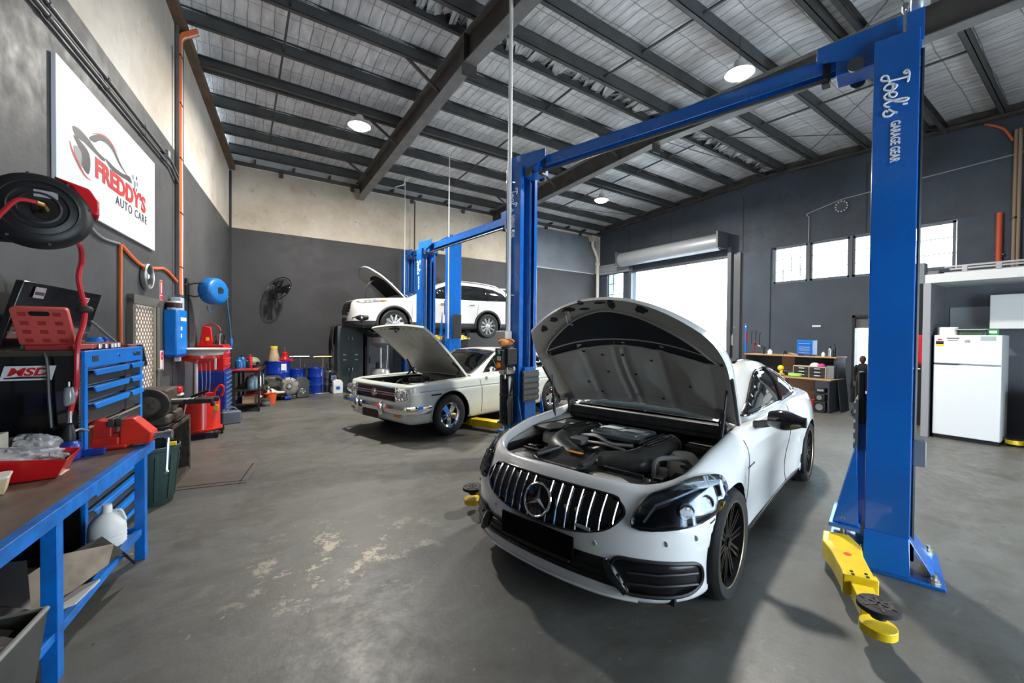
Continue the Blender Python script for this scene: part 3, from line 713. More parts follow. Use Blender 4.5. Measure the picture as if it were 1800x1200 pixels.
# ================================================================ near car: white coupe, bonnet open
ca = thing('coupe_car', 'shiny white two-door coupe with raised bonnet and black upright-bar grille', 'car', (3.663, 2.537, 0), 3.371, scale=.99)
cols = [(2.235, 0), (2.222, .25), (2.18, .48), (2.085, .68), (1.95, .815), (1.79, .882), (1.61, .912), (1.42, .925), (1.20, .915), (1.02, .900), (.75, .892), (.3, .892), (-.2, .892), (-.7, .897), (-1.02, .918), (-1.42, .945), (-1.8, .92), (-2.1, .85), (-2.35, .69), (-2.48, .4), (-2.51, 0)]
rows = [({0: .165, 3: .145, 5: .155, 6: .19, 8: .2, 10: .17, 13: .17, 15: .22, 17: .22, 20: .24}, .05),
        ({0: .195, 5: .195, 6: .22, 9: .22, 10: .21, 14: .21, 16: .27, 20: .30}, {0: 0, 5: .012, 6: .03, 9: .035, 14: .03, 17: .02, 20: .02}),
        ({0: .33, 6: .36, 10: .36, 14: .38, 20: .42}, {0: .0, 3: 0, 6: .012, 9: .03, 12: .040, 14: .018, 15: 0, 20: 0}),
        ({0: .46, 6: .52, 10: .53, 14: .55, 20: .58}, {0: 0, 5: .004, 9: .014, 12: .026, 14: .01, 15: 0}),
        ({0: .59, 3: .59, 6: .64, 10: .68, 14: .70, 20: .72}, {0: .03, 3: .02, 5: .02, 6: .01, 7: 0, 9: .01, 12: .004, 15: .0, 17: .02, 20: .02}),
        ({0: .70, 2: .695, 4: .70, 6: .735, 8: .78, 10: .83, 13: .84, 15: .84, 18: .86, 20: .87}, {0: .08, 2: .09, 3: .08, 5: .06, 7: .025, 9: .02, 12: .02, 15: .02, 17: .04, 20: .03}),
        ({0: .765, 2: .752, 3: .745, 4: .765, 5: .79, 7: .86, 9: .90, 10: .925, 12: .945, 14: .965, 15: .96, 17: .95, 20: .96}, {0: .13, 2: .13, 3: .13, 4: .12, 5: .11, 7: .10, 9: .085, 10: .07, 12: .065, 14: .075, 15: .09, 17: .08, 20: .06}),
        ({0: .778, 2: .765, 3: .758, 4: .78, 5: .81, 7: .885, 9: .925, 10: .945, 12: .955, 14: .975, 15: .975, 17: .965, 20: .97}, {0: .17, 2: .17, 3: .18, 4: .17, 5: .16, 7: .17, 9: .15, 10: .12, 12: .10, 14: .12, 15: .2, 17: .2, 20: .2}),
        ({0: .73, 2: .72, 3: .72, 4: .74, 5: .76, 7: .83, 9: .87, 10: .93, 12: .955, 14: .975, 15: .985, 17: .97, 20: .97}, {0: .20, 2: .20, 3: .21, 4: .20, 5: .19, 7: .20, 9: .18, 10: .16, 12: .15, 14: .18, 15: .34, 17: .4, 20: .5})]
body = Car(ca); body.addgrid(shell_grid(cols, rows), [(1.42, .335), (-1.42, .335)], .372)
body.mesh('body_shell', WHITE); bv = body.bvh()
cab = Car(ca)
st = [(.84, .70, .925, .60, .975), (.60, .755, .945, .60, 1.075), (.30, .785, .955, .585, 1.215), (-.05, .80, .96, .565, 1.345), (-.35, .805, .965, .555, 1.392), (-.75, .805, .975, .545, 1.385), (-1.15, .80, .98, .53, 1.315), (-1.55, .77, .975, .51, 1.175), (-1.9, .72, .965, .5, 1.035), (-2.12, .66, .955, .5, .972)]
cab.addgrid(cabin_grid(st)); cab.mesh('roof_shell', WHITE); cbv = cab.bvh()
for x in (1.42, -1.42): arch_liner(ca, x, .335, .372, .55, .90 if x > 0 else .925)
b = MB(); b.bb((-2.2, -.78, .16), (2.0, .78, .22)); b.bb((-2.3, -.5, .22), (-1.8, .5, .5)); b.build('underbody', BLACK, ca, smooth=0)
for x, y in ((1.42, .80), (1.42, -.80), (-1.42, .815), (-1.42, -.815)):
    wheel(ca, x, y, .335, .235, .252, 'twin', mat('matt_black_alloy', (.018, .018, .02), .3, metal=.6))
    b = MB(); b.lathe([(.2515, 0), (.2545, .004), (.257, 0)], 56, T(x, y+(1 if y > 0 else -1)*.1175*.93, .335) @ Rx(-pi/2*(1 if y > 0 else -1)), caps=False); b.build('rim_edge', mat('pale_gold_rim_edge', (.62, .50, .28), .3, metal=.8), ca)
# front: grille, emblem, plate, intakes, lights
GB = mat('grille_black', (.004, .004, .005), .3)
gp = [(-.50, .675), (-.42, .705), (0, .715), (.42, .705), (.50, .675), (.535, .63), (.50, .575), (.42, .525), (.25, .487), (0, .475), (-.25, .487), (-.42, .525), (-.50, .575), (-.535, .63)]
gr = patch(bv, [(0, a, z) for a, z in gp], 0, .004, 'grille', GB, ca, h=.04, sm=4, sides=(1,))[0]
fb = MB(); fb.tube([proj(bv, q, 0, .006) for q in smooth2(gp, 6)], .008, 6, closed=True); fb.build('grille_surround', BLACKG, gr)
def gz(y):      # grille lower/upper limits at y
    lo = np.interp(abs(y), [0, .25, .42, .50, .535], [.482, .492, .53, .58, .63]); hi = np.interp(abs(y), [0, .42, .50, .535], [.708, .70, .67, .63]); return lo, hi
for i in range(15):
    y = -.49+.07*i
    if abs(y) < .06: continue
    lo, hi = gz(y); pts_ = [proj(bv, (y, lo+(hi-lo)*k/6), 0, .014) for k in range(7)]
    b = MB(); b.tube(pts_, .0052, 6); b.build('grille_bar', CHROME, gr)
ec = proj(bv, (0, .590), 0, .024); eu = (proj(bv, (0, .66), 0, .024)-proj(bv, (0, .52), 0, .024)).normalized()
E_ = frame(ec, (0, 1, 0), eu)
b = MB(); rg = []
b.tube([E_ @ V((.098*cos(2*pi*i/40), .098*sin(2*pi*i/40), 0)) for i in range(40)], .009, 8, closed=True)
for k in range(3):
    a = pi/2+2*pi*k/3
    b.add([E_ @ V(p) for p in ((.092*cos(a), .092*sin(a), 0), (.018*cos(a+pi/3), .018*sin(a+pi/3), 0), (0, 0, .016), (.018*cos(a-pi/3), .018*sin(a-pi/3), 0))], [(0, 1, 2), (0, 2, 3)])
b.build('emblem_star', CHROME, gr, smooth=20)
b = MB(); b.lathe([(0, -.004), (.09, -.004)], 32, E_); b.build('emblem_disc', BLACKG, gr)
b = MB(); p = proj(bv, (.33, .525), 0, .02); b.box(p, (.008, .10, .02)); b.build('grille_badge', ALU, gr, bevel=.002)
for y in (.20, .27):
    b = MB(); b.ball(proj(bv, (y, .60), 0, .006), .014, 8); b.build('grille_clip', BRASS, gr)
b = MB(); pz = [proj(bv, (y, .405), 0, .02) for y in (-.26, .30)]
mid = (pz[0]+pz[1])/2; dy = (pz[1]-pz[0]).normalized()
b.box((0, 0, 0), (.56, .135, .012), frame(mid+V((.03, 0, 0)), dy, (0, 0, 1))); b.build('number_plate', mat('blanked_black_plate', (.001, .001, .001), .6, spec=.1), ca, smooth=0)
b = MB(); b.box((0, -.075, -.012), (.5, .03, .03), frame(mid+V((.03, 0, 0)), dy, (0, 0, 1))); b.build('plate_holder', BLACK, ca, smooth=0, bevel=.004)
ip = [(-.46, .385), (.46, .385), (.60, .245), (.52, .235), (.40, .245), (0, .25), (-.40, .245), (-.52, .235), (-.60, .245)]
lo_ = patch(bv, [(0, a, z) for a, z in ip], 0, .003, 'lower_intake', GB, ca, h=.04, sides=(1,))[0]
for z in (.275, .315, .35): b = MB(); b.tube([proj(bv, (y, z), 0, .006) for y in np.linspace(-.46, .46, 17)], .004, 5); b.build('mesh_bar', BLACK, lo_)
sp_ = [(2.15, .50, .395), (2.10, .60, .405), (1.98, .76, .395), (1.88, .845, .375), (1.84, .865, .32), (1.86, .86, .25), (1.95, .80, .215), (2.08, .64, .215), (2.13, .55, .225), (2.16, .48, .29)]
si = patch(bv, sp_, rad(30), .004, 'side_intake', GB, ca, h=.04, sm=3)
for o_, sg in zip(si, (1, -1)):
    s_, c_ = sin(rad(30)), cos(rad(30)); P2 = smooth2([(-p[0]*s_+p[1]*c_, p[2]) for p in sp_], 5)
    b = MB(); b.tube([(q.x, q.y*sg, q.z) for q in (proj(bv, t, rad(30), .006) for t in P2)], .011, 6, closed=True); b.build('intake_rim', BLACK, o_)
    for z0, z1 in ((.335, .325), (.275, .265)):
        b = MB(); q = [proj(bv, (-x*s_+y*c_, z), rad(30), .012) for x, y, z in ((2.12, .56, z0), (2.03, .69, z0), (1.93, .79, z0), (1.87, .845, z1))]
        b.tube([(t.x, t.y*sg, t.z) for t in q], .008, 6); b.build('intake_blade', BLACK, o_)
    b = MB(); q = [proj(bv, (-x*s_+y*c_, z), rad(30), .012) for x, y, z in ((2.17, .45, .385), (2.17, .50, .31), (2.14, .565, .225))]
    b.tube([(t.x, t.y*sg, t.z) for t in q], [.02, .032, .022], 8); b.build('intake_fin', BLACKG, o_)
lip = MB(); lip.tube([proj(bv, (y, .178), 0, .006) for y in np.linspace(-.62, .62, 25)], .009, 6); lip.build('front_lip', WHITE, ca)
hl = [(2.10, .565, .575), (2.03, .615, .705), (1.93, .70, .75), (1.79, .80, .79), (1.64, .875, .79), (1.57, .895, .765), (1.56, .90, .70), (1.64, .885, .635), (1.78, .86, .60), (1.97, .76, .575)]
HLM = mat('smoked_headlight_interior', (.012, .014, .018), .18, coat=1., var=.4, vs=14)
LENSG = glassy('headlight_lens', (.70, .76, .82), .0)
ph = rad(48); s_, c_ = sin(ph), cos(ph)
hls = patch(bv, hl, ph, .003, 'headlight', HLM, ca, h=.04, sm=3)
pj = lambda x, y, z, off: proj(bv, (-x*s_+y*c_, z), ph, off)
for o_, sg in zip(hls, (1, -1)):
    mir = lambda t: (t.x, t.y*sg, t.z)
    b = MB(); b.tube([mir(pj(*q, .010)) for q in ((2.05, .60, .60), (2.0, .66, .68), (1.9, .73, .715), (1.78, .82, .745), (1.66, .875, .755), (1.61, .885, .735))], .007, 6); b.build('daylight_strip', mat('daylight_strip', (.75, .80, .9), .15, coat=1), o_)
    for (x, y, z, r) in ((1.89, .775, .652, .048), (1.755, .845, .675, .045)):
        cpt = pj(x, y, z, .004); X = zframe(mir(cpt), (c_, s_*sg, .1)); b = MB(); b.lathe([(r, 0), (r, .012), (r*.86, .016), (r*.8, .006)], 28, X, caps=False); b.build('lamp_bezel', DGREY, o_)
        b = MB(); b.ball((0, 0, 0), (r*.8, r*.8, .016), 16, X=X); b.build('projector_lens', mat('projector_lens', (.03, .035, .05), .03, coat=1), o_)
    for i in range(3):
        cpt = pj(1.70+.03*i, .872-.012*i, .64+.012*i, .008); b = MB(); b.box(cpt*1.0 if sg > 0 else mir(cpt), (.022, .012, .022)); b.build('reflector', ALU, o_, bevel=.004)
    P2 = smooth2([(-p[0]*s_+p[1]*c_, p[2]) for p in hl], 4)
    b = MB(); b.tube([mir(proj(bv, t, ph, .004)) for t in P2], .005, 5, closed=True); b.build('headlight_seal', BLACK, o_)
patch(bv, hl, ph, .026, 'headlight_lens', LENSG, ca, h=.05, sm=3, thick=.003)
for y, z in ((.40, .452), (.74, .50), (.845, .515)):
    for sg in (1, -1):
        q = proj(bv, (y, z), 0, .002); b = MB(); X = zframe((q.x, q.y*sg, q.z), (1, .0, 0)); b.lathe([(0, .004), (.013, .003), (.016, 0)], 14, X); b.build('parking_sensor', mat('sensor_white', (.70, .70, .69), .3), ca)
# seams and side details
seam(bv, [(1.045, .19), (1.02, .40), (.98, .70), (.95, .88)], pi/2, 'panel_seam', SEAM, ca, sm=5)
seam(bv, [(-.48, .19), (-.42, .45), (-.52, .75), (-.62, .94)], pi/2, 'panel_seam', SEAM, ca, sm=5)
seam(bv, [(1.55, .64), (1.62, .60), (1.76, .565)], pi/2, 'panel_seam', SEAM, ca, w=.006)
seam(bv, [(.94, .24), (0, .235), (-.48, .24)], pi/2, 'sill_line', SEAM, ca, w=.006)
patch(bv, [(-.25, .80), (-.47, .81), (-.47, .838), (-.25, .828)], pi/2, .018, 'door_handle', CHROME, ca, h=.06, thick=.012)
patch(bv, [(.98, .205), (-1.0, .205), (-1.0, .245), (.98, .235)], pi/2, .010, 'sill_skirt', BLACKG, ca, h=.1)
patch(bv, [(1.01, .70), (.82, .70), (.82, .712), (1.01, .712)], pi/2, .004, 'fender_badge', BLACKG, ca, h=.05, thick=.003)
dlo = [(.58, .985), (.42, 1.055), (.20, 1.15), (-.05, 1.245), (-.30, 1.298), (-.60, 1.305), (-.90, 1.268), (-1.15, 1.19), (-1.34, 1.085), (-1.32, 1.03), (-1.1, 1.01), (-.5, 1.0), (.2, .985)]
patch(cbv, [(x, z-.0) for x, z in dlo], pi/2, .003, 'side_window', TINTD, ca, h=.06)
P2 = [(-a, b_) for a, b_ in dlo]
for sg in (1, -1):
    b = MB(); b.tube([(q.x, q.y*sg, q.z) for q in (proj(cbv, t, pi/2, .012) for t in smooth2(P2, 4))], .009, 6, closed=True); b.build('window_trim', CHROME, ca)
    b = MB(); b.tube([(q.x, q.y*sg, q.z) for q in (proj(cbv, t, pi/2, .005) for t in ((.52, 1.0), (.60, 1.16), (.65, 1.30)))], .02, 6); b.build('window_pillar', BLACKG, ca)
patch(cbv, [(.835, -.66), (.838, 0), (.835, .66), (.45, .61), (0, .50), (-.02, 0), (0, -.50), (.45, -.61)], 0, .003, 'windscreen', mat('dark_windscreen_glass', (.05, .075, .08), .05, coat=1.), ca, h=.09, sides=(1,), top=True)
patch(cbv, [(-.16, -.47), (-.16, .47), (-1.0, .44), (-1.0, -.44)], 0, .003, 'glass_roof', BLACKG, ca, h=.12, sides=(1,), top=True)
for sg in (1, -1):       # door mirrors
    b = MB(); prof = []
    for i in range(9):
        t = i/8; xx = .62-.20*t*0; y = .93+.24*t; r = .5+.5*sin(pi*min(1, .15+t*.95))
        prof.append([(x_, y*sg, z_) for x_, z_ in [(.60+.11*r*cos(a)*(.8 if cos(a) > 0 else .5), 1.00+.075*r*sin(a)) for a in [2*pi*k/14 for k in range(15)]]])
    b.grid(prof); b.add(prof[0], [tuple(range(14))]); b.add(prof[-1], [tuple(range(14))]); mo = b.build('door_mirror', BLACKG, ca, smooth=60)
    b = MB(); b.tube([(.59, .83*sg, .935), (.60, .88*sg, .95), (.61, .96*sg, .975)], [.034, .03, .026], 8); b.build('mirror_arm', BLACKG, mo)
    b = MB(); b.tube([(.665, .95*sg, .985), (.67, 1.05*sg, .985), (.655, 1.14*sg, .985)], .006, 5); b.build('mirror_strip', ALU, mo)
patch(bv, [(-2.40, .50, .78), (-2.44, .55, .84), (-2.3, .72, .86), (-2.15, .80, .84), (-2.2, .80, .78)], rad(150), .003, 'tail_light', mat('red_tail_light', (.4, .01, .01), .15, coat=1), ca, h=.06)
# engine bay
bay = MB(); bay.bb((.84, -.70, .30), (2.0, .70, .34)); bay.bb((.80, -.74, .30), (.86, .74, .93)); bay.bb((.86, .66, .34), (1.95, .70, .74)); bay.bb((.86, -.70, .34), (1.95, -.66, .74)); bay.bb((1.98, -.6, .3), (2.02, .6, .70))
bay.build('engine_bay', mat('engine_bay_black', (.016, .017, .018), .6, var=.4), ca, smooth=0)
BP = mat('dusty_black_engine_plastic', (.028, .028, .03), .38, col2=(.05, .048, .045), vs=12)
IVORY = mat('ivory_inner_body', (.60, .59, .53), .35, coat=.3, var=.12)
for sg in (1, -1):
    b = MB(); L1 = [(2.00, .52), (1.93, .64), (1.80, .735), (1.60, .765), (1.35, .765), (1.05, .755), (.88, .74)]
    rws = [[(x, (y+.02)*sg, np.interp(x, [.88, 1.42, 2.0], [.885, .84, .725])) for x, y in L1], [(x, (y-.045)*sg, np.interp(x, [.88, 1.42, 2.0], [.86, .81, .70])) for x, y in L1], [(x-.0, (y-.06)*sg, .66) for x, y in L1]]
    b.grid(rws); b.build('inner_wing', IVORY, ca, smooth=30)
    for i in range(7):
        t = i/6; x = 1.92-.95*t; y = np.interp(x, [.88, 1.35, 1.6, 1.8, 1.93, 2.0], [.74, .765, .765, .735, .64, .52])-.015
        b = MB(); b.lathe([(0, .012), (.011, .01), (.013, 0)], 10, T(x, y*sg, np.interp(x, [.88, 1.42, 2.0], [.877, .83, .718]))); b.build('wing_bolt', BLACK, ca)
    b = MB(); b.lathe([(0, .06), (.07, .05), (.11, 0), (.12, -.1)], 20, T(1.33, .56*sg, .76)); b.build('strut_tower', IVORY, ca)
b = MB(); b.prism(rrect(.30, 1.10, .05), .02, T(1.90, 0, .71)); b.bb((1.74, -.56, .69), (1.80, .56, .72)); slam = b.build('slam_panel', BP, ca, bevel=.004)
for y0, y1 in ((-.50, -.22), (.20, .50)): b = MB(); b.bb((1.80, y0, .725), (2.0, y1, .735)); b.bb((1.80, y0, .735), (1.815, y1, .76)); b.bb((1.985, y0, .735), (2.0, y1, .748)); b.build('air_duct', BP, ca, bevel=.004)
b = MB(); P = []
for i, (x, w_, z) in enumerate(((2.02, .20, .77), (1.94, .19, .752), (1.86, .185, .765), (1.78, .17, .79), (1.72, .16, .775))): P.append([(x, -.02+w_*k/4*1.0-.0, z+.02*(1 if abs(k) == 4 else 0)) for k in range(-4, 5)])
b.grid(P); b.build('centre_duct', BP, ca, solid=.012)
b = MB(); b.tube([(2.0, .165, .79), (1.9, .16, .79), (1.78, .13, .80)], .022, 8); b.build('duct_rail', BP, ca); b = MB(); b.tube([(2.0, -.21, .79), (1.9, -.205, .79), (1.78, -.18, .80)], .018, 8); b.build('duct_rail', BP, ca)
b = MB(); b.box((1.80, -.02, .80), (.035, .12, .004), None); b.build('warning_label', mat('orange_label', (.85, .33, .02), .5), ca, smooth=0)
for y0, y1 in ((-.42, -.24), (.22, .50)):
    b = MB(); P = [[(2.02, y0, .735), (2.02, y1, .735)], [(1.98, y0, .757), (1.98, y1, .757)], [(1.90, y0, .745), (1.90, y1-.1, .745)]]; b.grid(P); b.build('support_plate', IVORY, ca, solid=.006)
# engine cover: horseshoe of plastic ducts round a silver charge-cooler lid
b = MB(); b.prism([(.98, -.42), (.98, .42), (1.12, .46), (1.45, .46), (1.60, .40), (1.66, .22), (1.62, -.05), (1.68, -.2), (1.66, -.36), (1.52, -.46), (1.12, -.46)], .10, T(0, 0, .62)); b.build('engine_cover', BP, ca, bevel=.03, seg=3)
for sg, x1 in ((-1, 1.70), (1, 1.66)):
    b = MB(); P = spline([(.98, .33*sg, .74), (1.2, .36*sg, .755), (1.42, .36*sg, .75), (1.60, .30*sg, .73), (1.68, .12*sg, .70)], 6); b.tube(P, .105, 12); b.build('intake_plenum', BP, ca)
    for k in range(4):
        b = MB(); b.tube(spline([(1.05+.02*k, (.30+.035*k)*sg, .851), (1.3+.02*k, (.31+.035*k)*sg, .862), (1.48, (.30+.03*k)*sg, .856)], 5), .006, 5); b.build('plenum_rib', BLACK, ca)
b = MB(); b.prism(rrect(.34, .44, .04), .05, T(1.16, .0, .80)); cl_ = b.build('cooler_lid', mat('blue_silver_lid', (.24, .30, .33), .25, metal=.7), ca, bevel=.012)
for y in (-.10, .10): b = MB(); b.prism(rrect(.24, .15, .02), .006, T(1.16, y, .85)); b.build('lid_panel', mat('pale_blue_lid', (.40, .48, .52), .22, metal=.7), cl_, bevel=.002)
b = MB(); b.tube(spline([(1.36, -.26, .80), (1.40, -.1, .83), (1.42, .05, .80), (1.40, .22, .81)], 5), .016, 8); b.tube(spline([(1.44, -.2, .78), (1.47, 0, .80), (1.45, .18, .78)], 5), .011, 8); b.build('fuel_rail', ALU, ca)
b = MB(); b.box((1.47, -.22, .79), (.11, .13, .05)); b.build('throttle_cover', MGREY, ca, bevel=.008)
random.seed(11)
for i in range(26):
    x, y = random.uniform(1.45, 1.82), random.uniform(-.5, .55); r = random.uniform(.014, .035); b = MB()
    if i % 3 == 0: b.tube(spline([(x, y, .62), (x+random.uniform(-.1, .1), y+random.uniform(-.1, .1), .72), (x+random.uniform(-.2, .1), y+random.uniform(-.2, .2), .66)], 4), r*.6, 7)
    elif i % 3 == 1: b.lathe([(0, .05), (r*.7, .05), (r, .04), (r, -.03)], 12, T(x, y, .69))
    else: b.box((x, y, .69), (r*3, r*2, r*2), Rz(0))
    b.build('engine_fitting', random.choice([BP, BP, DGREY, STEEL, IVORY]), ca, bevel=.003 if i % 3 == 2 else 0)
for yy in (.22, -.30): b = MB(); b.lathe([(0, .06), (.045, .06), (.05, .05), (.05, -.02), (.03, -.06)], 18, T(1.60, yy, .71)); b.build('filler_cap', BLACK, ca)
b = MB(); b.prism([(.90, -.70), (1.42, -.72), (1.46, -.52), (1.30, -.44), (.90, -.44)], .03, T(0, 0, .80)); b.build('side_cover', BP, ca, bevel=.008)
b = MB(); b.prism([(.90, .46), (.90, .70), (1.40, .72), (1.46, .62), (1.40, .50)], .02, T(0, 0, .74)); b.bb((.92, .48, .76), (1.12, .68, .82)); b.build('fuse_box', mat('dull_green_black_plastic', (.035, .04, .036), .4, var=.3), ca, bevel=.01)
b = MB(); b.tube(spline([(1.66, .50, .66), (1.66, .50, .80), (1.60, .54, .83), (1.50, .64, .81), (1.48, .68, .72)], 5), .016, 8); b.build('washer_hose', MGREY, ca)
b = MB(); b.tube(spline([(1.56, .48, .66), (1.56, .48, .79), (1.52, .50, .81)], 4), .013, 8); b.build('washer_hose', MGREY, ca)
b = MB(); b.bb((.80, -.73, .88), (.93, .73, .955)); b.bb((.86, -.70, .84), (.92, .70, .885)); b.build('cowl', BP, ca, bevel=.01)
for y in (-.30, .34): b = MB(); b.tube([(.74, y, .955), (.70, y+.3, .99), (.66, y+.42, 1.01)], .010, 6); b.build('wiper', BLACK, ca)
# bonnet
def bonnet(root, hx, hz, al, L, hw, crown, mt_out, mt_in, drop=.24, n=(22, 28), thick=.028, wf=.86):
    ho = (hx, 0, hz); e1 = V((cos(al), 0, sin(al))); e3 = V((-sin(al), 0, cos(al)))
    def S(u, v, dz=0.):
        l = L-drop*abs(v)**2.2; w_ = hw*(1-(1-wf)*max(0, (u-.55)/.45)**2)*(1-.05*(1-u)); return V(ho)+e1*(u*l)+V((0, v*w_, 0))+e3*(dz-crown*v*v-.05*max(0, u-.86)**1.0*2+.02*sin(pi*u))
    g0 = [[S(i/n[0], -1+2*j/n[1]) for j in range(n[1]+1)] for i in range(n[0]+1)]
    b = MB(); b.grid(g0); bo = b.build('bonnet', mt_out, root, smooth=50); k = bo.modifiers.new('solid', 'SOLIDIFY'); k.thickness = .004; k.offset = 0
    return bo, S
bo, S = bonnet(ca, .86, 1.05, rad(52), 1.09, .86, .085, WHITE, None)
INN = mat('matt_ivory_bonnet_lining', (.42, .40, .355), .55, coat=.1, var=.12, vs=3)
def inner_h(u, v):
    a = abs(v); h = -.030
    def bump(x, c, w_): return max(0, 1-((x-c)/w_)**2)
    h += .012*min(1, 4*bump(u, .60, .035)+4*bump(u, .06, .04))          # cross ribs
    if u < .60: h += .014*min(1, 3*bump(a, .42, .045)+3*bump(a, .88, .06)+3*bump(a, .05+.0, .0301*1))
    if .12 < u < .52 and .52 < a < .80: h -= .014*min(1, 8*(u-.12), 8*(.52-u), 8*(a-.52), 8*(.80-a))*1.6
    if .16 < u < .56 and a < .34: h -= .012*min(1, 8*(u-.16), 8*(.56-u), 8*(.34-a))*1.8
    if u > .80: h += .008*min(1, 6*(u-.80))
    return h
nn_ = (70, 84)
b = MB(); b.grid([[S(i/nn_[0]*.975+.01, (-1+2*j/nn_[1])*.975, inner_h(i/nn_[0], -1+2*j/nn_[1])*(-1)*-1) for j in range(nn_[1]+1)] for i in range(nn_[0]+1)]); b.build('bonnet_lining', INN, bo, smooth=50)
b = MB(); edge = [S(0.01, v) for v in np.linspace(-1, 1, 9)]+[S(u, 1) for u in np.linspace(.05, 1, 16)]+[S(1, v) for v in np.linspace(1, -1, 28)][1:]+[S(u, -1) for u in np.linspace(1, .05, 16)][1:]
e3 = V((-sin(rad(52)), 0, cos(rad(52)))); b.grid([[p+e3*.003, p-e3*.012-V((0, p.y*.012, 0)), p-e3*.032-V((0, p.y*.03, 0))] for p in edge], wrap=True); b.build('bonnet_edge', WHITE, bo, smooth=60)
def onlin(uv, off): return S(uv[0], uv[1], inner_h(uv[0], uv[1])-off)
cres = [(.60, -.86), (.565, -.80), (.565, -.40), (.575, 0), (.565, .4), (.565, .84), (.62, .86), (.74, .70), (.84, .42), (.885, .18), (.90, 0), (.885, -.18), (.84, -.42), (.74, -.70), (.66, -.83)]
vs_, fs_ = tri_fill(smooth2(cres, 4), .04); b = MB(); b.add([onlin(q, .004) for q in vs_], [tuple(f) for f in fs_]); b.build('insulation_recess', mat('blue_black_insulation', (.012, .018, .024), .75, var=.3), bo, smooth=50)
b = MB(); b.tube([onlin(q, .006) for q in smooth2(cres, 5)], .009, 6, closed=True); b.build('recess_lip', INN, bo)
for (u, v, r1_, r2_) in ((.90, -.78, .03, .045), (.93, -.62, .025, .05), (.965, -.42, .022, .09), (.99, -.22, .02, .03), (.955, .12, .04, .03), (.94, .42, .032, .05), (.88, -.80, .012, .012), (.97, .0, .01, .05), (.93, -.2, .01, .05)):
    b = MB(); c_pt = onlin((u, v), .005); X = frame(c_pt, (cos(rad(52)), 0, sin(rad(52))), (0, 1, 0)); b.prism([(r1_*cos(2*pi*k/14)*(1+.2*sin(3*k)), r2_*sin(2*pi*k/14)) for k in range(14)], .004, X); b.build('lining_hole', BLACK, bo)
b = MB(); c_pt = onlin((.955, -.40), .02); X = frame(c_pt, (cos(rad(52)), 0, sin(rad(52))), (0, 1, 0)); b.box((-.04, 0, 0), (.09, .035, .02), X); b.tube([X @ V((-.03, -.02, -.01)), X @ V((-.10, -.03, -.02)), X @ V((-.12, .02, -.02))], .006, 6); b.build('bonnet_latch', STEEL, bo, bevel=.003)
for (u, v) in ((.50, -.2), (.50, 0.02), (.47, .3), (.53, -.42), (.33, .1), (.34, -.2), (.22, -.5), (.3, .62), (.6, .92), (.1, .3), (.1, -.4)):
    b = MB(); c_pt = onlin((u, v), .002); b.ball(c_pt, (.014, .014, .008), 8); b.build('lining_clip', BLACK, bo)
for sg in (1, -1):
    b = MB(); p0 = V((1.12, .735*sg, .86)); p1 = S(.36, .93*sg, -.02); b.tube([p0, p0.lerp(p1, .55)], .013, 8); b.tube([p0.lerp(p1, .5), p1], .007, 6); b.build('gas_strut', BLACK, ca)
    b = MB(); b.bar((.80, .70*sg, .90), S(.08, .86*sg, -.04), .03, .05); b.bar((.92, .70*sg, .88), S(.03, .84*sg, -.05), .02, .04); b.build('bonnet_hinge', DGREY, ca, bevel=.004)
for sg in (1, -1):
    b = MB(); b.tube([S(u, .985*sg, -.028) for u in np.linspace(.0, .5, 8)], .012, 6); b.build('bonnet_seal', BLACK, bo)
# ================================================================ classic pale sedan on the second lift, bonnet open
cb_ = thing('classic_car', 'pale green-white classic car with round headlights, chrome bumper and raised bonnet', 'car', (3.863, 7.323, 0), 3.428, scale=.983)
cols = [(2.20, 0), (2.20, .30), (2.195, .55), (2.185, .74), (2.13, .86), (1.98, .915), (1.7, .925), (1.41, .93), (1.1, .93), (.8, .93), (.3, .935), (-.3, .935), (-.8, .935), (-1.1, .935), (-1.41, .935), (-1.8, .92), (-2.2, .88), (-2.42, .80), (-2.5, .6), (-2.52, .3), (-2.52, 0)]
rows = [({0: .27, 5: .26, 7: .24, 10: .22, 14: .24, 20: .3}, .06), ({0: .31, 5: .31, 10: .27, 14: .29, 20: .36}, {0: .02, 5: .02, 20: .02}), ({0: .44, 8: .44, 20: .48}, 0.),
        ({0: .56, 8: .58, 20: .60}, {0: -.005, 5: 0}), ({0: .70, 6: .715, 10: .72, 20: .72}, {0: 0, 5: 0, 8: -.004, 20: 0}), ({0: .745, 5: .75, 8: .755, 20: .76}, {0: .0, 5: .012, 8: .018, 20: .02}),
        ({0: .815, 3: .815, 5: .84, 8: .86, 12: .89, 14: .91, 20: .86}, {0: .015, 4: .02, 6: .035, 10: .045, 14: .05, 20: .05}), ({0: .845, 4: .85, 6: .872, 9: .895, 12: .915, 15: .93, 20: .875}, {0: .05, 4: .06, 6: .08, 10: .09, 20: .10}),
        ({0: .852, 4: .857, 6: .88, 9: .902, 12: .92, 15: .935, 20: .88}, {0: .10, 3: .11, 5: .15, 7: .19, 9: .20, 10: .15, 12: .14, 15: .3, 20: .6}),
        ({0: .80, 4: .80, 7: .83, 9: .86, 10: .915, 12: .92, 15: .935, 20: .88}, {0: .11, 3: .12, 5: .17, 7: .21, 9: .22, 10: .2, 12: .2, 15: .6, 17: .75, 20: 1.1})]
body = Car(cb_); body.addgrid(shell_grid(cols, rows), [(1.41, .33), (-1.41, .33)], .395); body.mesh('body_shell', CREAM); bv = body.bvh()
b = MB(); b.bb((-1.9, -.72, .885), (-.9, .72, .915)); b.build('rear_deck', CREAM, cb_, smooth=0)
cab = Car(cb_)
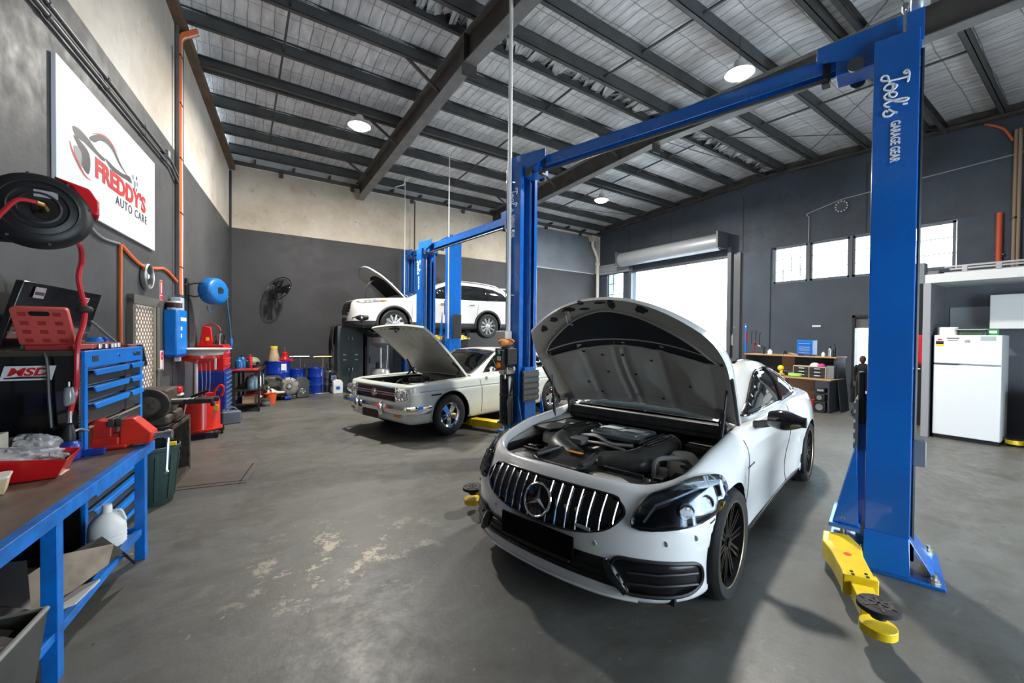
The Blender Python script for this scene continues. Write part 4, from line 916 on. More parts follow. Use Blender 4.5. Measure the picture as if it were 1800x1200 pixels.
st = [(.80, .74, .90, .68, .915), (.62, .78, .905, .66, .985), (.40, .80, .91, .64, 1.11), (.12, .805, .915, .625, 1.275), (-.02, .81, .915, .615, 1.335), (-.35, .81, .92, .61, 1.365), (-.75, .81, .925, .60, 1.365), (-1.1, .805, .93, .595, 1.335), (-1.3, .80, .93, .59, 1.27), (-1.55, .78, .93, .60, 1.12), (-1.8, .75, .925, .62, .965), (-1.9, .73, .92, .62, .93)]
import math as _m
def in_poly(p, P):
    c = False
    for i in range(len(P)):
        a, b = P[i], P[i-1]
        if (a[1] > p[1]) != (b[1] > p[1]) and p[0] < (b[0]-a[0])*(p[1]-a[1])/(b[1]-a[1])+a[0]: c = not c
    return c
DLO = [(.55, .945), (.12, 1.235), (-.02, 1.285), (-.4, 1.305), (-.85, 1.30), (-1.12, 1.24), (-1.30, 1.06), (-1.33, .955)]
WSP = [(.76, -.66), (.80, 0), (.76, .66), (.03, .57), (.0, 0), (.03, -.57)]
def skip(c):
    if c[2] > .93 and c[1] > .5 and in_poly((c[0], c[2]), DLO) and c[1] > .6: return True
    return in_poly((c[0], c[1]), WSP) and c[0] > -.02 and c[1] < .62*(1) and c[2] > .93
cabf = Car(cb_); cabf.addgrid(cabin_grid(st)); cbv = cabf.bvh()
cab.addgrid(cabin_grid(st, 10, 8), skip=skip); cab.mesh('roof_shell', mat('cream_roof', (.72, .70, .62), .3, coat=.6))
patch(cbv, [(.79, -.67), (.82, 0), (.79, .67), (.02, .575), (-.015, 0), (.02, -.575)], 0, .004, 'windscreen', WSCR, cb_, h=.09, sides=(1,), top=True)
for sg in (1,):
    b = MB(); b.tube([projT(cbv, q, .006) for q in [(.79, -.67), (.80, 0), (.79, .67), (.4, .62), (.02, .575), (-.015, 0), (.02, -.575), (.4, -.62)]], .013, 6, closed=True); b.build('windscreen_trim', CHROME, cb_)
patch(cbv, DLO, pi/2, .004, 'side_window', glassy('side_glass', (.55, .60, .58)), cb_, h=.08)
for sg in (1, -1):
    P2 = [(-a, z) for a, z in DLO]; b = MB(); b.tube([(q.x, q.y*sg, q.z) for i in range(len(P2)) for q in [proj(cbv, (P2[i][0]+(P2[(i+1) % 8][0]-P2[i][0])*k/4, P2[i][1]+(P2[(i+1) % 8][1]-P2[i][1])*k/4), pi/2, .005) for k in range(4)]], .011, 6, closed=True); b.build('window_trim', CHROME, cb_)
    for x0, x1 in ((.20, .20), (-.42, -.45), (-1.02, -1.0)):
        b = MB(); b.tube([(q.x, q.y*sg, q.z) for q in [proj(cbv, (-x0, .945), pi/2, .004), proj(cbv, (-x1, 1.1), pi/2, .004), proj(cbv, (-x1, 1.29 if x0 < .1 else 1.18), pi/2, .004)]], .012, 6); b.build('window_post', BLACK if x0 > .1 else CREAM, cb_)
    b = MB(); b.bb((-.2, .18*sg, .5), (.32, .62*sg, .62)); b.box((-.25, .40*sg, .82), (.14, .44, .60)); b.box((-1.0, .40*sg, .7), (.14, .6, .5)); b.build('seat', mat('tan_seat', (.22, .15, .10), .6), cb_, bevel=.03)
b = MB(); b.bb((-1.2, -.75, .30), (.75, .75, .34)); b.bb((.50, -.72, .72), (.74, .72, .90)); b.build('cabin_floor', DARKIN, cb_, bevel=.02)
b = MB(); X = frame((.42, -.36, .92), (0, 1, 0), (-.35, 0, 1)); b.tube([X @ V((.19*cos(2*pi*k/28), .19*sin(2*pi*k/28), 0)) for k in range(28)], .012, 6, closed=True); b.bar(X @ V((-.18, 0, 0)), X @ V((.18, 0, 0)), .02, .012); b.build('steering_wheel', BLACK, cb_)
b = MB(); b.bb((-2.2, -.8, .24), (2.0, .8, .30)); b.build('underbody', BLACK, cb_, smooth=0)
for x in (1.41, -1.41): arch_liner(cb_, x, .33, .395, .5, .90)
for x, y in ((1.41, .80), (1.41, -.80), (-1.41, .81), (-1.41, -.81)): wheel(cb_, x, y, .33, .235, .205, 'five', CHROME)
# face
GRM = mat('dark_chrome_grille', (.05, .05, .05), .3, metal=.6)
G_ = patch(bv, [(0, -.56, .60), (0, -.56, .80), (0, .56, .80), (0, .56, .60)], 0, .006, 'grille', GRM, cb_, h=.1, sides=(1,))[0]
for k in range(6): b = MB(); z = .62+.033*k; b.bar((2.215, -.55, z), (2.215, .55, z), .012, .008 if k not in (2, 3) else .012); b.build('grille_bar', ALU if k in (2, 3) else GRM, G_, smooth=0)
b = MB(); X = frame((2.225, 0, .70), (0, 1, 0), (0, 0, 1)); b.tube([X @ V((.075*cos(2*pi*k/24), .06*sin(2*pi*k/24), 0)) for k in range(24)], .009, 6, closed=True); b.ball((0, 0, 0), (.05, .042, .012), 12, X=X); b.build('round_badge', CHROME, G_)
b = MB(); b.tube([(2.212, -.57, .595), (2.212, -.57, .81), (2.212, .57, .81), (2.212, .57, .595)], .008, 6, closed=True); b.build('grille_surround', CHROME, G_)
for sg in (1, -1):
    hp = patch(bv, [(0, .60, .61), (0, .60, .80), (0, .845, .80), (0, .845, .61)], 0, .004, 'headlight_panel', CREAM, cb_, h=.1, sides=(sg,))[0]
    for y in (.655, .785):
        q = proj(bv, (y, .705), 0, .006); X = zframe((q.x, y*sg, .705), (1, 0, 0)); b = MB(); b.lathe([(.078, 0), (.078, .03), (.070, .038), (.060, .03)], 28, X, caps=False); b.build('headlight_bezel', CHROME, hp)
        b = MB(); b.lathe([(0, .034), (.03, .032), (.063, .018)], 28, X, caps=False); b.build('headlight_lens', mat('headlight_glass', (.72, .74, .74), .08, metal=.4, coat=1), hp)
bmp = MB()
path = [(1.86, .965), (2.10, .955), (2.235, .89), (2.265, .72), (2.275, .4), (2.28, 0)]; path = path+[(x, -y) for x, y in path[-2::-1]]
sec = [(-.0, .545), (.018, .55), (.028, .51), (.018, .45), (.0, .425), (-.02, .43), (-.02, .54)]
P3 = [V((x, y, 0)) for x, y in path]; rws = []
for i, p in enumerate(P3):
    d = (P3[min(i+1, len(P3)-1)]-P3[max(i-1, 0)]).normalized(); nn = V((d.y, -d.x, 0)); nn = nn if nn.dot(V((p.x-1.2, p.y, 0))) > 0 else -nn
    rws.append([tuple(p+nn*a+V((0, 0, z))) for a, z in sec+[sec[0]]])
bmp.grid(rws); bu = bmp.build('front_bumper', CHROME, cb_, smooth=30)
for y in (.34, -.34): b = MB(); b.tube([(2.31, y, .40), (2.335, y, .48), (2.325, y, .56), (2.29, y, .60)], [.03, .034, .03, .02], 10); b.build('overrider', CHROME, bu)
b = MB(); b.box((2.29, 0, .375), (.012, .44, .12)); b.build('number_plate', BLACK, cb_, smooth=0)
for sg in (1, -1): b = MB(); b.box((2.215, .62*sg, .39), (.02, .17, .05)); b.build('indicator', mat('amber_indicator', (.6, .2, .02), .2, coat=1), cb_, bevel=.008)
seam(bv, [(.72, .29), (.72, .60), (.74, .89)], pi/2, 'panel_seam', SEAM, cb_); seam(bv, [(-.42, .28), (-.42, .6), (-.42, .90)], pi/2, 'panel_seam', SEAM, cb_)
for sg in (1, -1):
    b = MB(); b.tube([(q.x, q.y*sg, q.z) for q in [proj(bv, (-x, .752), pi/2, .006) for x in np.linspace(2.0, -2.3, 40)]], .007, 5); b.build('waist_moulding', mat('grey_waist_line', (.35, .37, .34), .35), cb_)
    b = MB(); b.tube([(q.x, q.y*sg, q.z) for q in [proj(bv, (-x, .255), pi/2, .004) for x in np.linspace(.95, -.98, 20)]], .010, 5); b.build('sill_moulding', ALU, cb_)
    b = MB(); q = proj(bv, (.20, .835), pi/2, .02); b.tube([(q.x+.07, q.y*sg, q.z), (q.x-.07, q.y*sg, q.z)], .010, 6); b.build('door_handle', CHROME, cb_)
    b = MB(); b.ball((.52, .98*sg, 1.02), (.035, .065, .05), 12); b.tube([(.50, .86*sg, .92), (.52, .95*sg, 1.0)], .012, 6); b.build('door_mirror', CHROME, cb_)
    ring_lip(cb_, 1.41, .33, .398, .925*1, CREAM, .011, 'arch_lip', -.15, pi+.15); ring_lip(cb_, -1.41, .33, .398, .93, CREAM, .011, 'arch_lip', -.15, pi+.15)
    b = MB(); b.box((1.72, .937*sg, .69), (.20, .006, .022)); b.build('fender_badge', BLACKG, cb_, bevel=.002)
# engine bay
b = MB(); b.bb((.78, -.70, .40), (2.08, .70, .44)); b.bb((.76, -.74, .40), (.80, .74, .90)); b.bb((.8, .68, .44), (2.05, .71, .84)); b.bb((.8, -.71, .44), (2.05, -.68, .84)); b.bb((2.06, -.7, .42), (2.09, .7, .82)); b.build('engine_bay', mat('dark_bay', (.04, .042, .038), .6, var=.4), cb_, smooth=0)
b = MB(); b.lathe([(0, .05), (.17, .05), (.18, .03), (.18, -.02), (.14, -.04)], 28, T(1.35, 0, .82)); b.build('air_cleaner', mat('satin_black_air_cleaner', (.02, .02, .02), .4), cb_)
for sg in (1, -1):
    b = MB(); b.bb((1.05, .14*sg, .66), (1.7, .30*sg, .76)); b.build('rocker_cover', STEEL_D, cb_, bevel=.02)
b = MB(); b.bb((1.95, -.4, .46), (2.0, .4, .82)); b.build('radiator', DGREY, cb_, bevel=.01); b = MB(); b.bb((1.55, .42, .62), (1.85, .62, .80)); b.build('battery', BLACK, cb_, bevel=.01)
random.seed(4)
for i in range(14):
    x, y = random.uniform(.95, 1.9), random.uniform(-.6, .6); b = MB(); b.tube(spline([(x, y, .62), (x+.08, y+random.uniform(-.2, .2), .80), (x+.25, y+random.uniform(-.2, .2), .70)], 4), .018, 6); b.build('engine_hose', random.choice([BLACK, DGREY, STEEL]), cb_)
for sg in (1, -1): b = MB(); b.bb((.82, .60*sg, .845), (2.0, .70*sg, .86)); b.build('inner_wing', CREAM, cb_, bevel=.005)
bo2, S2 = bonnet(cb_, .84, .93, rad(42), 1.30, .76, .03, CREAM, None, drop=.03, wf=.97)
ICR = mat('grey_green_bonnet_lining', (.44, .45, .40), .5, coat=.1, var=.12, vs=4)
def ih2(u, v):
    a = abs(v); h = -.03; f = lambda x, c, w_: max(0, 1-((x-c)/w_)**2)
    if .10 < u < .42 and a < .50: h -= .022*min(1, 9*(u-.10), 9*(.42-u), 9*(.50-a))
    if .48 < u < .88 and .10 < a < .70: h -= .018*min(1, 9*(u-.48), 9*(.88-u), 7*(.70-a), 9*(a-.10))
    return h+.01*f(u, .92, .04)
b = MB(); b.grid([[S2(i/50*.97+.015, (-1+2*j/56)*.97, ih2(i/50, -1+2*j/56)) for j in range(57)] for i in range(51)]); b.build('bonnet_lining', ICR, bo2, smooth=50)
b = MB(); e3 = V((-sin(rad(42)), 0, cos(rad(42)))); edge = [S2(0.0, v) for v in np.linspace(-1, 1, 9)]+[S2(u, 1) for u in np.linspace(.05, 1, 16)]+[S2(1, v) for v in np.linspace(1, -1, 20)][1:]+[S2(u, -1) for u in np.linspace(1, .05, 16)][1:]
b.grid([[p+e3*.003, p-e3*.035] for p in edge], wrap=True); b.build('bonnet_edge', CREAM, bo2, smooth=60)
for (u, v) in ((.93, -.75), (.93, -.6), (.93, -.45), (.93, .15), (.93, .4), (.93, .62), (.7, .95), (.45, .95)):
    b = MB(); b.ball(S2(u, v, ih2(u, v)-.003), (.016, .016, .01), 8); b.build('lining_hole', BLACK, bo2)
b = MB(); p = S2(.95, -.12, -.05); b.box(p, (.10, .16, .03)); b.tube([p, p+V((.02, .06, -.06)), p+V((.0, .12, -.02))], .01, 6); b.build('bonnet_latch', BLACKM, bo2, bevel=.004)
for sg in (1, -1):
    b = MB(); a0, a1, a2 = V((.95, .69*sg, .86)), V((.95, .70*sg, 1.0)), S2(.30, .88*sg, -.04); b.bar(a0, a1+V((.12, 0, .05)), .02, .035); b.bar(a1+V((.12, 0, .05)), a2, .02, .035); b.bar((1.12, .69*sg, .85), S2(.12, .88*sg, -.04), .02, .03); b.build('bonnet_hinge', BLACKM, cb_, bevel=.003)

# ================================================================ white SUV high on the rear lift
su = thing('suv', 'white SUV raised high on the far lift with its bonnet propped up', 'car', (4.50, 11.20, 1.50), 3.184, scale=.94)
CLAD = mat('dark_grey_cladding', (.035, .037, .042), .5)
cols = [(2.44, 0), (2.43, .3), (2.39, .55), (2.28, .76), (2.10, .89), (1.9, .94), (1.65, .955), (1.44, .96), (1.2, .955), (.9, .95), (.3, .95), (-.3, .95), (-.9, .955), (-1.2, .96), (-1.44, .965), (-1.8, .955), (-2.2, .92), (-2.48, .84), (-2.6, .6), (-2.64, .3), (-2.65, 0)]
rows = [({0: .26, 5: .27, 10: .26, 20: .32}, .07), ({0: .30, 5: .32, 10: .30, 20: .36}, {0: .03, 5: .02, 20: .02}), ({0: .43, 6: .44, 10: .43, 20: .46}, {0: 0, 9: .01, 20: 0}), ({0: .60, 20: .64}, {0: 0, 8: .0, 11: .015, 14: 0}),
        ({0: .76, 5: .80, 10: .82, 20: .82}, {0: .01, 5: .01, 11: .0, 14: 0}), ({0: .90, 4: .92, 6: .95, 10: .98, 20: 1.0}, {0: .05, 5: .04, 10: .0, 14: .0}), ({0: .98, 4: .99, 6: 1.02, 9: 1.06, 14: 1.08, 20: 1.08}, {0: .13, 4: .11, 7: .06, 10: .03, 20: .03}),
        ({0: 1.0, 4: 1.01, 6: 1.045, 9: 1.09, 12: 1.10, 20: 1.10}, {0: .2, 4: .18, 7: .14, 10: .07, 14: .08, 20: .1}), ({0: .96, 4: .97, 6: 1.0, 9: 1.05, 10: 1.09, 14: 1.10, 20: 1.10}, {0: .22, 4: .2, 7: .17, 9: .15, 10: .12, 14: .14, 20: .2})]
D_ = shell_grid(cols, rows); body = Car(su); body.addgrid(D_[:, 8:], [(1.44, .37), (-1.44, .37)], .43); body.mesh('body_shell', WHITE)
low = Car(su); low.addgrid(D_[:, :9], [(1.44, .37), (-1.44, .37)], .43); low.mesh('lower_cladding', CLAD)
full = Car(su); full.addgrid(D_); bv = full.bvh()
cab = Car(su)
st = [(1.05, .80, 1.06, .72, 1.08), (.75, .84, 1.075, .68, 1.22), (.35, .865, 1.08, .66, 1.42), (.0, .875, 1.085, .65, 1.585), (-.25, .88, 1.09, .64, 1.655), (-.7, .88, 1.09, .635, 1.695), (-1.2, .88, 1.09, .63, 1.69), (-1.7, .87, 1.09, .62, 1.655), (-2.15, .85, 1.09, .60, 1.59), (-2.35, .83, 1.09, .60, 1.46), (-2.52, .80, 1.08, .62, 1.25), (-2.6, .78, 1.07, .64, 1.09)]
cab.addgrid(cabin_grid(st)); cab.mesh('roof_shell', WHITE); cbv = cab.bvh()
dl_ = [(.72, 1.115), (.45, 1.26), (.10, 1.43), (-.18, 1.53), (-.6, 1.57), (-1.2, 1.565), (-1.75, 1.51), (-2.08, 1.40), (-2.28, 1.22), (-2.24, 1.16), (-1.6, 1.135), (0, 1.115)]
patch(cbv, dl_, pi/2, .003, 'side_window', TINTD, su, h=.08)
for x0, x1 in ((.36, .30), (-.52, -.55), (-1.48, -1.40)):
    seam(cbv, [(x0, 1.12), (x1, 1.54 if x1 < 0 else 1.36)], pi/2, 'window_pillar', BLACKG, su, w=.05, off=.006)
patch(cbv, [(1.02, -.70), (1.04, 0), (1.02, .70), (.02, .55), (-.02, 0), (.02, -.55)], 0, .003, 'windscreen', mat('green_windscreen', (.10, .16, .13), .05, coat=1.), su, h=.1, sides=(1,), top=True)
for x in (1.44, -1.44):
    arch_liner(su, x, .37, .43, .5, .93); ring_lip(su, x, .37, .432, .958, CLAD, .016, 'arch_cladding', -.2, pi+.2, bv, .055)
for x, y in ((1.44, .84), (1.44, -.84), (-1.44, .845), (-1.44, -.845)): wheel(su, x, y, .37, .245, .255, 'ten', ALU)
b = MB(); b.bb((-2.3, -.8, .26), (2.2, .8, .34)); b.bb((.6, -.5, .2), (1.6, .5, .28)); b.build('underbody', BLACKM, su, smooth=0)
gp = [(-.42, .72), (-.36, .95), (.36, .95), (.42, .72), (.24, .585), (-.24, .585)]
G_ = patch(bv, [(0, a, z) for a, z in gp], 0, .004, 'grille', GB, su, h=.06, sides=(1,))[0]
for z in (.66, .73, .80, .87): b = MB(); b.tube([proj(bv, (y, z), 0, .012) for y in np.linspace(-.36, .36, 9)], .007, 5); b.build('grille_bar', BLACKG, G_)
b = MB(); b.tube([proj(bv, q, 0, .01) for q in ((-.42, .73), (-.24, .585), (.24, .585), (.42, .73))], .012, 6); b.build('grille_chrome', CHROME, G_)
b = MB(); b.box((2.47, 0, .47), (.01, .4, .11)); b.build('number_plate', BLACK, su, smooth=0)
hh = [(2.30, .56, .92), (2.2, .70, .965), (2.0, .85, .985), (1.72, .94, .995), (1.62, .945, .98), (1.75, .94, .935), (2.0, .88, .90), (2.2, .75, .875)]
for o_, sg in zip(patch(bv, hh, rad(50), .004, 'headlight', mat('bright_headlight', (.32, .33, .34), .1, coat=1, var=.5, vs=9), su, h=.05), (1, -1)):
    s_, c_ = sin(rad(50)), cos(rad(50)); q = proj(bv, (-1.74*s_+.93*c_, .965), rad(50), .01); b = MB(); b.box((q.x, q.y*sg, q.z), (.14, .03, .03), None); b.build('amber_lens', mat('amber_lens', (.8, .25, .02), .2), o_, bevel=.008)
for o_, sg in zip(patch(bv, [(2.30, .60, .52), (2.2, .72, .56), (2.06, .85, .54), (2.08, .85, .46), (2.22, .72, .44)], rad(40), .004, 'fog_lamp_recess', BLACK, su, h=.05, sm=3), (1, -1)):
    s_, c_ = sin(rad(40)), cos(rad(40)); q = proj(bv, (-2.17*s_+.76*c_, .50), rad(40), .01); b = MB(); b.ball((q.x, q.y*sg, q.z), .04, 12); b.build('fog_lamp', CHROME, o_)
    b = MB(); qs = [proj(bv, (-x*s_+y*c_, z), rad(40), .01) for x, y, z in ((2.34, .5, .51), (2.2, .72, .575), (2.05, .86, .555))]; b.tube([(t.x, t.y*sg, t.z) for t in qs], .01, 6); b.build('fog_lamp_trim', CHROME, o_)
for xs in ((.98, .40, .95, 1.06), (-.10, .44, -.10, 1.08), (-1.02, .44, -1.10, 1.08)): seam(bv, [(xs[0], xs[1]), (xs[2], xs[3])], pi/2, 'panel_seam', SEAM, su, w=.008)
for x in (-.05, -.98):
    for sg in (1, -1): b = MB(); q = proj(bv, (-(x+.12)*1, .97), pi/2, .02); b.tube([(q.x+.08, q.y*sg, q.z), (q.x-.10, q.y*sg, q.z+.004)], .012, 6); b.build('door_handle', CHROME, su)
for sg in (1, -1):
    b = MB(); b.ball((.62, 1.05*sg, 1.16), (.07, .11, .08), 14); b.tube([(.66, .90*sg, 1.10), (.64, 1.0*sg, 1.13)], .03, 8); b.build('door_mirror', WHITE, su)
    b = MB(); b.tube([projT(cbv, (x, .55), .03 if -2.0 < x < -.2 else .0) for x in np.linspace(-.15, -2.05, 14)], .014, 6); b2 = [(p[0], p[1]*sg, p[2]) for p in b.v]; b.v = b2; b.build('roof_rail', ALU, su)
    b = MB(); b.bb((-2.62, .70*sg, .98), (-2.50, .84*sg, 1.12)); b.build('tail_light', mat('red_lens', (.5, .01, .01), .15, coat=1), su, bevel=.02)
b = MB(); b.bb((-2.42, -.58, 1.56), (-2.10, .58, 1.60)); b.build('roof_spoiler', WHITE, su, bevel=.012)
b = MB(); b.add([(-1.7, 0, 1.66), (-1.86, -.02, 1.66), (-1.86, .02, 1.66), (-1.86, 0, 1.73)], [(0, 1, 3), (0, 3, 2), (1, 2, 3)]); b.build('roof_aerial', BLACK, su)
b = MB(); b.bb((1.05, -.7, .7), (2.2, .7, .95)); b.build('engine_bay', BLACKM, su, smooth=0)
bo3, S3 = bonnet(su, 1.0, 1.10, rad(40), 1.30, .80, .06, WHITE, None, drop=.22, wf=.9)
b = MB(); b.grid([[S3(i/20*.97+.015, (-1+2*j/24)*.95, -.03) for j in range(25)] for i in range(21)]); b.build('bonnet_lining', mat('white_bonnet_lining', (.55, .55, .53), .5), bo3, smooth=50)
vs_, fs_ = tri_fill([(.14, -.72), (.14, .72), (.62, .72), (.72, .3), (.72, -.3), (.62, -.72)], .08); b = MB(); b.add([S3(q[0], q[1], -.036) for q in vs_], [tuple(f) for f in fs_]); b.build('insulation_pad', mat('black_insulation', (.012, .012, .013), .8), bo3, smooth=50)
b = MB(); b.tube(spline([(2.06, .45, .96), (1.98, .42, 1.4), S3(.66, .5, -.04)], 5), .008, 6); b.build('prop_rod', BLACK, su)
b = MB(); e3 = V((-sin(rad(40)), 0, cos(rad(40)))); edge = [S3(u, 1) for u in np.linspace(.0, 1, 16)]+[S3(1, v) for v in np.linspace(1, -1, 24)][1:]+[S3(u, -1) for u in np.linspace(1, .0, 16)][1:]
b.grid([[p+e3*.004, p-e3*.03] for p in edge]); b.build('bonnet_edge', mat('white_black_edge', (.6, .6, .6), .3), bo3, smooth=60)
# ================================================================ two-post lifts
WHT_T = mat('white_vinyl_lettering', (.85, .87, .9), .5)
GALVB = mat('zinc_bolt', (.6, .6, .58), .35, metal=.9)
SCRIPT = {  # single-stroke script letters on a unit grid (x right, y up)
 'J': [[(.02, .86), (.10, .98), (.22, .90), (.12, .80), (.04, .92), (.25, 1.02), (.62, .98), (.66, .93)], [(.42, .98), (.40, .55), (.34, .10), (.20, -.14), (.02, -.08), (.06, .10), (.30, .18), (.52, .22)]],
 'o': [[(.0, .22), (.18, .50), (.02, .30), (.06, .06), (.24, .0), (.38, .20), (.34, .44), (.18, .52), (.14, .38), (.36, .34), (.48, .30)]],
 'e': [[(.0, .20), (.24, .22), (.36, .38), (.26, .52), (.10, .42), (.06, .16), (.20, .0), (.38, .08), (.46, .24)]],
 'l': [[(.0, .20), (.22, .52), (.30, .86), (.22, 1.0), (.14, .84), (.12, .30), (.20, .02), (.36, .10), (.42, .24)]],
 "'": [[(.10, .98), (.08, .78)]],
 's': [[(.0, .20), (.20, .40), (.30, .56), (.24, .44), (.38, .26), (.34, .04), (.16, -.02), (.04, .08), (.14, .16)]]}
def script_word(parent, o, xd, yd, size):
    X = frame(o, xd, yd); x = 0; b = MB()
    for ch, adv in (('J', .52), ('o', .44), ('e', .42), ('l', .38), ("'", .16), ('s', .4)):
        for st_ in SCRIPT[ch]: b.tube([X @ V(((p.x+x)*size, p.y*size, 0)) for p in spline([(a, c, 0) for a, c in st_], 5)], size*.055, 5)
        x += adv
    o_ = b.build('script_lettering', WHT_T, parent, smooth=60); return x*size
def channel(w_, d, h, t=.012, lip=.055):
    P = [(0, -w_/2), (d, -w_/2), (d, -w_/2+lip), (d-t, -w_/2+lip), (d-t, -w_/2+t), (t, -w_/2+t), (t, w_/2-t), (d-t, w_/2-t), (d-t, w_/2-lip), (d, w_/2-lip), (d, w_/2), (0, w_/2)]
    return P
def lift(name, label, p1, p2, top, cz, arms, lettered=True, W=.33, D=.24):
    p1, p2 = V((*p1, 0)), V((*p2, 0)); mid = (p1+p2)/2; ax = (p2-p1); h = ax.length/2; rz = atan2(ax.y, ax.x)
    t = thing(name, label, 'lift', mid, rz); inv = (T(*mid) @ Rz(rz)).inverted(); t['_h'] = h
    posts = []
    for sg in (-1, 1):
        X = T(sg*(h+D/2), 0, 0) @ (M4.Identity(4) if sg < 0 else Rz(pi))
        b = MB(); b.prism(channel(W, D, top), top, X); po = b.build('post', BLUE, t, smooth=0, bevel=.006); posts.append(po)
        b = MB()
        for y in (-.075, .075): b.bb((.03, y-.012, .05), (D-.03, y+.012, top-.15), X)
        b.build('post_rib', BLUE, po, smooth=0)
        b = MB(); b.cyl(X @ V((.12, 0, .3)), X @ V((.12, 0, top-.1)), .018, n=10); b.build('hydraulic_ram', STEEL, po)
        for y in (-.13, .13): b = MB(); b.cyl(X @ V((.20, y*.5, .2)), X @ V((.20, y*.5, top-.05)), .006, n=6); b.build('lift_cable', STEEL, po)
        # base: plate, flared skirt, gussets, anchor bolts
        b = MB(); b.bb((-.17, -.29, 0), (D+.20, .29, .022), X); bp = b.build('base_plate', BLUE, t, bevel=.004)
        b = MB()
        for y0, y1 in ((W/2, W/2+.115), (-W/2, -W/2-.115)):
            b.add([X @ V(p) for p in ((0, y0, .24), (D, y0, .24), (D, y1, .022), (0, y1, .022))], [(0, 1, 2, 3)])
        b.add([X @ V(p) for p in ((0, -W/2, .24), (0, W/2, .24), (-.13, W/2+.06, .022), (-.13, -W/2-.06, .022))], [(0, 1, 2, 3)])
        b.build('flared_skirt', BLUE, bp, smooth=0, solid=.008)
        for x, y in ((-.12, -.25), (-.12, .25), (D+.02, .26), (D+.02, -.26), (D+.16, -.24), (D+.16, .24)):
            b = MB(); b.lathe([(0, .06), (.012, .06), (.012, .032), (.024, .032), (.024, .012), (.03, .012), (.03, 0)], 8, X @ T(x, y, .022)); b.build('anchor_bolt', GALVB, bp)
        # carriage
        b = MB(); b.bb((D-.05, -W/2+.06, cz), (D+.05, W/2-.06, cz+1.1), X); b.bb((D+.02, -.25, cz), (D+.20, .25, cz+.03), X); b.bb((D+.02, -.25, cz+.13), (D+.20, .25, cz+.16), X)
        for y in (-.22, .22): b.prism([(D+.03, cz+.16), (D+.18, cz+.16), (D+.05, cz+.75)], .014, X @ frame((0, y, 0), (1, 0, 0), (0, 0, 1)))
        ca_ = b.build('carriage', BLUE, t, smooth=0, bevel=.003)
        b = MB(); b.bb((D+.045, -.15, cz+.68), (D+.062, .15, cz+1.06), X)
        for k in range(5): b.bb((D+.06, -.15, cz+.70+.072*k), (D+.072, .15, cz+.745+.072*k), X)
        b.build('rubber_door_guard', mat('grey_rubber_guard', (.085, .09, .10), .55), ca_, smooth=0)
        for y in (-.2, .2): b = MB(); b.lathe([(0, .05), (.02, .045), (.024, .03), (.014, .02), (.014, -.12)], 12, X @ T(D+.12, y, cz+.165)); b.build('arm_pin', STEEL, ca_)
        # top bracket
        b = MB(); s2 = sg
        b.prism([(-.02, -.06), (D+.05, -.06), (D+.34, .02), (D+.34, .13), (-.02, .16)], .012, X @ frame((0, W/2-.06, top), (1, 0, 0), (0, 0, 1)))
        b.prism([(-.02, -.06), (D+.05, -.06), (D+.34, .02), (D+.34, .13), (-.02, .16)], .012, X @ frame((0, -W/2+.06, top), (1, 0, 0), (0, 0, 1)))
        b.prism([(D-.02, -.12), (D+.22, -.12), (D+.22, .05), (D-.02, .05)], .20, X @ frame((0, .10, top), (1, 0, 0), (0, 0, 1)))
        b.build('top_bracket', BLUE, t, smooth=0, bevel=.003)
        for y in (-.12, .12):
            b = MB(); b.cyl(X @ V((D+.10, y, top-.10)), X @ V((D+.10, y+.025*(1 if y > 0 else -1), top-.10)), .05, n=14); b.build('cable_pulley', DGREY, t)
        b = MB(); b.cyl(X @ V((.08, .11, top+.17)), X @ V((.08, .18, top+.17)), .018, n=8); b.tube([X @ V((.08, .14, top)), X @ V((.08, .14, top+.17))], .01, 6); b.build('top_shaft', STEEL, t)
    b = MB(); L = h-.04
    b.bb((-L, -.055, top+.06), (L, .055, top+.068)); b.bb((-L, .047, top-.05), (L, .055, top+.068)); b.bb((-L, -.055, top-.05), (L, -.047, top+.068)); b.build('crossbeam', BLUE, t, smooth=0)
    b = MB(); b.tube([(-L+.35, .10, top-.13), (L-.35, .10, top-.13)], .016, 8); rod = b.build('limit_bar', DGREY, t)
    for x in (-L+.36, L-.36): b = MB(); b.bb((x-.025, .052, top-.17), (x+.025, .06, top+.05)); b.bb((x-.025, .06, top-.17), (x+.025, .13, top-.15)); b.build('bar_bracket', BLACKM, t, smooth=0)
    for a in arms:       # (x, y) start, (x, y) pad, z, in world
        s_, e_ = inv @ V((*a[0], 0)), inv @ V((*a[1], 0)); z = a[2]; zp = a[3]
        d = (e_-s_).normalized(); Lr = (e_-s_).length; up = V((0, 0, 1)); n_ = up.cross(d)
        X = frame(s_+V((0, 0, z)), d, n_)
        b = MB(); b.prism([(-.08, -.075), (.10, -.11), (Lr*.28, -.085), (Lr*.62, -.075), (Lr*.62, .075), (Lr*.28, .085), (.10, .11), (-.08, .075)], .12, X @ T(0, 0, -.06)); ar = b.build('arm', YEL, t, bevel=.006)
        b = MB(); b.bb((Lr*.58, -.085, -.055), (Lr*.64, .085, .070), X); b.build('arm_collar', YEL, ar, bevel=.006)
        for y in (-.035, .035):
            for xx in (.585, .625): b = MB(); b.lathe([(0, .004), (.009, .004), (.009, 0)], 8, X @ T(Lr*xx, y, .071)); b.build('arm_bolt', BLACK, ar)
        b = MB(); b.bb((Lr*.55, -.05, -.05), (Lr-.10, .05, .035), X); b.prism(circ(.080, 18, Lr, 0), .045, X @ T(0, 0, -.05)); b.build('arm_extension', YEL, ar, bevel=.004)
        b = MB(); zz = zp-z; b.lathe([(.035, .03), (.035, zz-.03), (.05, zz-.03), (.05, zz-.02)], 14, X @ T(Lr, 0, 0)); b.build('pad_screw', STEEL_D, ar)
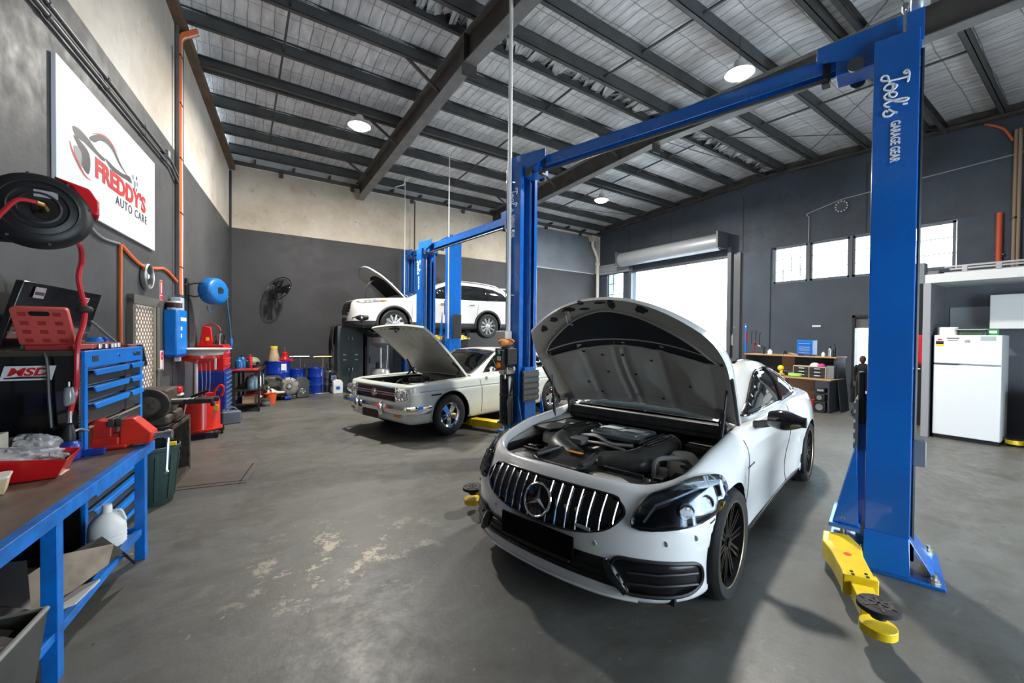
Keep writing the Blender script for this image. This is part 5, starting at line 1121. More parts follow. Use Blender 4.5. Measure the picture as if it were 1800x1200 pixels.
        b = MB(); b.lathe([(0, zz-.02), (.085, zz-.02), (.092, zz-.015), (.092, zz+.008), (.085, zz+.012), (0, zz+.012)], 24, X @ T(Lr, 0, 0))
        pd = b.build('pad', RUBBER, ar)
        b = MB()
        for k in range(3): b.bar(X @ T(Lr, 0, zz+.013) @ V((-.08*cos(pi*k/3), -.08*sin(pi*k/3), 0)), X @ T(Lr, 0, zz+.013) @ V((.08*cos(pi*k/3), .08*sin(pi*k/3), 0)), .012, .006)
        b.lathe([(.04, .01), (.05, .016), (.06, .01)], 20, X @ T(Lr, 0, zz+.003), caps=False); b.build('pad_tread', mat('worn_pad_rib', (.05, .045, .04), .6), pd)
        if len(a) > 4 and a[4]: lettering('MSD', .10, mat('msd_red', (.6, .01, .01), .5), X @ V((.30, -.112, .0)), X.to_3x3() @ V((1, 0, 0)), X.to_3x3() @ V((0, 0, 1)), ar, bold=.004, shear=.25, sx=1.3)
        if len(a) > 5: b = MB(); b.lathe([(0, .002), (.022, .002), (.022, 0)], 18, X @ T(.26, .0, .061)); b.build('round_sticker', mat('red_round_sticker', (.8, .06, .03), .5), ar)
    return t, posts, h
LA, PA, hA = lift('two_post_lift', 'tall blue two-post lift around the white coupe, yellow arms on the floor', (3.87, .95), (2.98, 4.40), 3.69, .10,
    [((3.50, 1.12), (2.72, .69), .13, .22, 0, 1), ((2.98, 3.98), (1.76, 3.35), .12, .21), ((4.13, 1.08), (4.72, 1.155), .12, .20), ((3.25, 4.05), (4.0, 3.70), .12, .20)])
W_, D_2 = .33, .24
# lettering on the two front faces of the near lift
xo = -(hA+D_2/2)
def post_text(po, h, sg, top, sz=1.):
    xc = sg*h; x0 = xc-.12*sg*0 + (0.0 if sg < 0 else 0.0)
    script_word(po, (x0+.06*sz, W_/2+.003, top-.26), (0, 0, -1), (-1.35, 0, 0), .125*sz)
    lettering('GARAGE GEAR', .070*sz, WHT_T, (x0, W_/2+.003, top-.73), (0, 0, -1), (-1, 0, 0), po, bold=.002, sx=.60)
post_text(PA[0], hA, -1, 3.69); post_text(PA[1], hA, 1, 3.69)
# limit box and hose on near post
b = MB(); b.bb((-hA-.20, -.06, .72), (-hA-.13, .06, .90)); b.build('release_box', MGREY, LA, bevel=.008)
b = MB(); b.tube([(-hA-.137, .04, .05), (-hA-.137, .04, 1.5), (-hA-.137, .04, 3.6)], .012, 6); b.build('hydraulic_hose', BLACK, LA)
b = MB(); b.bb((-hA+.13, .06, .98), (-hA+.17, .13, 1.36)); b.build('edge_guard', BLACKM, LA, bevel=.01)
b = MB(); b.cyl((-hA-.12, .02, 3.69), (-hA-.12, .02, 3.95), .014, n=8); b.box((-hA-.12, .08, 3.92), (.10, .10, .07)); b.build('top_pulley_block', ALU, LA, bevel=.006)
# power unit on the inner post
X = T(hA-.02, W_/2+.105, 0)
b = MB(); b.lathe([(0, .50), (.075, .50), (.09, .52), (.09, 1.10), (.082, 1.12), (0, 1.12)], 24, X); puo = b.build('hydraulic_tank', BLACKG, LA)
b = MB(); b.lathe([(.09, .86), (.094, .865), (.094, .88), (.09, .885)], 24, X, caps=False); b.build('tank_seam', BLACK, puo)
b = MB(); b.box((0, 0, 1.17), (.14, .15, .09), X); b.cyl(X @ V((0, .0, 1.19)), X @ V((-.14, .02, 1.19)), .022, n=10); b.cyl(X @ V((0, .05, 1.17)), X @ V((-.10, .14, 1.08)), .013, n=8); b.build('valve_block', STEEL, puo, bevel=.008)
b = MB(); b.lathe([(0, 1.22), (.085, 1.22), (.095, 1.24), (.095, 1.42), (.08, 1.46), (0, 1.46)], 20, X); b.box((.0, .02, 1.34), (.22, .17, .20), X); b.build('motor', BLACKM, puo, bevel=.01)
b = MB(); b.box((-.02, .13, 1.30), (.10, .06, .24), X); cbx = b.build('control_box', BLACK, puo, bevel=.008)
b = MB(); b.cyl(X @ V((-.02, .16, 1.385)), X @ V((-.02, .185, 1.385)), .020, n=14); b.build('green_button', mat('green_button', (.02, .25, .12), .4), cbx)
b = MB(); b.box((-.02, .165, 1.32), (.06, .006, .05), X); b.build('label', mat('pale_label', (.7, .6, .5), .6), cbx, smooth=0)
b = MB(); b.cyl(X @ V((-.02, .16, 1.235)), X @ V((-.02, .19, 1.235)), .026, n=14); b.build('isolator_knob', mat('yellow_isolator', (.8, .4, .01), .4), cbx)
b = MB(); b.box((-.02, .162, 1.235), (.085, .006, .085), X); b.build('isolator_plate', RED, cbx, smooth=0)
b = MB(); b.box((.06, .0, 1.60), (.16, .12, .10), X); b.build('junction_box', mat('beige_box', (.62, .60, .54), .5), LA, bevel=.008)
gl = MB(); M_ = (T(*((V((3.87, .95, 0))+V((2.98, 4.40, 0)))/2)) @ Rz(atan2(3.45, -.89)))
gp_ = M_ @ (X @ V((0, .03, 1.46)))
random.seed(8)
gt = thing('work_gloves', 'crumpled orange work gloves lying on the black lift motor', 'gloves', gp_)
for k, (dx, dy, a) in enumerate(((-.03, .0, .3), (.05, .02, 1.4))):
    g = MB(); g.ball((dx, dy, .05), (.075, .05, .045), 14)
    for f in range(5): g.tube(spline([(dx+.03*cos(a), dy+.03*sin(a), .06), (dx+.09*cos(a+f*.35-.7), dy+.09*sin(a+f*.35-.7), .085-.008*f), (dx+.13*cos(a+f*.4-.8), dy+.13*sin(a+f*.4-.8), .055)], 3), .014, 7)
    g.build('glove', mat('orange_glove_fabric', (.72, .27, .09), .8, var=.35, vs=20), gt)
LB, PB, hB = lift('two_post_lift', 'blue two-post lift around the pale classic car', (3.60, 5.25), (3.33, 8.57), 3.42, .10,
    [((3.62, 5.68), (3.10, 6.70), .12, .20, 1), ((3.75, 5.70), (4.5, 6.6), .12, .20), ((3.3, 8.15), (2.8, 7.75), .12, .20), ((3.5, 8.15), (4.3, 7.9), .12, .20)])
post_text(PB[1], hB, 1, 3.42)
LC, PC, hC = lift('two_post_lift', 'farthest blue two-post lift holding up the white SUV', (4.51, 9.75), (4.23, 12.30), 3.95, 1.42,
    [((4.42, 10.15), (3.75, 10.55), 1.52, 1.70), ((4.65, 10.15), (5.35, 10.6), 1.52, 1.70), ((4.1, 11.95), (3.7, 11.75), 1.52, 1.70), ((4.35, 11.95), (5.2, 11.75), 1.52, 1.70)])
b = MB(); b.bb((-hC-.29, -.07, 1.5), (-hC-.24, .16, 2.1)); b.build('rear_door_guard', BLACKM, LC, bevel=.006)
# conduits dropping from the roof to the lifts
def conduit(pts, r, label):
    b = MB(); b.tube(pts, r, 8); return tag(b.build('conduit', mat('white_pvc_conduit', (.74, .74, .72), .45), smooth=60), label, 'conduit', 'white power conduits dropping to the lifts')
c1 = M_ @ V((hA+.03, W_/2+.035, 0)); conduit([(c1.x, c1.y, 1.62), (c1.x, c1.y, 6.1)], .026, 'thick white conduit from the roof down the middle post of the near lift')
for z in (2.1, 2.9, 3.5): b = MB(); b.box((c1.x, c1.y+.01, z), (.08, .02, .03)); b.cyl((c1.x+.02, c1.y-.03, z), (c1.x+.07, c1.y-.04, z), .014, n=8); tag(b.build('conduit_clip', STEEL), {2.1: 'lowest', 2.9: 'middle', 3.5: 'topmost'}[z]+' of three steel clips holding the thick white conduit to the blue post', 'clip', 'clips on the thick white conduit')
conduit([(4.33, 9.63, 1.5), (4.33, 9.63, 6.02), (4.25, 9.55, 6.06)], .014, 'thin white conduit to the near post of the rear lift')
conduit(spline([(4.04, 12.1, 2.0), (4.04, 12.1, 5.9), (4.0, 12.1, 5.97), (3.75, 12.1, 5.85)], 6), .014, 'thin white hooked conduit to the far post beside the back wall')
# ================================================================ left side of the workshop
def lthing(name, label, cat, off, s, z=0., group=None, rz=0.): return thing(name, label, cat, LW(off, s, z), -DL+rz, group)
TXT_R = mat('red_print', (.62, .012, .015), .5); TXT_D = mat('dark_print', (.03, .03, .035), .5); TXT_W = mat('white_print', (.8, .8, .8), .5)
def msd(parent, o, xd, yd, size, name='sticker'):
    X = frame(o, xd, yd); b = MB(); b.prism([(-1.05*size, -.36*size), (.92*size, -.36*size), (1.1*size, .42*size), (-.86*size, .42*size)], .002, X); k = b.build(name, mat('white_sticker', (.72, .72, .72), .4), parent, smooth=0)
    zd = X.to_3x3() @ V((0, 0, 1)); lettering('MSD', .58*size, TXT_R, V(o)+zd*.003+X.to_3x3() @ V((0, .08*size, 0)), xd, yd, k, bold=.02*size, shear=.28, sx=1.35)
    b = MB(); b.prism([(-.9*size, -.27*size), (.8*size, -.27*size), (.84*size, -.18*size), (-.2*size, -.14*size), (-.87*size, -.2*size)], .0015, X @ T(0, 0, .002)); b.build('sticker_band', TXT_D, k, smooth=0); return k
# ---- wall sign
sg_ = lthing('shop_sign', 'large white sign board on the left wall with a car logo and red lettering', 'sign', .0, 7.045, 3.13)
b = MB(); b.bb((.004, -1.145, -.535), (.03, 1.145, .535)); b.build('sign_board', mat('white_sign_panel', (.80, .81, .86), .35), sg_, smooth=0)
SX = lambda y, z: (.032, y, z)
lettering("FREDDY'S", .235, TXT_R, SX(.15, -.09), (0, 1, 0), (0, 0, 1), sg_, bold=.010, fit=1.30)
lettering("AUTO CARE", .125, TXT_D, SX(.40, -.245), (0, 1, 0), (0, 0, 1), sg_, space=1.2, fit=.90)
XS = frame((.032, -.25, .07), (0, 1, 0), (0, 0, 1)) @ M4.Diagonal((.90, 1.0, 1, 1))
def flat(name, P, mt, sm=5, z=0.):
    Q = smooth2(P, sm) if sm else P; vs_, fs_ = tri_fill(Q, .2); b = MB(); b.add([XS @ V((q[0], q[1], z)) for q in vs_], [tuple(f) for f in fs_]); b.build(name, mt, sg_, smooth=0)
DKG = mat('charcoal_print', (.055, .05, .055), .5); GRP = mat('grey_print', (.30, .30, .31), .5)
flat('logo_bonnet', [(-.72, .03), (-.60, .055), (-.42, .04), (-.22, .00), (-.05, -.01), (-.10, -.04), (-.3, -.03), (-.5, -.02), (-.66, -.025)], DKG)
flat('logo_nose', [(-.70, -.03), (-.45, -.06), (-.38, -.14), (-.42, -.26), (-.56, -.22), (-.55, -.14), (-.62, -.09)], DKG)
flat('logo_lamp', [(-.70, -.12), (-.56, -.11), (-.50, -.22), (-.62, -.24)], GRP)
flat('logo_roof', [(-.40, .06), (-.20, .16), (.0, .195), (.18, .17), (.36, .08), (.55, .02), (.45, .035), (.30, .07), (.14, .135), (.0, .15), (-.16, .12), (-.30, .055)], DKG)
flat('logo_flank', [(-.04, .0), (.2, -.01), (.42, .0), (.62, .03), (.70, -.02), (.55, -.03), (.3, -.05), (.1, -.05)], DKG)
flat('logo_stripe', [(-.78, -.10), (-.70, -.17), (-.50, -.28), (-.36, -.30), (-.52, -.295), (-.72, -.19)], TXT_R, 3)
flat('logo_line', [(-.36, .11), (-.1, .20), (.1, .205), (.3, .15), (.1, .19), (-.1, .185)], TXT_R, 3)
for dy, dz, r in ((.74, .06, .022), (.80, .0, .03), (.86, .08, .018), (.88, .02, .022), (.78, -.06, .02), (.85, -.05, .015)): flat('logo_square', [(dy-r, dz-r), (dy+r, dz-r), (dy+r, dz+r), (dy-r, dz+r)], GRP if r > .02 else DKG, 0)
# ---- conduits, tray and cables on the left wall
GCON = mat('dark_grey_conduit', (.10, .102, .108), .45, var=.15)
for i, z in enumerate((3.86, 3.95)):
    b = MB(); b.tube([LW(.035, 12.3, z), LW(.035, 9, z), LW(.035, 5.2, z), LW(.035, 5.0, z-.06), LW(.035, 4.86, z-.10)], .018, 8)
    o = b.build('wall_conduit', GCON, smooth=60); tag(o, ('lower' if i == 0 else 'upper')+' one of the two grey pipes running above the white sign', 'conduit', 'grey pipes above the sign')
    for s in (11, 9.6, 8.3, 7.3, 6.3, 5.5): b = MB(); b.tube([LW(.035, s-.02, z), LW(.035, s+.02, z)], .024, 8); b.build('pipe_clip', GCON, o)
b = MB(); b.box((0, 0, 0), (.07, .09, .09)); o = b.build('junction_box', mat('grey_pipe_box', (.28, .28, .28), .5), bevel=.01); o.location = LW(.04, 5.45, 3.955); o.rotation_euler = (0, 0, -DL); tag(o, 'small grey box where the upper wall pipe turns near the cable tray', 'box')
ct = lthing('cable_tray', 'tall narrow perforated cable tray on the left wall carrying orange cables', 'tray', .0, 4.70, 2.15)
b = MB(); b.bb((0, -.17, 0), (.012, .10, 3.88)); b.bb((0, -.17, 0), (.05, -.155, 3.88)); b.bb((0, .09, 0), (.05, .10, 3.88)); b.build('tray', mat('grey_tray', (.16, .165, .165), .5, var=.2), ct, smooth=0)
b = MB()
for i in range(70): b.bb((.012, -.14, .03+i*.055), (.0135, -.115, .06+i*.055))
b.build('tray_slots', BLACK, ct, smooth=0, kind='stuff')
for k, (y, mt_) in enumerate(((-.08, ORANGE), (-.045, ORANGE), (-.01, ORANGE), (.03, WPL), (.06, ORANGE))):
    b = MB(); b.tube(spline([(.035+.004*(k % 2), y+.01*sin(i*1.3+k), i*.33) for i in range(12)]+[(.05, y, 3.8), (.16, y+.05, 3.92), (.2, y+.2, 4.05)], 4), .014, 6); b.build('cable', mt_, ct)
for z in (.4, 1.2, 2.0, 2.8, 3.5): b = MB(); b.bb((.02, -.10, z), (.055, .08, z+.012)); b.build('cable_tie', BLACK, ct, smooth=0)
def wire(pts, r, mt_, name, label, cat='cable', n=6): b = MB(); b.tube(spline(pts, n), r, 7); return tag(b.build(name, mt_), label, cat)
wire([LW(.02, 7.75, 2.55), LW(.02, 7.4, 2.46), LW(.02, 6.96, 2.48)], .012, mat('grey_cable', (.25, .25, .26), .5), 'cable', 'short grey cable sagging from the red hose reel to the orange cables')
wire([LW(.02, 6.94, 2.48), LW(.02, 6.94, 2.2), LW(.02, 6.945, 1.9), LW(.02, 6.94, 1.48)], .016, ORANGE, 'cable', 'orange cable hanging straight down the wall beside the lattice door')
wire([LW(.02, 6.94, 2.48), LW(.02, 6.4, 2.36), LW(.02, 5.9, 2.38), LW(.02, 5.45, 2.43), LW(.02, 5.0, 2.36), LW(.02, 4.75, 2.3)], .018, ORANGE, 'cable', 'orange cable sagging along the wall above the clock')
wire([LW(.03, 4.75, 2.36), LW(.04, 4.5, 2.32), LW(.03, 4.25, 2.38), LW(.03, 4.2, 2.2), LW(.03, 4.2, 1.2)], .010, BLACK, 'cable', 'thin black cable dropping down the wall beside the blue hose reel')
# ---- clock and safety signs
ck = lthing('wall_clock', 'round steel-rimmed wall clock above the lattice door', 'clock', .0, 6.19, 2.245)
XC = frame((0, 0, 0), (0, 1, 0), (0, 0, 1))
b = MB(); b.lathe([(.12, 0), (.145, .01), (.15, .05), (.14, .065), (.128, .06), (.126, .04)], 36, XC, caps=False); b.build('clock_rim', ALU, ck)
b = MB(); b.lathe([(0, .04), (.128, .04)], 36, XC); b.build('clock_face', mat('dark_clock_face', (.05, .055, .06), .3), ck)
b = MB(); b.prism([(-.006, -.02), (.006, -.02), (.004, .09), (-.004, .09)], .003, XC @ T(0, 0, .043) @ Rz(.9)); b.prism([(-.007, -.02), (.007, -.02), (.005, .06), (-.005, .06)], .003, XC @ T(0, 0, .047) @ Rz(2.2)); b.lathe([(0, .055), (.02, .05), (.03, .043)], 14, XC); b.build('clock_hand', WPL, ck)
fs = lthing('fire_sign', 'tall narrow red and white fire sign on the wall right of the clock', 'sign', .0, 5.54, 2.14)
b = MB(); b.bb((.001, -.055, -.13), (.006, .055, .13)); b.build('sign_plate', WPL, fs, smooth=0)
b = MB(); b.bb((.006, -.05, -.06), (.0075, .05, .125)); b.bb((.006, -.05, -.125), (.0075, .05, -.07)); b.build('red_field', TXT_R, fs, smooth=0)
b = MB(); b.bb((.008, -.014, -.04), (.009, .014, .10)); b.build('white_pictogram', TXT_W, fs, smooth=0)
fs = lthing('fire_sign', 'small red and white notice stuck low on the wall beside the lattice door', 'sign', .0, 5.50, 1.23)
b = MB(); b.bb((.001, -.09, -.14), (.005, .07, .12)); b.build('sign_plate', mat('pale_pink_sign', (.75, .6, .6), .5), fs, smooth=0)
b = MB(); b.lathe([(.02, 0), (.055, 0), (.055, .002), (.02, .002)], 20, frame((.006, -.01, .05), (0, 1, 0), (0, 0, 1)), caps=False); b.build('red_ring', TXT_R, fs)
# ---- blue wall cabinet with a jar on top
wc = lthing('wall_cabinet', 'narrow blue steel cabinet hung on the wall below the cable tray', 'cabinet', .0, 5.20, 1.28)
b = MB(); b.prism([(.0, -.22), (.13, -.22), (.16, -.18), (.16, .22), (.0, .22)], .62, T(0, 0, 0)); b.build('body', BLUE2, wc, bevel=.012)
b = MB(); b.prism([(.01, -.20), (.12, -.20), (.15, -.17), (.15, .20), (.01, .20)], .03, T(0, 0, -.03)); b.build('base_lip', BLUE3, wc, bevel=.006)
for z, w_ in ((.47, .30), (.34, .08), (.24, .06)): b = MB(); b.bb((.161, -.13, z), (.163, -.13+w_, z+.05)); b.build('label', TXT_W, wc, smooth=0)
b = MB(); b.bb((.04, .08, -.10), (.11, .16, -.03)); b.build('outlet', WPL, wc, bevel=.01)
b = MB(); b.lathe([(0, 0), (.08, 0), (.085, .02), (.085, .10), (.075, .12), (0, .12)], 20, T(.09, -.12, .62)); jr = b.build('paper_roll', WPL, wc); b = MB(); b.lathe([(.086, .025), (.087, .03), (.087, .09), (.086, .095)], 20, T(.09, -.12, .62), caps=False); b.build('roll_wrapper', mat('dark_brown_wrapper', (.06, .02, .02), .4), jr)
b = MB(); b.bb((.02, .0, .62), (.14, .18, .80)); b.build('clear_dispenser', mat('blue_white_plastic', (.45, .55, .7), .3, var=.3, vs=12), wc, bevel=.01)
# ---- hose reels
hr = thing('hose_reel', 'big black and red retractable hose reel on the wall beside the white sign', 'reel', LW(.58, 9.82, 2.15), -DL, scale=.74)
XR_ = frame((0, 0, 0), (.86, .50, 0), (0, -.12, 1))
XH = frame((0, 0, 0), V((.93, .36, 0)), V((-.05, .12, 1)))
b = MB(); b.lathe([(0, .075), (.12, .075), (.13, .085), (.20, .07), (.225, .05), (.24, .0), (.225, -.05), (.20, -.07), (0, -.075)], 44, XH); rb_ = b.build('reel_housing', BLACK, hr, smooth=40)
b = MB(); b.lathe([(.165, .080), (.17, .086), (.18, .080)], 40, XH, caps=False); b.lathe([(.085, .083), (.09, .089), (.1, .084)], 40, XH, caps=False); b.build('housing_ring', BLACKM, rb_)
b = MB(); b.box((.03, .09, .082), (.10, .045, .004), XH); b.build('reel_label', mat('silver_label', (.35, .33, .36), .4), rb_, smooth=0)
b = MB(); b.lathe([(0, .085), (.06, .085), (.06, .075)], 24, XH @ T(.03, -.01, 0)); b.build('hub', BLACKG, rb_)
for k in range(8): b = MB(); b.lathe([(0, .01), (.008, .01), (.008, 0)], 8, XH @ T(.222*cos(k*pi/4+.2), .222*sin(k*pi/4+.2), .05)); b.build('housing_screw', DGREY, rb_)
b = MB(); b.prism([(.06, .245), (.22, .20), (.265, .12), (.265, .02), (.22, .03), (.14, .19)], .13, XH @ T(0, 0, -.10)); b.build('red_shroud', RED, hr, bevel=.012)
b = MB(); b.bb((-.52, -.05, -.20), (-.06, .05, -.16)); b.bb((-.56, -.10, -.30), (-.52, .10, .20)); b.bb((-.10, -.05, -.2), (-.05, .05, .1)); b.build('wall_bracket', BLACKM, hr, bevel=.006)
c0 = XH @ V((.03, -.01, .09)); b = MB(); b.cyl(c0, XH @ V((.015, -.0, .15)), .016, n=6); b.cyl(XH @ V((.015, 0, .15)), XH @ V((-.01, 0, .17)), .013, n=10); b.build('brass_fitting', BRASS, hr)
HOSE = mat('red_rubber_hose', (.50, .018, .03), .33, coat=.3)
b = MB(); b.tube(spline([XH @ V((-.01, 0, .17)), XH @ V((-.08, -.01, .19)), XH @ V((-.14, -.10, .17)), XH @ V((-.2, -.2, .15)), XH @ V((-.34, -.26, .15)), XH @ V((-.55, -.24, .12))], 6), .012, 8); b.build('inlet_hose', HOSE, hr)
inv = (T(*LW(.58, 9.82, 2.15)) @ Rz(-DL) @ M4.Scale(.74, 4)).inverted()
hp = [LW(.45, 9.5, 2.1), LW(.40, 8.95, 2.16), LW(.35, 8.73, 2.08), LW(.33, 8.72, 1.95), LW(.38, 8.78, 1.75), LW(.40, 8.86, 1.64), LW(.40, 8.93, 1.53), LW(.40, 8.95, 1.36), LW(.39, 8.93, 1.22), LW(.38, 8.96, 1.13), LW(.385, 9.01, 1.06)]
b = MB(); b.tube(spline([inv @ p for p in hp], 6), .019, 8); b.build('hanging_hose', HOSE, hr)
b = MB(); p = inv @ LW(.38, 8.785, 1.74); b.ball(p, (.06, .06, .038), 16); b.build('hose_stopper', RUBBER, hr)
b = MB(); b.cyl(inv @ LW(.385, 9.0, 1.10), inv @ LW(.39, 9.02, 1.03), .013, .018, 10); b.build('hose_coupling', STEEL, hr)
sp = thing('air_tool', 'blue and black air tool on the end of the red hose, standing on the bench', 'tool', LW(.39, 9.02, .803), -DL, scale=.93)
b = MB(); b.lathe([(0, 0), (.05, 0), (.055, .01), (.055, .10), (.04, .125), (0, .13)], 18); b.build('cup', BLUE3, sp); b = MB(); b.lathe([(.03, .12), (.034, .15), (.028, .20), (.02, .235), (0, .237)], 14); b.build('handle', BLACK, sp); b = MB(); b.tube(spline([(0, .02, .17), (.03, .06, .19), (.07, .07, .17)], 4), .008, 6); b.build('trigger', ALU, sp)
br_ = thing('hose_reel', 'oval blue air hose reel on a swing bracket in the back left corner', 'reel', LW(.32, 4.02, 2.28), -DL)
XB = frame((0, 0, 0), V((.30, .95, 0)), (0, 0, 1))
b = MB(); P = []
for i in range(13):
    z_ = -.11+.22*i/12; k = (1-abs(z_/.118)**4)**.25 if abs(z_) < .118 else 0
    P.append([XB @ V((k*.31*cos(a)*1.0, k*.22*sin(a), z_)) for a in [2*pi*j/36 for j in range(37)]])
b.grid(P); b.add(P[0], [tuple(range(36))]); b.add(P[-1], [tuple(range(36))]); b.build('reel_case', mat('blue_reel_plastic', (.0, .13, .42), .4), br_, smooth=60)
b = MB(); b.prism([(-.07, .04), (.0, .06), (.10, .02), (.08, -.05), (-.06, -.06)], .012, XB @ T(-.02, .02, .108)); b.prism([(-.07, .04), (.0, .06), (.10, .02), (.08, -.05), (-.06, -.06)], .012, XB @ T(-.02, .02, -.12)); b.build('case_grip', BLACK, br_, bevel=.006)
b = MB(); b.box((.30, 0, 0), (.05, .16, .14), XB); b.build('hose_guide', WPL, br_, bevel=.012)
b = MB(); b.tube(spline([(-.30, -.28, .05), (-.20, -.27, .09), (-.04, -.25, .1)], 5), .012, 7); b.tube(spline([(-.29, -.28, -.08), (-.2, -.27, -.12), (-.04, -.25, -.06)], 5), .012, 7); b.bb((-.32, -.32, -.16), (-.29, -.22, .16)); b.build('swing_bracket', BLACKM, br_)
b = MB(); b.tube(spline([XB @ V((.30, .05, 0)), XB @ V((.40, .02, 0)), XB @ V((.44, -.2, 0)), XB @ V((.52, -.55, 0)), XB @ V((.56, -.80, 0))], 6), .012, 7); b.build('air_hose', mat('teal_blue_hose', (.02, .12, .22), .4), br_)
b = MB(); b.cyl(XB @ V((.56, -.80, 0)), XB @ V((.57, -.90, 0)), .022, n=10); b.tube([XB @ V((.57, -.90, 0)), XB @ V((.56, -.96, 0)), XB @ V((.44, -1.06, 0))], .007, 6); b.tube([XB @ V((.57, -.87, .0)), XB @ V((.60, -.93, 0))], .012, 6); b.build('blow_gun', BLUE2, br_)
b = MB(); b.tube([XB @ V((-.1+.09*cos(a), -.22+.10*sin(a)-.03, 0)) for a in np.linspace(pi, 2*pi, 12)], .008, 6); b.build('hose_loop', mat('teal_blue_hose2', (.02, .12, .22), .4), br_)
# ---- wall fan on the back wall
fn = thing('wall_fan', 'dark round wall fan tilted on the back wall near the left corner', 'fan', (.80, 12.36, 2.60))
XF = frame((.06, -.16, .12), V((.62, -.62, 0)), V((.35, .28, .9)))
for r in (.33, .26, .19, .12): b = MB(); b.tube([XF @ V((r*cos(2*pi*k/40), r*sin(2*pi*k/40), .05*(1-(r/.33)**2))) for k in range(40)], .006 if r < .33 else .012, 5, closed=True); b.build('guard_ring', BLACK, fn)
for k in range(24):
    a = 2*pi*k/24; b = MB(); b.tube([XF @ V((r*cos(a), r*sin(a), .05*(1-(r/.33)**2))) for r in (.03, .15, .25, .33)], .004, 4); b.build('guard_wire', BLACK, fn)
for k in range(3):
    a = 2*pi*k/3; b = MB(); b.grid([[XF @ (Rz(a) @ V((r*cos(t), r*sin(t), -.03+.05*t))) for t in np.linspace(-.5, .5, 6)] for r in (.05, .15, .24, .29)]); b.build('blade', BLACKG, fn, solid=.006)
b = MB(); b.cyl(XF @ V((0, 0, .0)), XF @ V((0, 0, -.16)), .07, .06, 18); b.build('fan_motor', BLACK, fn); b = MB(); b.tube([XF @ V((0, 0, -.12)), (.0, -.05, .0), (.0, -.04, -.28)], .02, 8); b.bb((-.05, -.03, -.36), (.05, .0, .12)); b.build('fan_bracket', BLACK, fn)
# ---- blue steel workbench
wbn = lthing('workbench', 'blue steel workbench with a stained dark plate top in the front left corner', 'bench', 0, 0)
Y0, Y1 = -11.6, -8.66
b = MB(); b.bb((.05, Y0, .765), (.655, -8.96, .80)); b.bb((.455, -8.96, .765), (.655, Y1, .80)); b.build('bench_top', mat('stained_brown_steel_plate', (.135, .105, .082), .42, col2=(.065, .052, .045), vs=4, stretch=(2.2, 1, 1), bump=.15, bs=14), wbn, bevel=.003)
b = MB(); b.bb((.655, Y0, .735), (.70, Y1+.02, .803)); b.bb((.455, Y1, .735), (.70, Y1+.03, .803)); b.build('top_edge', BENCHB, wbn, bevel=.003)
random.seed(21)
for y in (-8.76, -9.92, -11.1):
    for x in (.655, .08):
        if x < .1 and y > -9: y = -9.02
        b = MB(); b.bb((x-.028, y-.028, 0), (x+.028, y+.028, .765)); b.build('leg', BENCHB, wbn, bevel=.003)
for y in (-9.36,): b = MB(); b.bb((.32, y-.02, .45), (.36, y+.02, .76)); b.build('hanger', BENCHB, wbn, bevel=.003)
b = MB(); b.bb((.635, Y0, .19), (.675, -8.82, .23)); b.build('lower_rail', BENCHB, wbn, bevel=.003)
for y in (-8.76, -9.92, -11.1): b = MB(); b.bb((.10, y-.02, .19), (.64, y+.02, .23)); b.build('cross_rail', BENCHB, wbn, bevel=.003)
b = MB(); b.bb((.08, Y0, .17), (.63, -8.84, .19)); b.build('lower_shelf', STEEL_D, wbn, smooth=0)
for k, (x, y, r) in enumerate(((.45, -9.4, .07), (.3, -10.1, .12), (.55, -9.8, .05), (.4, -9.0, .04))): pass
# things on the bench
vs = thing('bench_vise', 'big red bench vise bolted on the far end of the blue workbench', 'vise', LW(.50, 8.84, .803), -DL)
VR = mat('red_vise_paint', (.50, .018, .008), .45, col2=(.30, .01, .006), vs=8)
b = MB(); b.bb((-.28, .02, 0), (.06, .16, .085)); b.bb((-.10, .0, 0), (.10, .18, .03)); b.build('base', VR, vs, bevel=.012)
b = MB(); b.prism([(-.30, 0), (.02, 0), (.02, .15), (-.06, .17), (-.12, .13), (-.30, .10)], .12, frame((0, .15, .03), (1, 0, 0), (0, 0, 1))); b.build('fixed_jaw', VR, vs, bevel=.01)
b = MB(); b.prism([(.06, .02), (.22, .02), (.23, .09), (.13, .20), (.06, .19)], .13, frame((0, .155, .0), (1, 0, 0), (0, 0, 1))); b.build('moving_jaw', mat('bright_red_vise_jaw', (.68, .03, .012), .4, var=.2), vs, bevel=.008)
b = MB(); b.bb((.0, .04, .03), (.12, .13, .10)); b.build('slide', VR, vs, bevel=.006)
for x in (.005, .045): b = MB(); b.bb((x, .01, .15), (x+.03, .165, .205)); b.build('jaw_plate', STEEL_D, vs, bevel=.003)
b = MB(); b.cyl((.20, .09, .06), (.31, .09, .06), .022, n=14); b.cyl((.285, .09, .06), (.325, .09, .06), .03, n=14); b.build('screw', STEEL, vs); b = MB(); b.cyl((.305, .09, .08), (.30, .05, -.20), .010, n=8); b.ball((.30, .05, -.20), .016, 8); b.ball((.305, .09, .08), .016, 8); b.build('tommy_bar', STEEL, vs)
bt = thing('blue_clamp_bar', 'long flat dark blue bar lying across the far end of the bench', 'bar', LW(.17, 8.99, .803), -DL+.10)
b = MB(); b.bb((0, 0, 0), (.36, .05, .022)); b.bb((0, .004, .022), (.36, .012, .036)); b.bb((0, .036, .022), (.36, .046, .036)); b.build('bar', BLUE3, bt, bevel=.003); b = MB(); b.bb((-.07, -.05, 0), (-.005, .02, .04)); b.build('end_block', BLUE2, bt, bevel=.008)
rbn = thing('parts_bin', 'open red plastic parts bin full of clear bags on the bench', 'bin', LW(.285, 9.33, .803), -DL+.15)
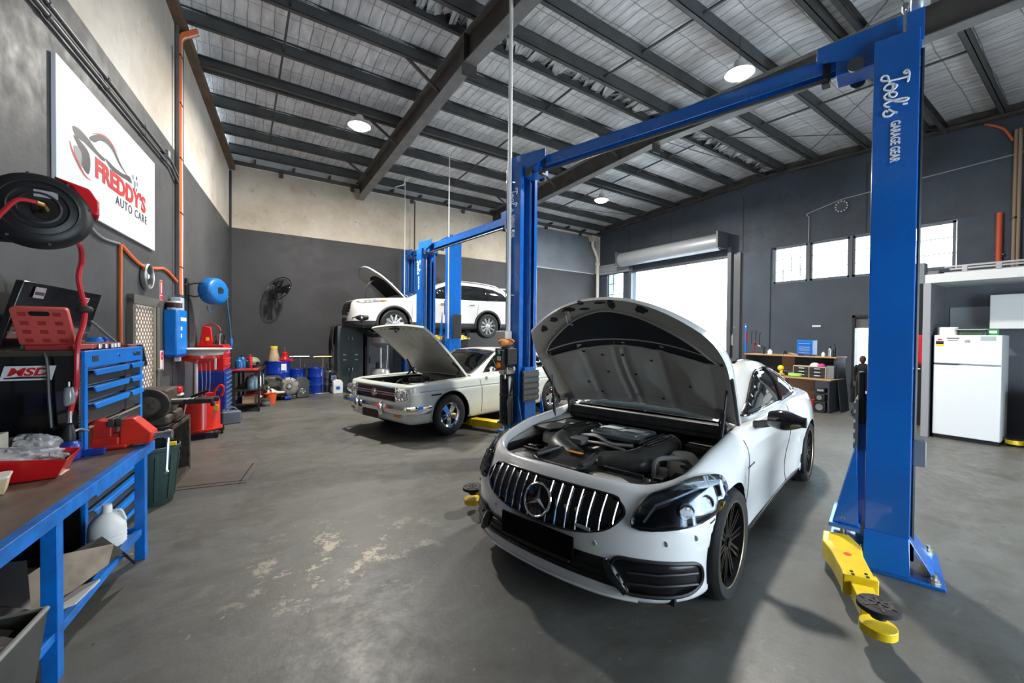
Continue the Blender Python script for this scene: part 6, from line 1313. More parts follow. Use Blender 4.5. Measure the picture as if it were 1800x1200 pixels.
def tub(w_, d, h, mt_, parent, name='tub', t=.006, flare=1.15, front=None):
    b = MB(); o_ = [(-w_/2, -d/2), (w_/2, -d/2), (w_/2, d/2), (-w_/2, d/2)]; r0 = [(x*.92, y*.92, 0) for x, y in o_]; r1 = [(x*flare, y*flare, h) for x, y in o_]
    if front: r1[1] = (*r1[1][:2], h*front); r1[2] = (*r1[2][:2], h*front)
    i0 = [(x*.9, y*.9, t) for x, y, z in r0]; i1 = [(x-(t if x > 0 else -t), y-(t if y > 0 else -t), z) for x, y, z in r1]
    b.add(r0+r1+i1+i0, [(3, 2, 1, 0)]+[(i, (i+1) % 4, 4+(i+1) % 4, 4+i) for i in range(4)]+[(4+i, 4+(i+1) % 4, 8+(i+1) % 4, 8+i) for i in range(4)]+[(8+i, 8+(i+1) % 4, 12+(i+1) % 4, 12+i) for i in range(4)]+[(12, 13, 14, 15)])
    return b.build(name, mt_, parent, bevel=.003)
tub(.40, .26, .16, RED, rbn, 'bin_body', front=.62)
def baggy(parent, c, r, mt_, name='plastic_bag', seed=1, n=18):
    random.seed(seed); b = MB(); P = []
    for i in range(n+1):
        th = pi*i/n; row = []
        for j in range(2*n+1):
            ph_ = 2*pi*(j % (2*n))/(2*n); k = 1+.16*sin(3*ph_+seed+2*th)*sin(th)+.10*sin(7*ph_+5*th+seed)+.06*sin(13*ph_-9*th)
            row.append((c[0]+r[0]*k*sin(th)*cos(ph_), c[1]+r[1]*k*sin(th)*sin(ph_), c[2]+max(-.9, -cos(th)*k)*r[2]))
        P.append(row)
    b.grid(P); return b.build(name, mt_, parent, smooth=30)
BAGM = mat('crinkled_clear_bag', (.42, .42, .42), .18, var=.45, vs=18, bump=.5, bs=25)
baggy(rbn, (-.02, 0, .11), (.17, .10, .05), BAGM, 'bagged_part', 3); baggy(rbn, (.12, .03, .08), (.07, .07, .04), BAGM, 'bagged_part', 5)
pbag = thing('plastic_bag', 'crumpled clear plastic bag of parts behind the red bin', 'bag', LW(.24, 9.08, .803), -DL); baggy(pbag, (0, 0, .09), (.13, .10, .09), BAGM, 'bag', 2)
def ptub(label, off, s, w_, d, h, mt_, lid=True):
    t = thing('food_container', label, 'container', LW(off, s, .803), -DL+.3); tub(w_, d, h, mt_, t, 'tub', .003, 1.1)
    if lid: b = MB(); b.prism(rrect(w_*1.16, d*1.16, .015), .010, T(0, 0, h)); b.build('lid', mat('white_translucent_lid', (.74, .74, .72), .3), t, bevel=.003)
    return t
ptub('cream-lidded plastic container at the left end of the bench', .30, 9.60, .15, .12, .075, mat('cream_contents', (.70, .55, .32), .4))
tcl = ptub('clear plastic container with metal parts, right of the cream one', .34, 9.37, .13, .11, .07, CLEARP, False); b = MB(); b.ball((0, 0, .03), (.04, .035, .025), 10); b.build('contents', mat('rusty_bits', (.25, .12, .06), .5, var=.4, vs=30), tcl)
b = MB(); b.prism([(-.09, -.075), (.10, -.06), (.12, .05), (-.06, .075)], .002); pp = b.build('paper_sheet', mat('white_paper', (.7, .7, .66), .6), smooth=0); pp.location = LW(.37, 9.33, .801); pp.rotation_euler = (0, 0, .1); tag(pp, 'small white sheet of paper under the clear container', 'paper')
for k, (lab, off, s, z, d, mt_) in enumerate((('white and violet carton against the wall, top of the pair', .10, 9.34, 1.04, (.14, .20, .14), mat('violet_white_print', (.42, .40, .62), .45, col2=(.10, .08, .30), vs=7)), ('beige carton with a lamp picture, under the violet carton', .12, 9.30, .803, (.18, .22, .23), mat('beige_print', (.52, .48, .38), .5, col2=(.40, .38, .30), vs=9)))):
    t = thing('parts_box', lab, 'box', LW(off, s, z), -DL); b = MB(); b.bb((-d[0]/2, -d[1]/2, 0), (d[0]/2, d[1]/2, d[2])); o = b.build('carton', mt_, t, bevel=.003)
    b = MB(); b.bb((-d[0]/2+.02, -d[1]/2-.002, d[2]*.25), (d[0]/2-.03, -d[1]/2, d[2]*.75)); b.build('picture', mat('dark_picture', (.03, .03, .03) if k else (.12, .03, .35), .4), t, smooth=0)
    b = MB(); b.bb((-.03, -d[1]/2-.003, d[2]*.82), (.04, -d[1]/2, d[2]*.95)); b.build('label', mat('yellow_label', (.8, .62, .02), .5) if k else TXT_W, t, smooth=0)
# things under the bench
jug = thing('jug', 'white translucent jug standing under the far end of the bench', 'jug', LW(.545, 8.97, .192), -DL, scale=.80)
b = MB(); b.lathe([(0, 0), (.10, 0), (.115, .01), (.115, .17), (.108, .22), (.075, .27), (.035, .30), (.03, .33), (0, .33)], 28); jb = b.build('bottle', LPL, jug)
for z in (.04, .07, .10, .13): b = MB(); b.lathe([(.1155, z-.004), (.118, z), (.1155, z+.004)], 28, caps=False); b.build('rib', LPL, jb)
b = MB(); b.lathe([(0, .36), (.028, .36), (.032, .33)], 16); b.build('cap', WPL, jug); b = MB(); b.tube(spline([(.02, 0, .30), (.08, 0, .30), (.11, 0, .22)], 5), .012, 7); b.build('handle', LPL, jug)
def undertray(label, pts, mt_):
    P = [LW(*q) for q in pts]; o_ = P[0]; t = thing('undertray', label, 'car part', o_, 0); b = MB(); b.add([p-o_ for p in P], [tuple(range(len(P)))]); o = b.build('panel', mt_, t, smooth=0, solid=.012); return t
t_ = undertray('bent black plastic splash panel hanging over the lower rail of the bench', [(.71, 9.06, .10), (.71, 9.26, .27), (.67, 9.33, .25), (.45, 9.62, .25), (.34, 9.72, .34), (.60, 9.22, .37)], mat('scuffed_black_panel', (.010, .010, .010), .65, var=.3))
for q in ((.695, 9.13, .19), (.68, 9.22, .24)): b = MB(); b.ball(LW(*q)-t_.location, (.02, .012, .012), 8); b.build('clip_hole', MGREY, t_)
undertray('dusty brown torn panel lying on the lower bench rail', [(.69, 9.34, .36), (.70, 9.45, .29), (.62, 9.62, .26), (.45, 9.85, .25), (.40, 9.75, .36), (.52, 9.50, .41)], mat('dusty_brown_panel', (.22, .18, .14), .6, var=.4, vs=9))
undertray('pale white panel under the dusty brown one', [(.68, 9.50, .24), (.66, 9.72, .235), (.50, 9.80, .21), (.52, 9.55, .22)], mat('dirty_white_panel', (.55, .55, .55), .5, var=.2))
undertray('flat black panel at the back of the lower bench shelf', [(.60, 9.95, .30), (.60, 10.6, .28), (.2, 10.7, .42), (.18, 9.6, .46), (.40, 9.5, .40)], BLACKM)
undertray('long curved black panel lying above the grey-black bin', [(.66, 10.0, .36), (.66, 11.0, .40), (.3, 11.1, .52), (.28, 9.9, .50)], mat('dark_taupe_panel', (.022, .021, .02), .6, var=.3))
bk = thing('waste_bin', 'grey-black plastic bin under the near end of the bench', 'bin', LW(.52, 10.35, .0), -DL)
tub(.34, .42, .42, mat('dirty_grey_bin', (.06, .06, .055), .5, var=.3), bk, 'bin_body', .008); b = MB(); b.prism(rrect(.40, .50, .03), .02, T(0, 0, .41)); 
b = MB(); b.tube([(-.19, -.24, .425), (.19, -.24, .425), (.19, .24, .425), (-.19, .24, .425)], .012, 6, closed=True); b.build('rim', mat('pale_rim', (.25, .25, .23), .5), bk); baggy(bk, (0, .05, .34), (.12, .14, .08), mat('brown_paper_rubbish', (.35, .20, .10), .7, var=.5, vs=10), 'rubbish', 9)
# ---- tool chest: black sides, blue front, open lid
tc = lthing('tool_chest', 'black and blue tool chest with an open lid against the left wall behind the bench', 'cabinet', .01, 8.93, 0)
CD, CW = .42, 1.06        # depth (off), width (towards the back)
b = MB(); b.bb((0, 0, .10), (CD-.02, CW, .78)); b.bb((0, 0, .80), (CD-.02, CW, 1.47)); b.build('body', BLACKG, tc, bevel=.006)
for x, y in ((.05, .06), (.30, .06), (.05, CW-.06), (.30, CW-.06)): b = MB(); b.cyl((x-.02, y, .05), (x+.02, y, .05), .05, n=16); b.bb((x-.03, y-.03, .05), (x+.03, y+.03, .11)); b.build('castor', RUBBER, tc)
DK = mat('charcoal_drawer_front', (.028, .030, .034), .3, coat=.3, var=.2)
def face(z0, z1):
    b = MB(); b.bb((CD-.02, 0, z0), (CD, .045, z1)); b.bb((CD-.02, CW-.045, z0), (CD, CW, z1)); b.bb((CD-.02, 0, z1-.02), (CD, CW, z1)); b.bb((CD-.02, 0, z0), (CD, CW, z0+.03)); return b.build('front_frame', BLUE2, tc, bevel=.003)
face(.80, 1.47); face(.10, .79)
b = MB(); b.bb((CD-.02, .0, 1.36), (CD+.002, CW, 1.47)); hd = b.build('header', BLUE2, tc, bevel=.003)
lettering('ToolPRO', .045, TXT_D, (CD+.0035, CW-.14, 1.415), (0, 1, 0), (0, 0, 1), hd, bold=.001); b = MB(); b.bb((CD+.002, .10, 1.395), (CD+.004, .19, 1.435)); b.build('badge', TXT_D, hd, smooth=0); b = MB(); b.cyl((CD, CW/2, 1.42), (CD+.01, CW/2, 1.42), .011, n=12); b.build('lock', CHROME, hd)
def drawer(y0, y1, z0, z1, handle=True):
    b = MB(); b.bb((CD-.02, y0, z0), (CD-.004, y1, z1)); d = b.build('drawer', DK, tc, bevel=.003)
    if handle: b = MB(); X = frame((CD-.004, y0, z1), (0, 1, 0), (1, 0, 0)); b.prism([(0, 0), (y1-y0, 0), (y1-y0-.035, .03), (.035, .03)], .006, X @ Rx(-.0)); b.prism([(.0, 0), (y1-y0, 0), (y1-y0-.035, -.035), (.035, -.035)], .008, frame((CD+.022, y0, z1-.003), (0, 1, 0), (0, 0, 1))); b.build('handle', BLUE2, d, bevel=.002)
    else: b = MB(); b.bb((CD-.004, y0, z1-.012), (CD+.004, y1, z1)); b.build('edge', mat('dusty_edge', (.25, .2, .15), .6), d, smooth=0)
SP = .68
for z0, z1 in ((1.255, 1.345), (1.145, 1.235), (.995, 1.125)): drawer(.05, SP, z0, z1); drawer(SP+.03, CW-.05, z0, z1)
b = MB(); b.bb((CD-.02, SP, .98), (CD-.002, SP+.03, 1.355)); b.build('divider', BLACK, tc, smooth=0)
drawer(.05, CW-.05, .84, .975, False); drawer(.05, CW-.05, .68, .77, False)
for z0, z1 in ((.56, .66), (.44, .54), (.30, .42), (.15, .28)): drawer(.05, CW-.05, z0, z1)
b = MB(); b.cyl((CD-.005, .48, .73), (CD+.008, .48, .73), .012, n=12); b.build('lock', CHROME, tc); b = MB(); b.bb((CD-.003, .08, .70), (CD-.001, .15, .75)); b.build('blue_label', BLUE2, tc, smooth=0)
b = MB()
for i in range(40): b.bb((CD-.028, -.004, .86+i*.014), (CD-.012, .0, .868+i*.014))
b.build('side_serration', mat('grey_serration', (.14, .14, .14), .5), tc, smooth=0, kind='stuff')
b = MB(); b.bb((.0, -.006, 1.44), (CD-.02, .0, 1.475)); b.build('side_rail', mat('bronze_rail', (.10, .085, .06), .35, metal=.5), tc, bevel=.002)
msd(tc, (.17, -.003, 1.335), (1, 0, 0), (0, 0, 1), .112, 'sticker')
b = MB(); b.tube(spline([(.25, -.03, 1.46), (.265, -.035, 1.40), (.27, -.03, 1.2), (.28, -.03, 1.0)], 5), .008, 6); b.build('grab_bar', DGREY, tc)
b = MB(); b.lathe([(.0, .08), (.02, .075), (.028, .04), (.03, -.02), (.022, -.04), (0, -.04)], 16, T(.355, -.02, 1.17)); b.tube([(.355, -.02, 1.13), (.36, -.02, 1.03)], .004, 5); b.tube([(.355, -.02, 1.25), (.355, -.02, 1.28)], .006, 5); b.build('hanging_lamp', mat('clear_grey_lens', (.25, .27, .27), .15, coat=.5), tc)
b = MB(); b.prism([(.02, 1.47), (.055, 1.47), (.165, 1.90), (.13, 1.905)], CW+.02, frame((0, CW+.0, 0), (1, 0, 0), (0, 0, 1))); lid = b.build('lid', BLACKG, tc, bevel=.004)
b = MB(); b.tube([(.082, .0, 1.585), (.082, CW, 1.585)], .005, 5); b.build('lid_rail', STEEL, lid); b = MB(); b.tube([(.30, CW-.06, 1.47), (.115, CW-.05, 1.68)], .009, 6); b.build('lid_strut', MGREY, lid)
ld_x = V((0, 1, 0)); ld_y = V((.11, 0, .43)).normalized()
msd(lid, V((.158, CW-.27, 1.835)), ld_x, ld_y, .048); b = MB(); b.prism([(-.06, -.035), (.06, -.035), (.06, .035), (-.06, .035)], .002, frame((.158, .16, 1.84), ld_x, ld_y)); st2 = b.build('sticker', mat('silver_dark_sticker', (.30, .25, .28), .4), lid, smooth=0); b = MB(); b.prism([(-.05, -.015), (.05, -.015), (.05, .005), (-.05, .005)], .001, frame((.159, .16, 1.84), ld_x, ld_y) @ T(0, 0, .0015)); b.build('sticker_band', TXT_D, st2, smooth=0)
# items on the chest
def ct_thing(name, label, cat, x, y, z=1.475, rz=0, group=None): return thing(name, label, cat, LW(.01+x, 8.93-y, z), -DL+rz, group)
rc = ct_thing('tool_case', 'open red plastic tool case propped on top of the black tool chest', 'case', .24, .20)
b = MB(); b.bb((-.10, -.17, 0), (.12, .22, .035)); b.build('case_base', DRED, rc, bevel=.006)
XL_ = frame((0, -.10, .04), V((1, 0, 0)), V((-.35, -.42, .84)))
b = MB(); b.prism(rrect(.25, .26, .02), .03, XL_ @ T(-.01, .13, 0)); lidc = b.build('case_lid', PINKR, rc, bevel=.004)
for i in range(3):
    for j in range(4):
        if j == 3 and i == 1: continue
        for zz in (-.0015, .0305): b = MB(); b.box((-.085+.075*i, .04+.06*j, zz), (.036, .026, .003), XL_); b.build('recess', DRED, lidc, smooth=0)
for zz in (-.003, .032): b = MB(); b.prism(rrect(.09, .03, .012), .003, XL_ @ T(-.01, .225, zz)); b.build('handle_slot', BLACK, lidc)
tr = ct_thing('tool_tray', 'flat dull red tool tray lying on the tool chest', 'tray', .22, .62); b = MB(); b.bb((-.12, -.18, 0), (.12, .24, .02)); b.bb((-.12, -.18, .02), (-.11, .24, .035)); b.bb((.11, -.18, .02), (.12, .24, .035)); b.build('tray', DRED, tr, bevel=.005)
for i, y in enumerate((-.1, 0, .1, .18)): b = MB(); b.cyl((-.06, y, .028), (.06, y+.03, .028), .012, n=10); b.build('socket', STEEL, tr)
random.seed(17)
for k in range(7):
    x, y = .35+random.uniform(-.04, .03), .30+k*.075; t = ct_thing('socket', 'loose steel socket on the front edge of the tool chest', 'socket', x, y, 1.475, 0, 'loose sockets along the chest front'); b = MB(); b.lathe([(.008, .0), (.014, 0), (.015, .03), (.011, .032), (.010, .012)], 12); b.build('socket_body', STEEL, t)
cl_ = ct_thing('strap_clamp', 'pair of bright blue clamp jaws on the far end of the tool chest', 'clamp', .20, .88); 
for y in (-.07, .05): b = MB(); b.lathe([(.03, 0), (.05, .0), (.052, .05), (.04, .075), (.03, .075)], 18, T(0, y, 0), caps=False); b.bb((-.08, y-.02, 0), (.08, y+.02, .03)); b.build('clamp_jaw', BLUE3 if y > 0 else BLUE2, cl_, bevel=.003)
wd = ct_thing('wood_block', 'pale wood batten lying behind the blue clamps', 'wood', .07, .85); b = MB(); b.bb((-.03, -.2, 0), (.03, .12, .05)); b.bb((-.028, -.2, .05), (.028, .05, .085)); b.build('batten', WOOD, wd, bevel=.003)
rt = ct_thing('rag', 'folded red rag on the front corner of the tool chest', 'cloth', .36, .95); b = MB(); b.prism(rrect(.08, .14, .02), .012); b.build('cloth', RED, rt, bevel=.004)
tb = ct_thing('tablet', 'dark tablet screen leaning off the far corner of the tool chest', 'tablet', .37, 1.09, 1.30); b = MB(); b.prism(rrect(.16, .20, .02), .014, frame((0, 0, .09), V((.45, .9, 0)), V((-.25, .05, 1)))); b.build('screen_case', BLACK, tb, bevel=.004); b = MB(); b.prism(rrect(.14, .18, .015), .001, frame((0, 0, .09), V((.45, .9, 0)), V((-.25, .05, 1))) @ T(0, 0, .0145)); b.build('screen', BLACKG, tb)
# ---- green bin, steel stand with brake lathe, floor plate
gb = thing('waste_bin', 'tall round dark green bin beside the bench end', 'bin', (-.66, 5.16, 0))
b = MB(); b.lathe([(0, 0), (.155, 0), (.16, .01), (.205, .50), (.215, .505), (.218, .535), (.208, .54), (.198, .51), (.15, .03), (0, .02)], 36); gbo = b.build('bin_body', GREEN, gb)
for k in range(10): a = 2*pi*k/10; b = MB(); b.bar((.163*cos(a), .163*sin(a), .05), (.204*cos(a), .204*sin(a), .46), .03, .012, up=(cos(a), sin(a), 0)); b.build('bin_rib', GREEN, gbo, bevel=.004)
b = MB(); b.box((.165, -.12, .56), (.06, .05, .03)); b.build('yellow_tag', YEL, gb, bevel=.004)
sd = lthing('steel_stand', 'black open-sided steel stand under the brake lathe', 'stand', .05, 7.22)
b = MB(); b.bb((0, 0, .60), (.43, .74, .64)); b.bb((0, 0, 0), (.43, .04, .60)); b.bb((0, .70, 0), (.43, .74, .60)); b.bb((0, 0, .03), (.43, .74, .05)); b.bb((0, 0, 0), (.03, .74, .60)); b.build('frame', STEEL_D, sd, bevel=.003)
b = MB(); b.bb((.41, -.002, .0), (.44, .04, .64)); b.bb((.41, .70, 0), (.44, .742, .64)); b.bb((.41, 0, .0), (.44, .74, .03)); b.bb((.41, 0, .60), (.44, .74, .64)); b.build('angle_edge', IRON, sd, bevel=.003)
for z in (.15, .28, .42): b = MB(); b.cyl((.36, .695, z), (.36, .70, z), .010, n=8); b.build('bolt_hole', STEEL, sd)
bl = lthing('brake_lathe', 'rusty brake lathe with a mounted disc on the black steel stand', 'machine', .28, 6.86, .64)
XD = frame((.02, -.32, .22), (1, 0, .0), (0, 0, 1))
b = MB(); b.lathe([(.05, .0), (.165, 0), (.17, .01), (.17, .03), (.165, .04), (.10, .04), (.095, .09), (.05, .10)], 36, XD); b.lathe([(.02, .12), (.05, .12), (.05, .1)], 20, XD); b.build('brake_disc', IRON, bl)
b = MB(); b.lathe([(.10, .041), (.155, .041)], 36, XD, caps=False); b.build('disc_face', STEEL_D, bl)
b = MB(); b.bb((-.14, -.24, .10), (.14, .16, .36)); b.bb((-.16, -.30, 0), (.16, .30, .10)); b.bb((-.08, .1, .1), (.12, .32, .26)); b.build('headstock', IRON, bl, bevel=.025); b = MB(); b.cyl((.02, -.42, .22), (.02, -.1, .22), .02, n=12); b.build('arbor', STEEL, bl)
b = MB(); b.tube([(.10, -.1, .22), (.24, .04, .20), (.30, .10, .20)], .035, 10); b.bb((.22, -.02, .17), (.48, .10, .22)); b.cyl((.30, .07, .20), (.52, .12, .20), .03, n=12); b.cyl((.45, .10, .20), (.47, .10, .12), .02, n=10); b.build('tool_arm', BLACKM, bl, bevel=.008); b = MB(); b.cyl((.28, .04, .24), (.44, .02, .31), .014, n=8); b.build('lever', BLACK, bl)
b = MB(); b.bb((.05, .18, .26), (.16, .32, .34)); b.build('red_casing', RED, bl, bevel=.02); b = MB(); b.bb((.052, .185, .235), (.165, .325, .262)); b.build('white_base', WPL, bl, bevel=.01)
fp = thing('floor_plate', 'flat brown-grey steel plate set on the floor beside the stand', 'plate', (0, 0, 0))
b = MB(); b.prism([(-.55, 5.43), (.08, 5.30), (.23, 6.04), (-.47, 6.2)], .006); b.build('plate', mat('brown_grey_plate', (.115, .098, .085), .5, var=.25, vs=6), fp, smooth=0); b = MB(); b.bar((.02, 5.33, .007), (.165, 6.04, .007), .012, .003); b.bar((-.5, 5.50, .007), (.08, 5.38, .007), .012, .003); b.build('plate_groove', BLACK, fp, smooth=0)
# ---- red oil drainer
od = thing('oil_drainer', 'red wheeled oil drainer with a round tank and a wide pan on a pole', 'oil drainer', (-.46, 8.05, 0), 0, scale=.93)
OR = mat('glossy_orange_red', (.74, .022, .008), .3, coat=.4)
b = MB(); b.lathe([(0, .10), (.24, .10), (.275, .13), (.275, .14), (.262, .17), (.262, .58), (.25, .62), (.20, .65), (0, .655)], 36); tk = b.build('tank', OR, od)
for z in (.14,): b = MB(); b.lathe([(.27, z-.015), (.295, z-.012), (.295, z+.012), (.27, z+.015)], 36, caps=False); b.build('skirt', OR, tk)
b = MB(); b.tube(spline([(-.16, -.21, .62), (-.2, -.19, .4), (-.21, -.17, .2)], 5), .012, 6); b.build('sight_tube', mat('pale_tube', (.7, .65, .6), .3), tk); b = MB(); b.box((.21, -.16, .48), (.07, .05, .09)); b.build('yellow_label', mat('yellow_sticker', (.85, .66, .02), .5), tk, bevel=.004)
for x, y in ((.22, -.2), (.28, .1), (-.2, -.22), (-.2, .2)): b = MB(); b.cyl((x-.02, y, .06), (x+.02, y, .06), .06, n=18); b.bb((x-.035, y-.012, .05), (x+.035, y+.012, .14)); b.build('castor', STEEL_D, od)
b = MB(); b.tube(spline([(.16, -.06, .63), (.20, -.08, .76), (.27, -.10, .84), (.31, -.12, .78), (.28, -.12, .66)], 6), .018, 8); b.bb((.08, -.12, .6), (.2, .02, .72)); b.build('push_handle', OR, od, bevel=.0)
b = MB(); b.cyl((-.06, 0, .65), (-.06, 0, 1.22), .028, n=14); b.build('pole', mat('milky_pole', (.70, .66, .66), .3, coat=.3), od)
b = MB(); b.lathe([(.0, 1.20), (.05, 1.20), (.23, 1.27), (.28, 1.30), (.28, 1.345), (.27, 1.35)], 36, T(-.02, 0, 0)); b.build('funnel', OR, od)
b = MB(); b.lathe([(.27, 1.345), (.285, 1.345), (.30, 1.40), (.37, 1.435), (.405, 1.44), (.405, 1.452), (.37, 1.452), (.28, 1.38), (0, 1.36)], 40, T(.02, 0, 0)); pn = b.build('pan', mat('grey_white_pan', (.62, .60, .56), .4, var=.2), od)
for p, q in (((.06, .05, .64), (.07, .03, 1.2)), ((.11, .02, .64), (.12, .02, 1.25)), ((.02, .08, .64), (.0, .06, 1.2))): b = MB(); b.tube([p, ((p[0]+q[0])/2+.01, p[1], .92), q], .007, 6); b.build('suction_probe', ALU, od)
b = MB(); b.box((.20, -.13, 1.21), (.03, .03, .22)); b.build('probe_holder', WPL, od, bevel=.006); b = MB(); b.cyl((-.02, .09, .655), (-.02, .09, .74), .035, n=14); b.build('valve', DGREY, od)
# ---- red over blue tool cabinet behind it
tc2 = lthing('tool_cabinet', 'red top chest on a blue roller cabinet behind the oil drainer', 'cabinet', .02, 3.78)
b = MB(); b.bb((0, 0, .06), (.42, .68, .92)); b.build('lower_cabinet', BLUE3, tc2, bevel=.006); b = MB(); b.bb((.02, .02, .93), (.40, .66, 1.38)); b.build('top_chest', RED, tc2, bevel=.006)
for i in range(9): z = .16+i*.082; b = MB(); b.bb((.421, .05, z), (.432, .63, z+.07)); d = b.build('drawer', mat('blue_drawer', (.01, .10, .42), .3, coat=.2), tc2, bevel=.003); b = MB(); b.bb((.432, .08, z+.05), (.45, .60, z+.064)); b.build('handle', ALU, d, bevel=.002)
for i in range(4): z = .96+i*.10; b = MB(); b.bb((.401, .04, z), (.412, .64, z+.085)); d = b.build('drawer', RED, tc2, bevel=.003); b = MB(); b.bb((.412, .07, z+.06), (.43, .61, z+.075)); b.build('handle', RED2, d, bevel=.002)
b = MB(); b.tube([(.06, -.012, .62), (.12, -.03, .62), (.3, -.03, .60), (.36, -.012, .6)], .012, 6); b.build('side_handle', BLACK, tc2)
for x, y in ((.06, .06), (.36, .06), (.06, .62), (.36, .62)): b = MB(); b.cyl((x-.015, y, .035), (x+.015, y, .035), .035, n=12); b.build('castor', RUBBER, tc2)
def t2(name, label, cat, x, y, z=1.38, rz=0): return thing(name, label, cat, LW(.02+x, 3.78-y, z), -DL+rz)
rc = t2('carry_case', 'red carry case with a hinged handle standing on the red top chest', 'case', .10, .22); b = MB(); b.prism([(-.07, 0), (.09, 0), (.12, .05), (.10, .30), (-.02, .33)], .09, frame((0, .04, 0), (1, 0, 0), (0, 0, 1))); b.build('case_shell', RED, rc, bevel=.012); b = MB(); b.tube(spline([(.0, 0, .33), (.10, 0, .36), (.20, .0, .31), (.22, 0, .24)], 5), .014, 7); b.build('handle', DRED, rc); b = MB(); b.box((.05, -.052, .10), (.05, .004, .06)); b.build('yellow_sticker', mat('yellow_spot', (.85, .6, .02), .5), rc, smooth=0)
jt = t2('tool_stack', 'dark clutter of airbrush-like hand tools standing on the red top chest', 'tools', .26, .34); random.seed(2)
for k in range(9):
    x, y, h = random.uniform(-.08, .10), random.uniform(-.1, .1), random.uniform(.08, .24); b = MB()
    if k % 3 == 0: b.lathe([(0, 0), (.02, 0), (.022, h*.7), (.01, h), (0, h)], 12, T(x, y, 0))
    elif k % 3 == 1: b.tube(spline([(x, y, 0), (x+.02, y, h*.6), (x+.06, y+.02, h)], 4), .010, 6)
    else: b.lathe([(.02, 0), (.012, h*.5), (.03, h), (0, h+.005)], 12, T(x, y, 0))
    b.build('hand_tool', [BLACK, DGREY, STEEL, BRASS, mat('light_blue_plastic', (.2, .4, .6), .4), BLACKM][k % 6], jt)
jc = thing('jerrycan', 'grey-blue jerrycan on the floor in front of the blue cabinet', 'jerrycan', (-.10, 8.93, 0), .25)
b = MB(); b.prism(rrect(.29, .20, .03), .22); b.build('can_body', mat('slate_blue_plastic', (.10, .125, .16), .45, var=.1), jc, bevel=.02, seg=3); b = MB(); b.tube(spline([(-.08, 0, .22), (-.07, 0, .27), (.05, 0, .275), (.10, 0, .22)], 5), .014, 7); b.build('handle', mat('slate_blue_plastic2', (.10, .125, .16), .45), jc); b = MB(); b.cyl((-.10, .0, .22), (-.10, 0, .26), .026, n=14); b.build('cap', MGREY, jc); b = MB(); b.bb((.145, -.06, .04), (.16, .06, .18)); b.build('end_grip', DGREY, jc, bevel=.01)
# ---- black shelf rack with workshop clutter
rk = lthing('shelf_rack', 'black steel shelf rack with bottles and tools along the left wall', 'rack', .42, 2.62)
RW, RL = .42, 1.45
for x, y in ((0, 0), (RW, 0), (0, RL), (RW, RL), (0, RL/2), (RW, RL/2)): b = MB(); b.bb((x-.02, y-.02, 0), (x+.02, y+.02, .84)); b.build('post', BLACKM, rk, smooth=0)
for z in (.14, .42, .80): b = MB(); b.bb((-.02, -.02, z), (RW+.02, RL+.02, z+.03)); b.build('shelf', BLACKM, rk, bevel=.003)
def rt_(name, label, cat, x, y, z, rz=0, group=None): return thing(name, label, cat, LW(.42+x, 2.62-y, z), -DL+rz, group)
def bottle(name, label, x, y, z, r, h, mt_, cap, place=None, cat='bottle', neck=.35):
    t = rt_(name, label, cat, x, y, z) if place is None else thing(name, label, cat, place)
    b = MB(); b.lathe([(0, 0), (r*.95, 0), (r, .01), (r, h*.66), (r*.8, h*.78), (r*neck, h*.88), (r*neck, h*.92), (0, h*.92)], 20); b.build('bottle_body', mt_, t); b = MB(); b.lathe([(0, h), (r*neck*1.1, h), (r*neck*1.15, h*.91)], 14, caps=True); b.build('cap', cap, t); return t
PB_ = mat('pale_blue_plastic', (.25, .40, .52), .35, var=.15); CB = mat('coolant_blue', (.01, .10, .30), .3, coat=.3)
wt = rt_('wrench_tray', 'red tray of spanners at the near end of the black rack top', 'tray', .16, .10, .83); b = MB(); b.bb((-.2, -.14, 0), (.24, .20, .02)); b.build('tray', RED, wt, bevel=.004)
for k in range(4): b = MB(); b.bar((-.15, -.1+.07*k, .03), (.15+.03*k, -.08+.07*k, .035), .018, .01); b.tube([(.17+.03*k+.02*cos(a), -.08+.07*k+.02*sin(a), .035) for a in np.linspace(.6, 5.7, 10)], .006, 5); b.build('spanner', RED2 if k % 2 else STEEL, wt)
bottle('blue_spray_bottle', 'blue bottle near the back of the black rack top', -.02+.08, .22, .83, .07, .26, CB, BLUE2); bottle('blue_spray_bottle', 'taller blue bottle beside the black hand tools on the rack', .10, .40, .83, .06, .30, CB, BLACK)
hm = rt_('welding_helmet', 'dull green helmet on the far end of the black rack top', 'helmet', .22, 1.05, .83); b = MB(); b.ball((0, 0, .10), (.14, .15, .13), 20); b.build('shell', mat('sage_green_shell', (.26, .30, .18), .4, var=.2), hm); b = MB(); b.box((.10, -.08, .09), (.08, .10, .07)); b.build('visor', BLACKG, hm, bevel=.02)
bottle('red_bottle', 'slim red bottle between the helmet and the black pouch', .20, .72, .83, .045, .30, RED, RED)
bp_ = rt_('pouch', 'black upright leather pouch on the rack top', 'pouch', .14, .58, .83); b = MB(); b.prism([(-.08, 0), (.08, 0), (.07, .16), (.02, .20), (-.06, .17)], .12, frame((0, .06, 0), (1, 0, 0), (0, 0, 1))); b.build('pouch_body', BLACK, bp_, bevel=.03); b = MB(); b.tube(spline([(-.04, 0, .16), (0, 0, .24), (.04, 0, .17)], 4), .008, 6); b.build('strap', BLACK, bp_)
mt_g = rt_('angle_grinder', 'black power tool lying across the rack top', 'tool', .22, .86, .83, .3); b = MB(); b.cyl((-.16, 0, .05), (.10, 0, .05), .035, .045, 14); b.cyl((.10, 0, .02), (.10, 0, .09), .05, n=14); b.build('tool_body', BLACK, mt_g); b = MB(); b.cyl((.10, 0, .01), (.10, 0, .02), .075, n=20); b.build('disc', DGREY, mt_g)
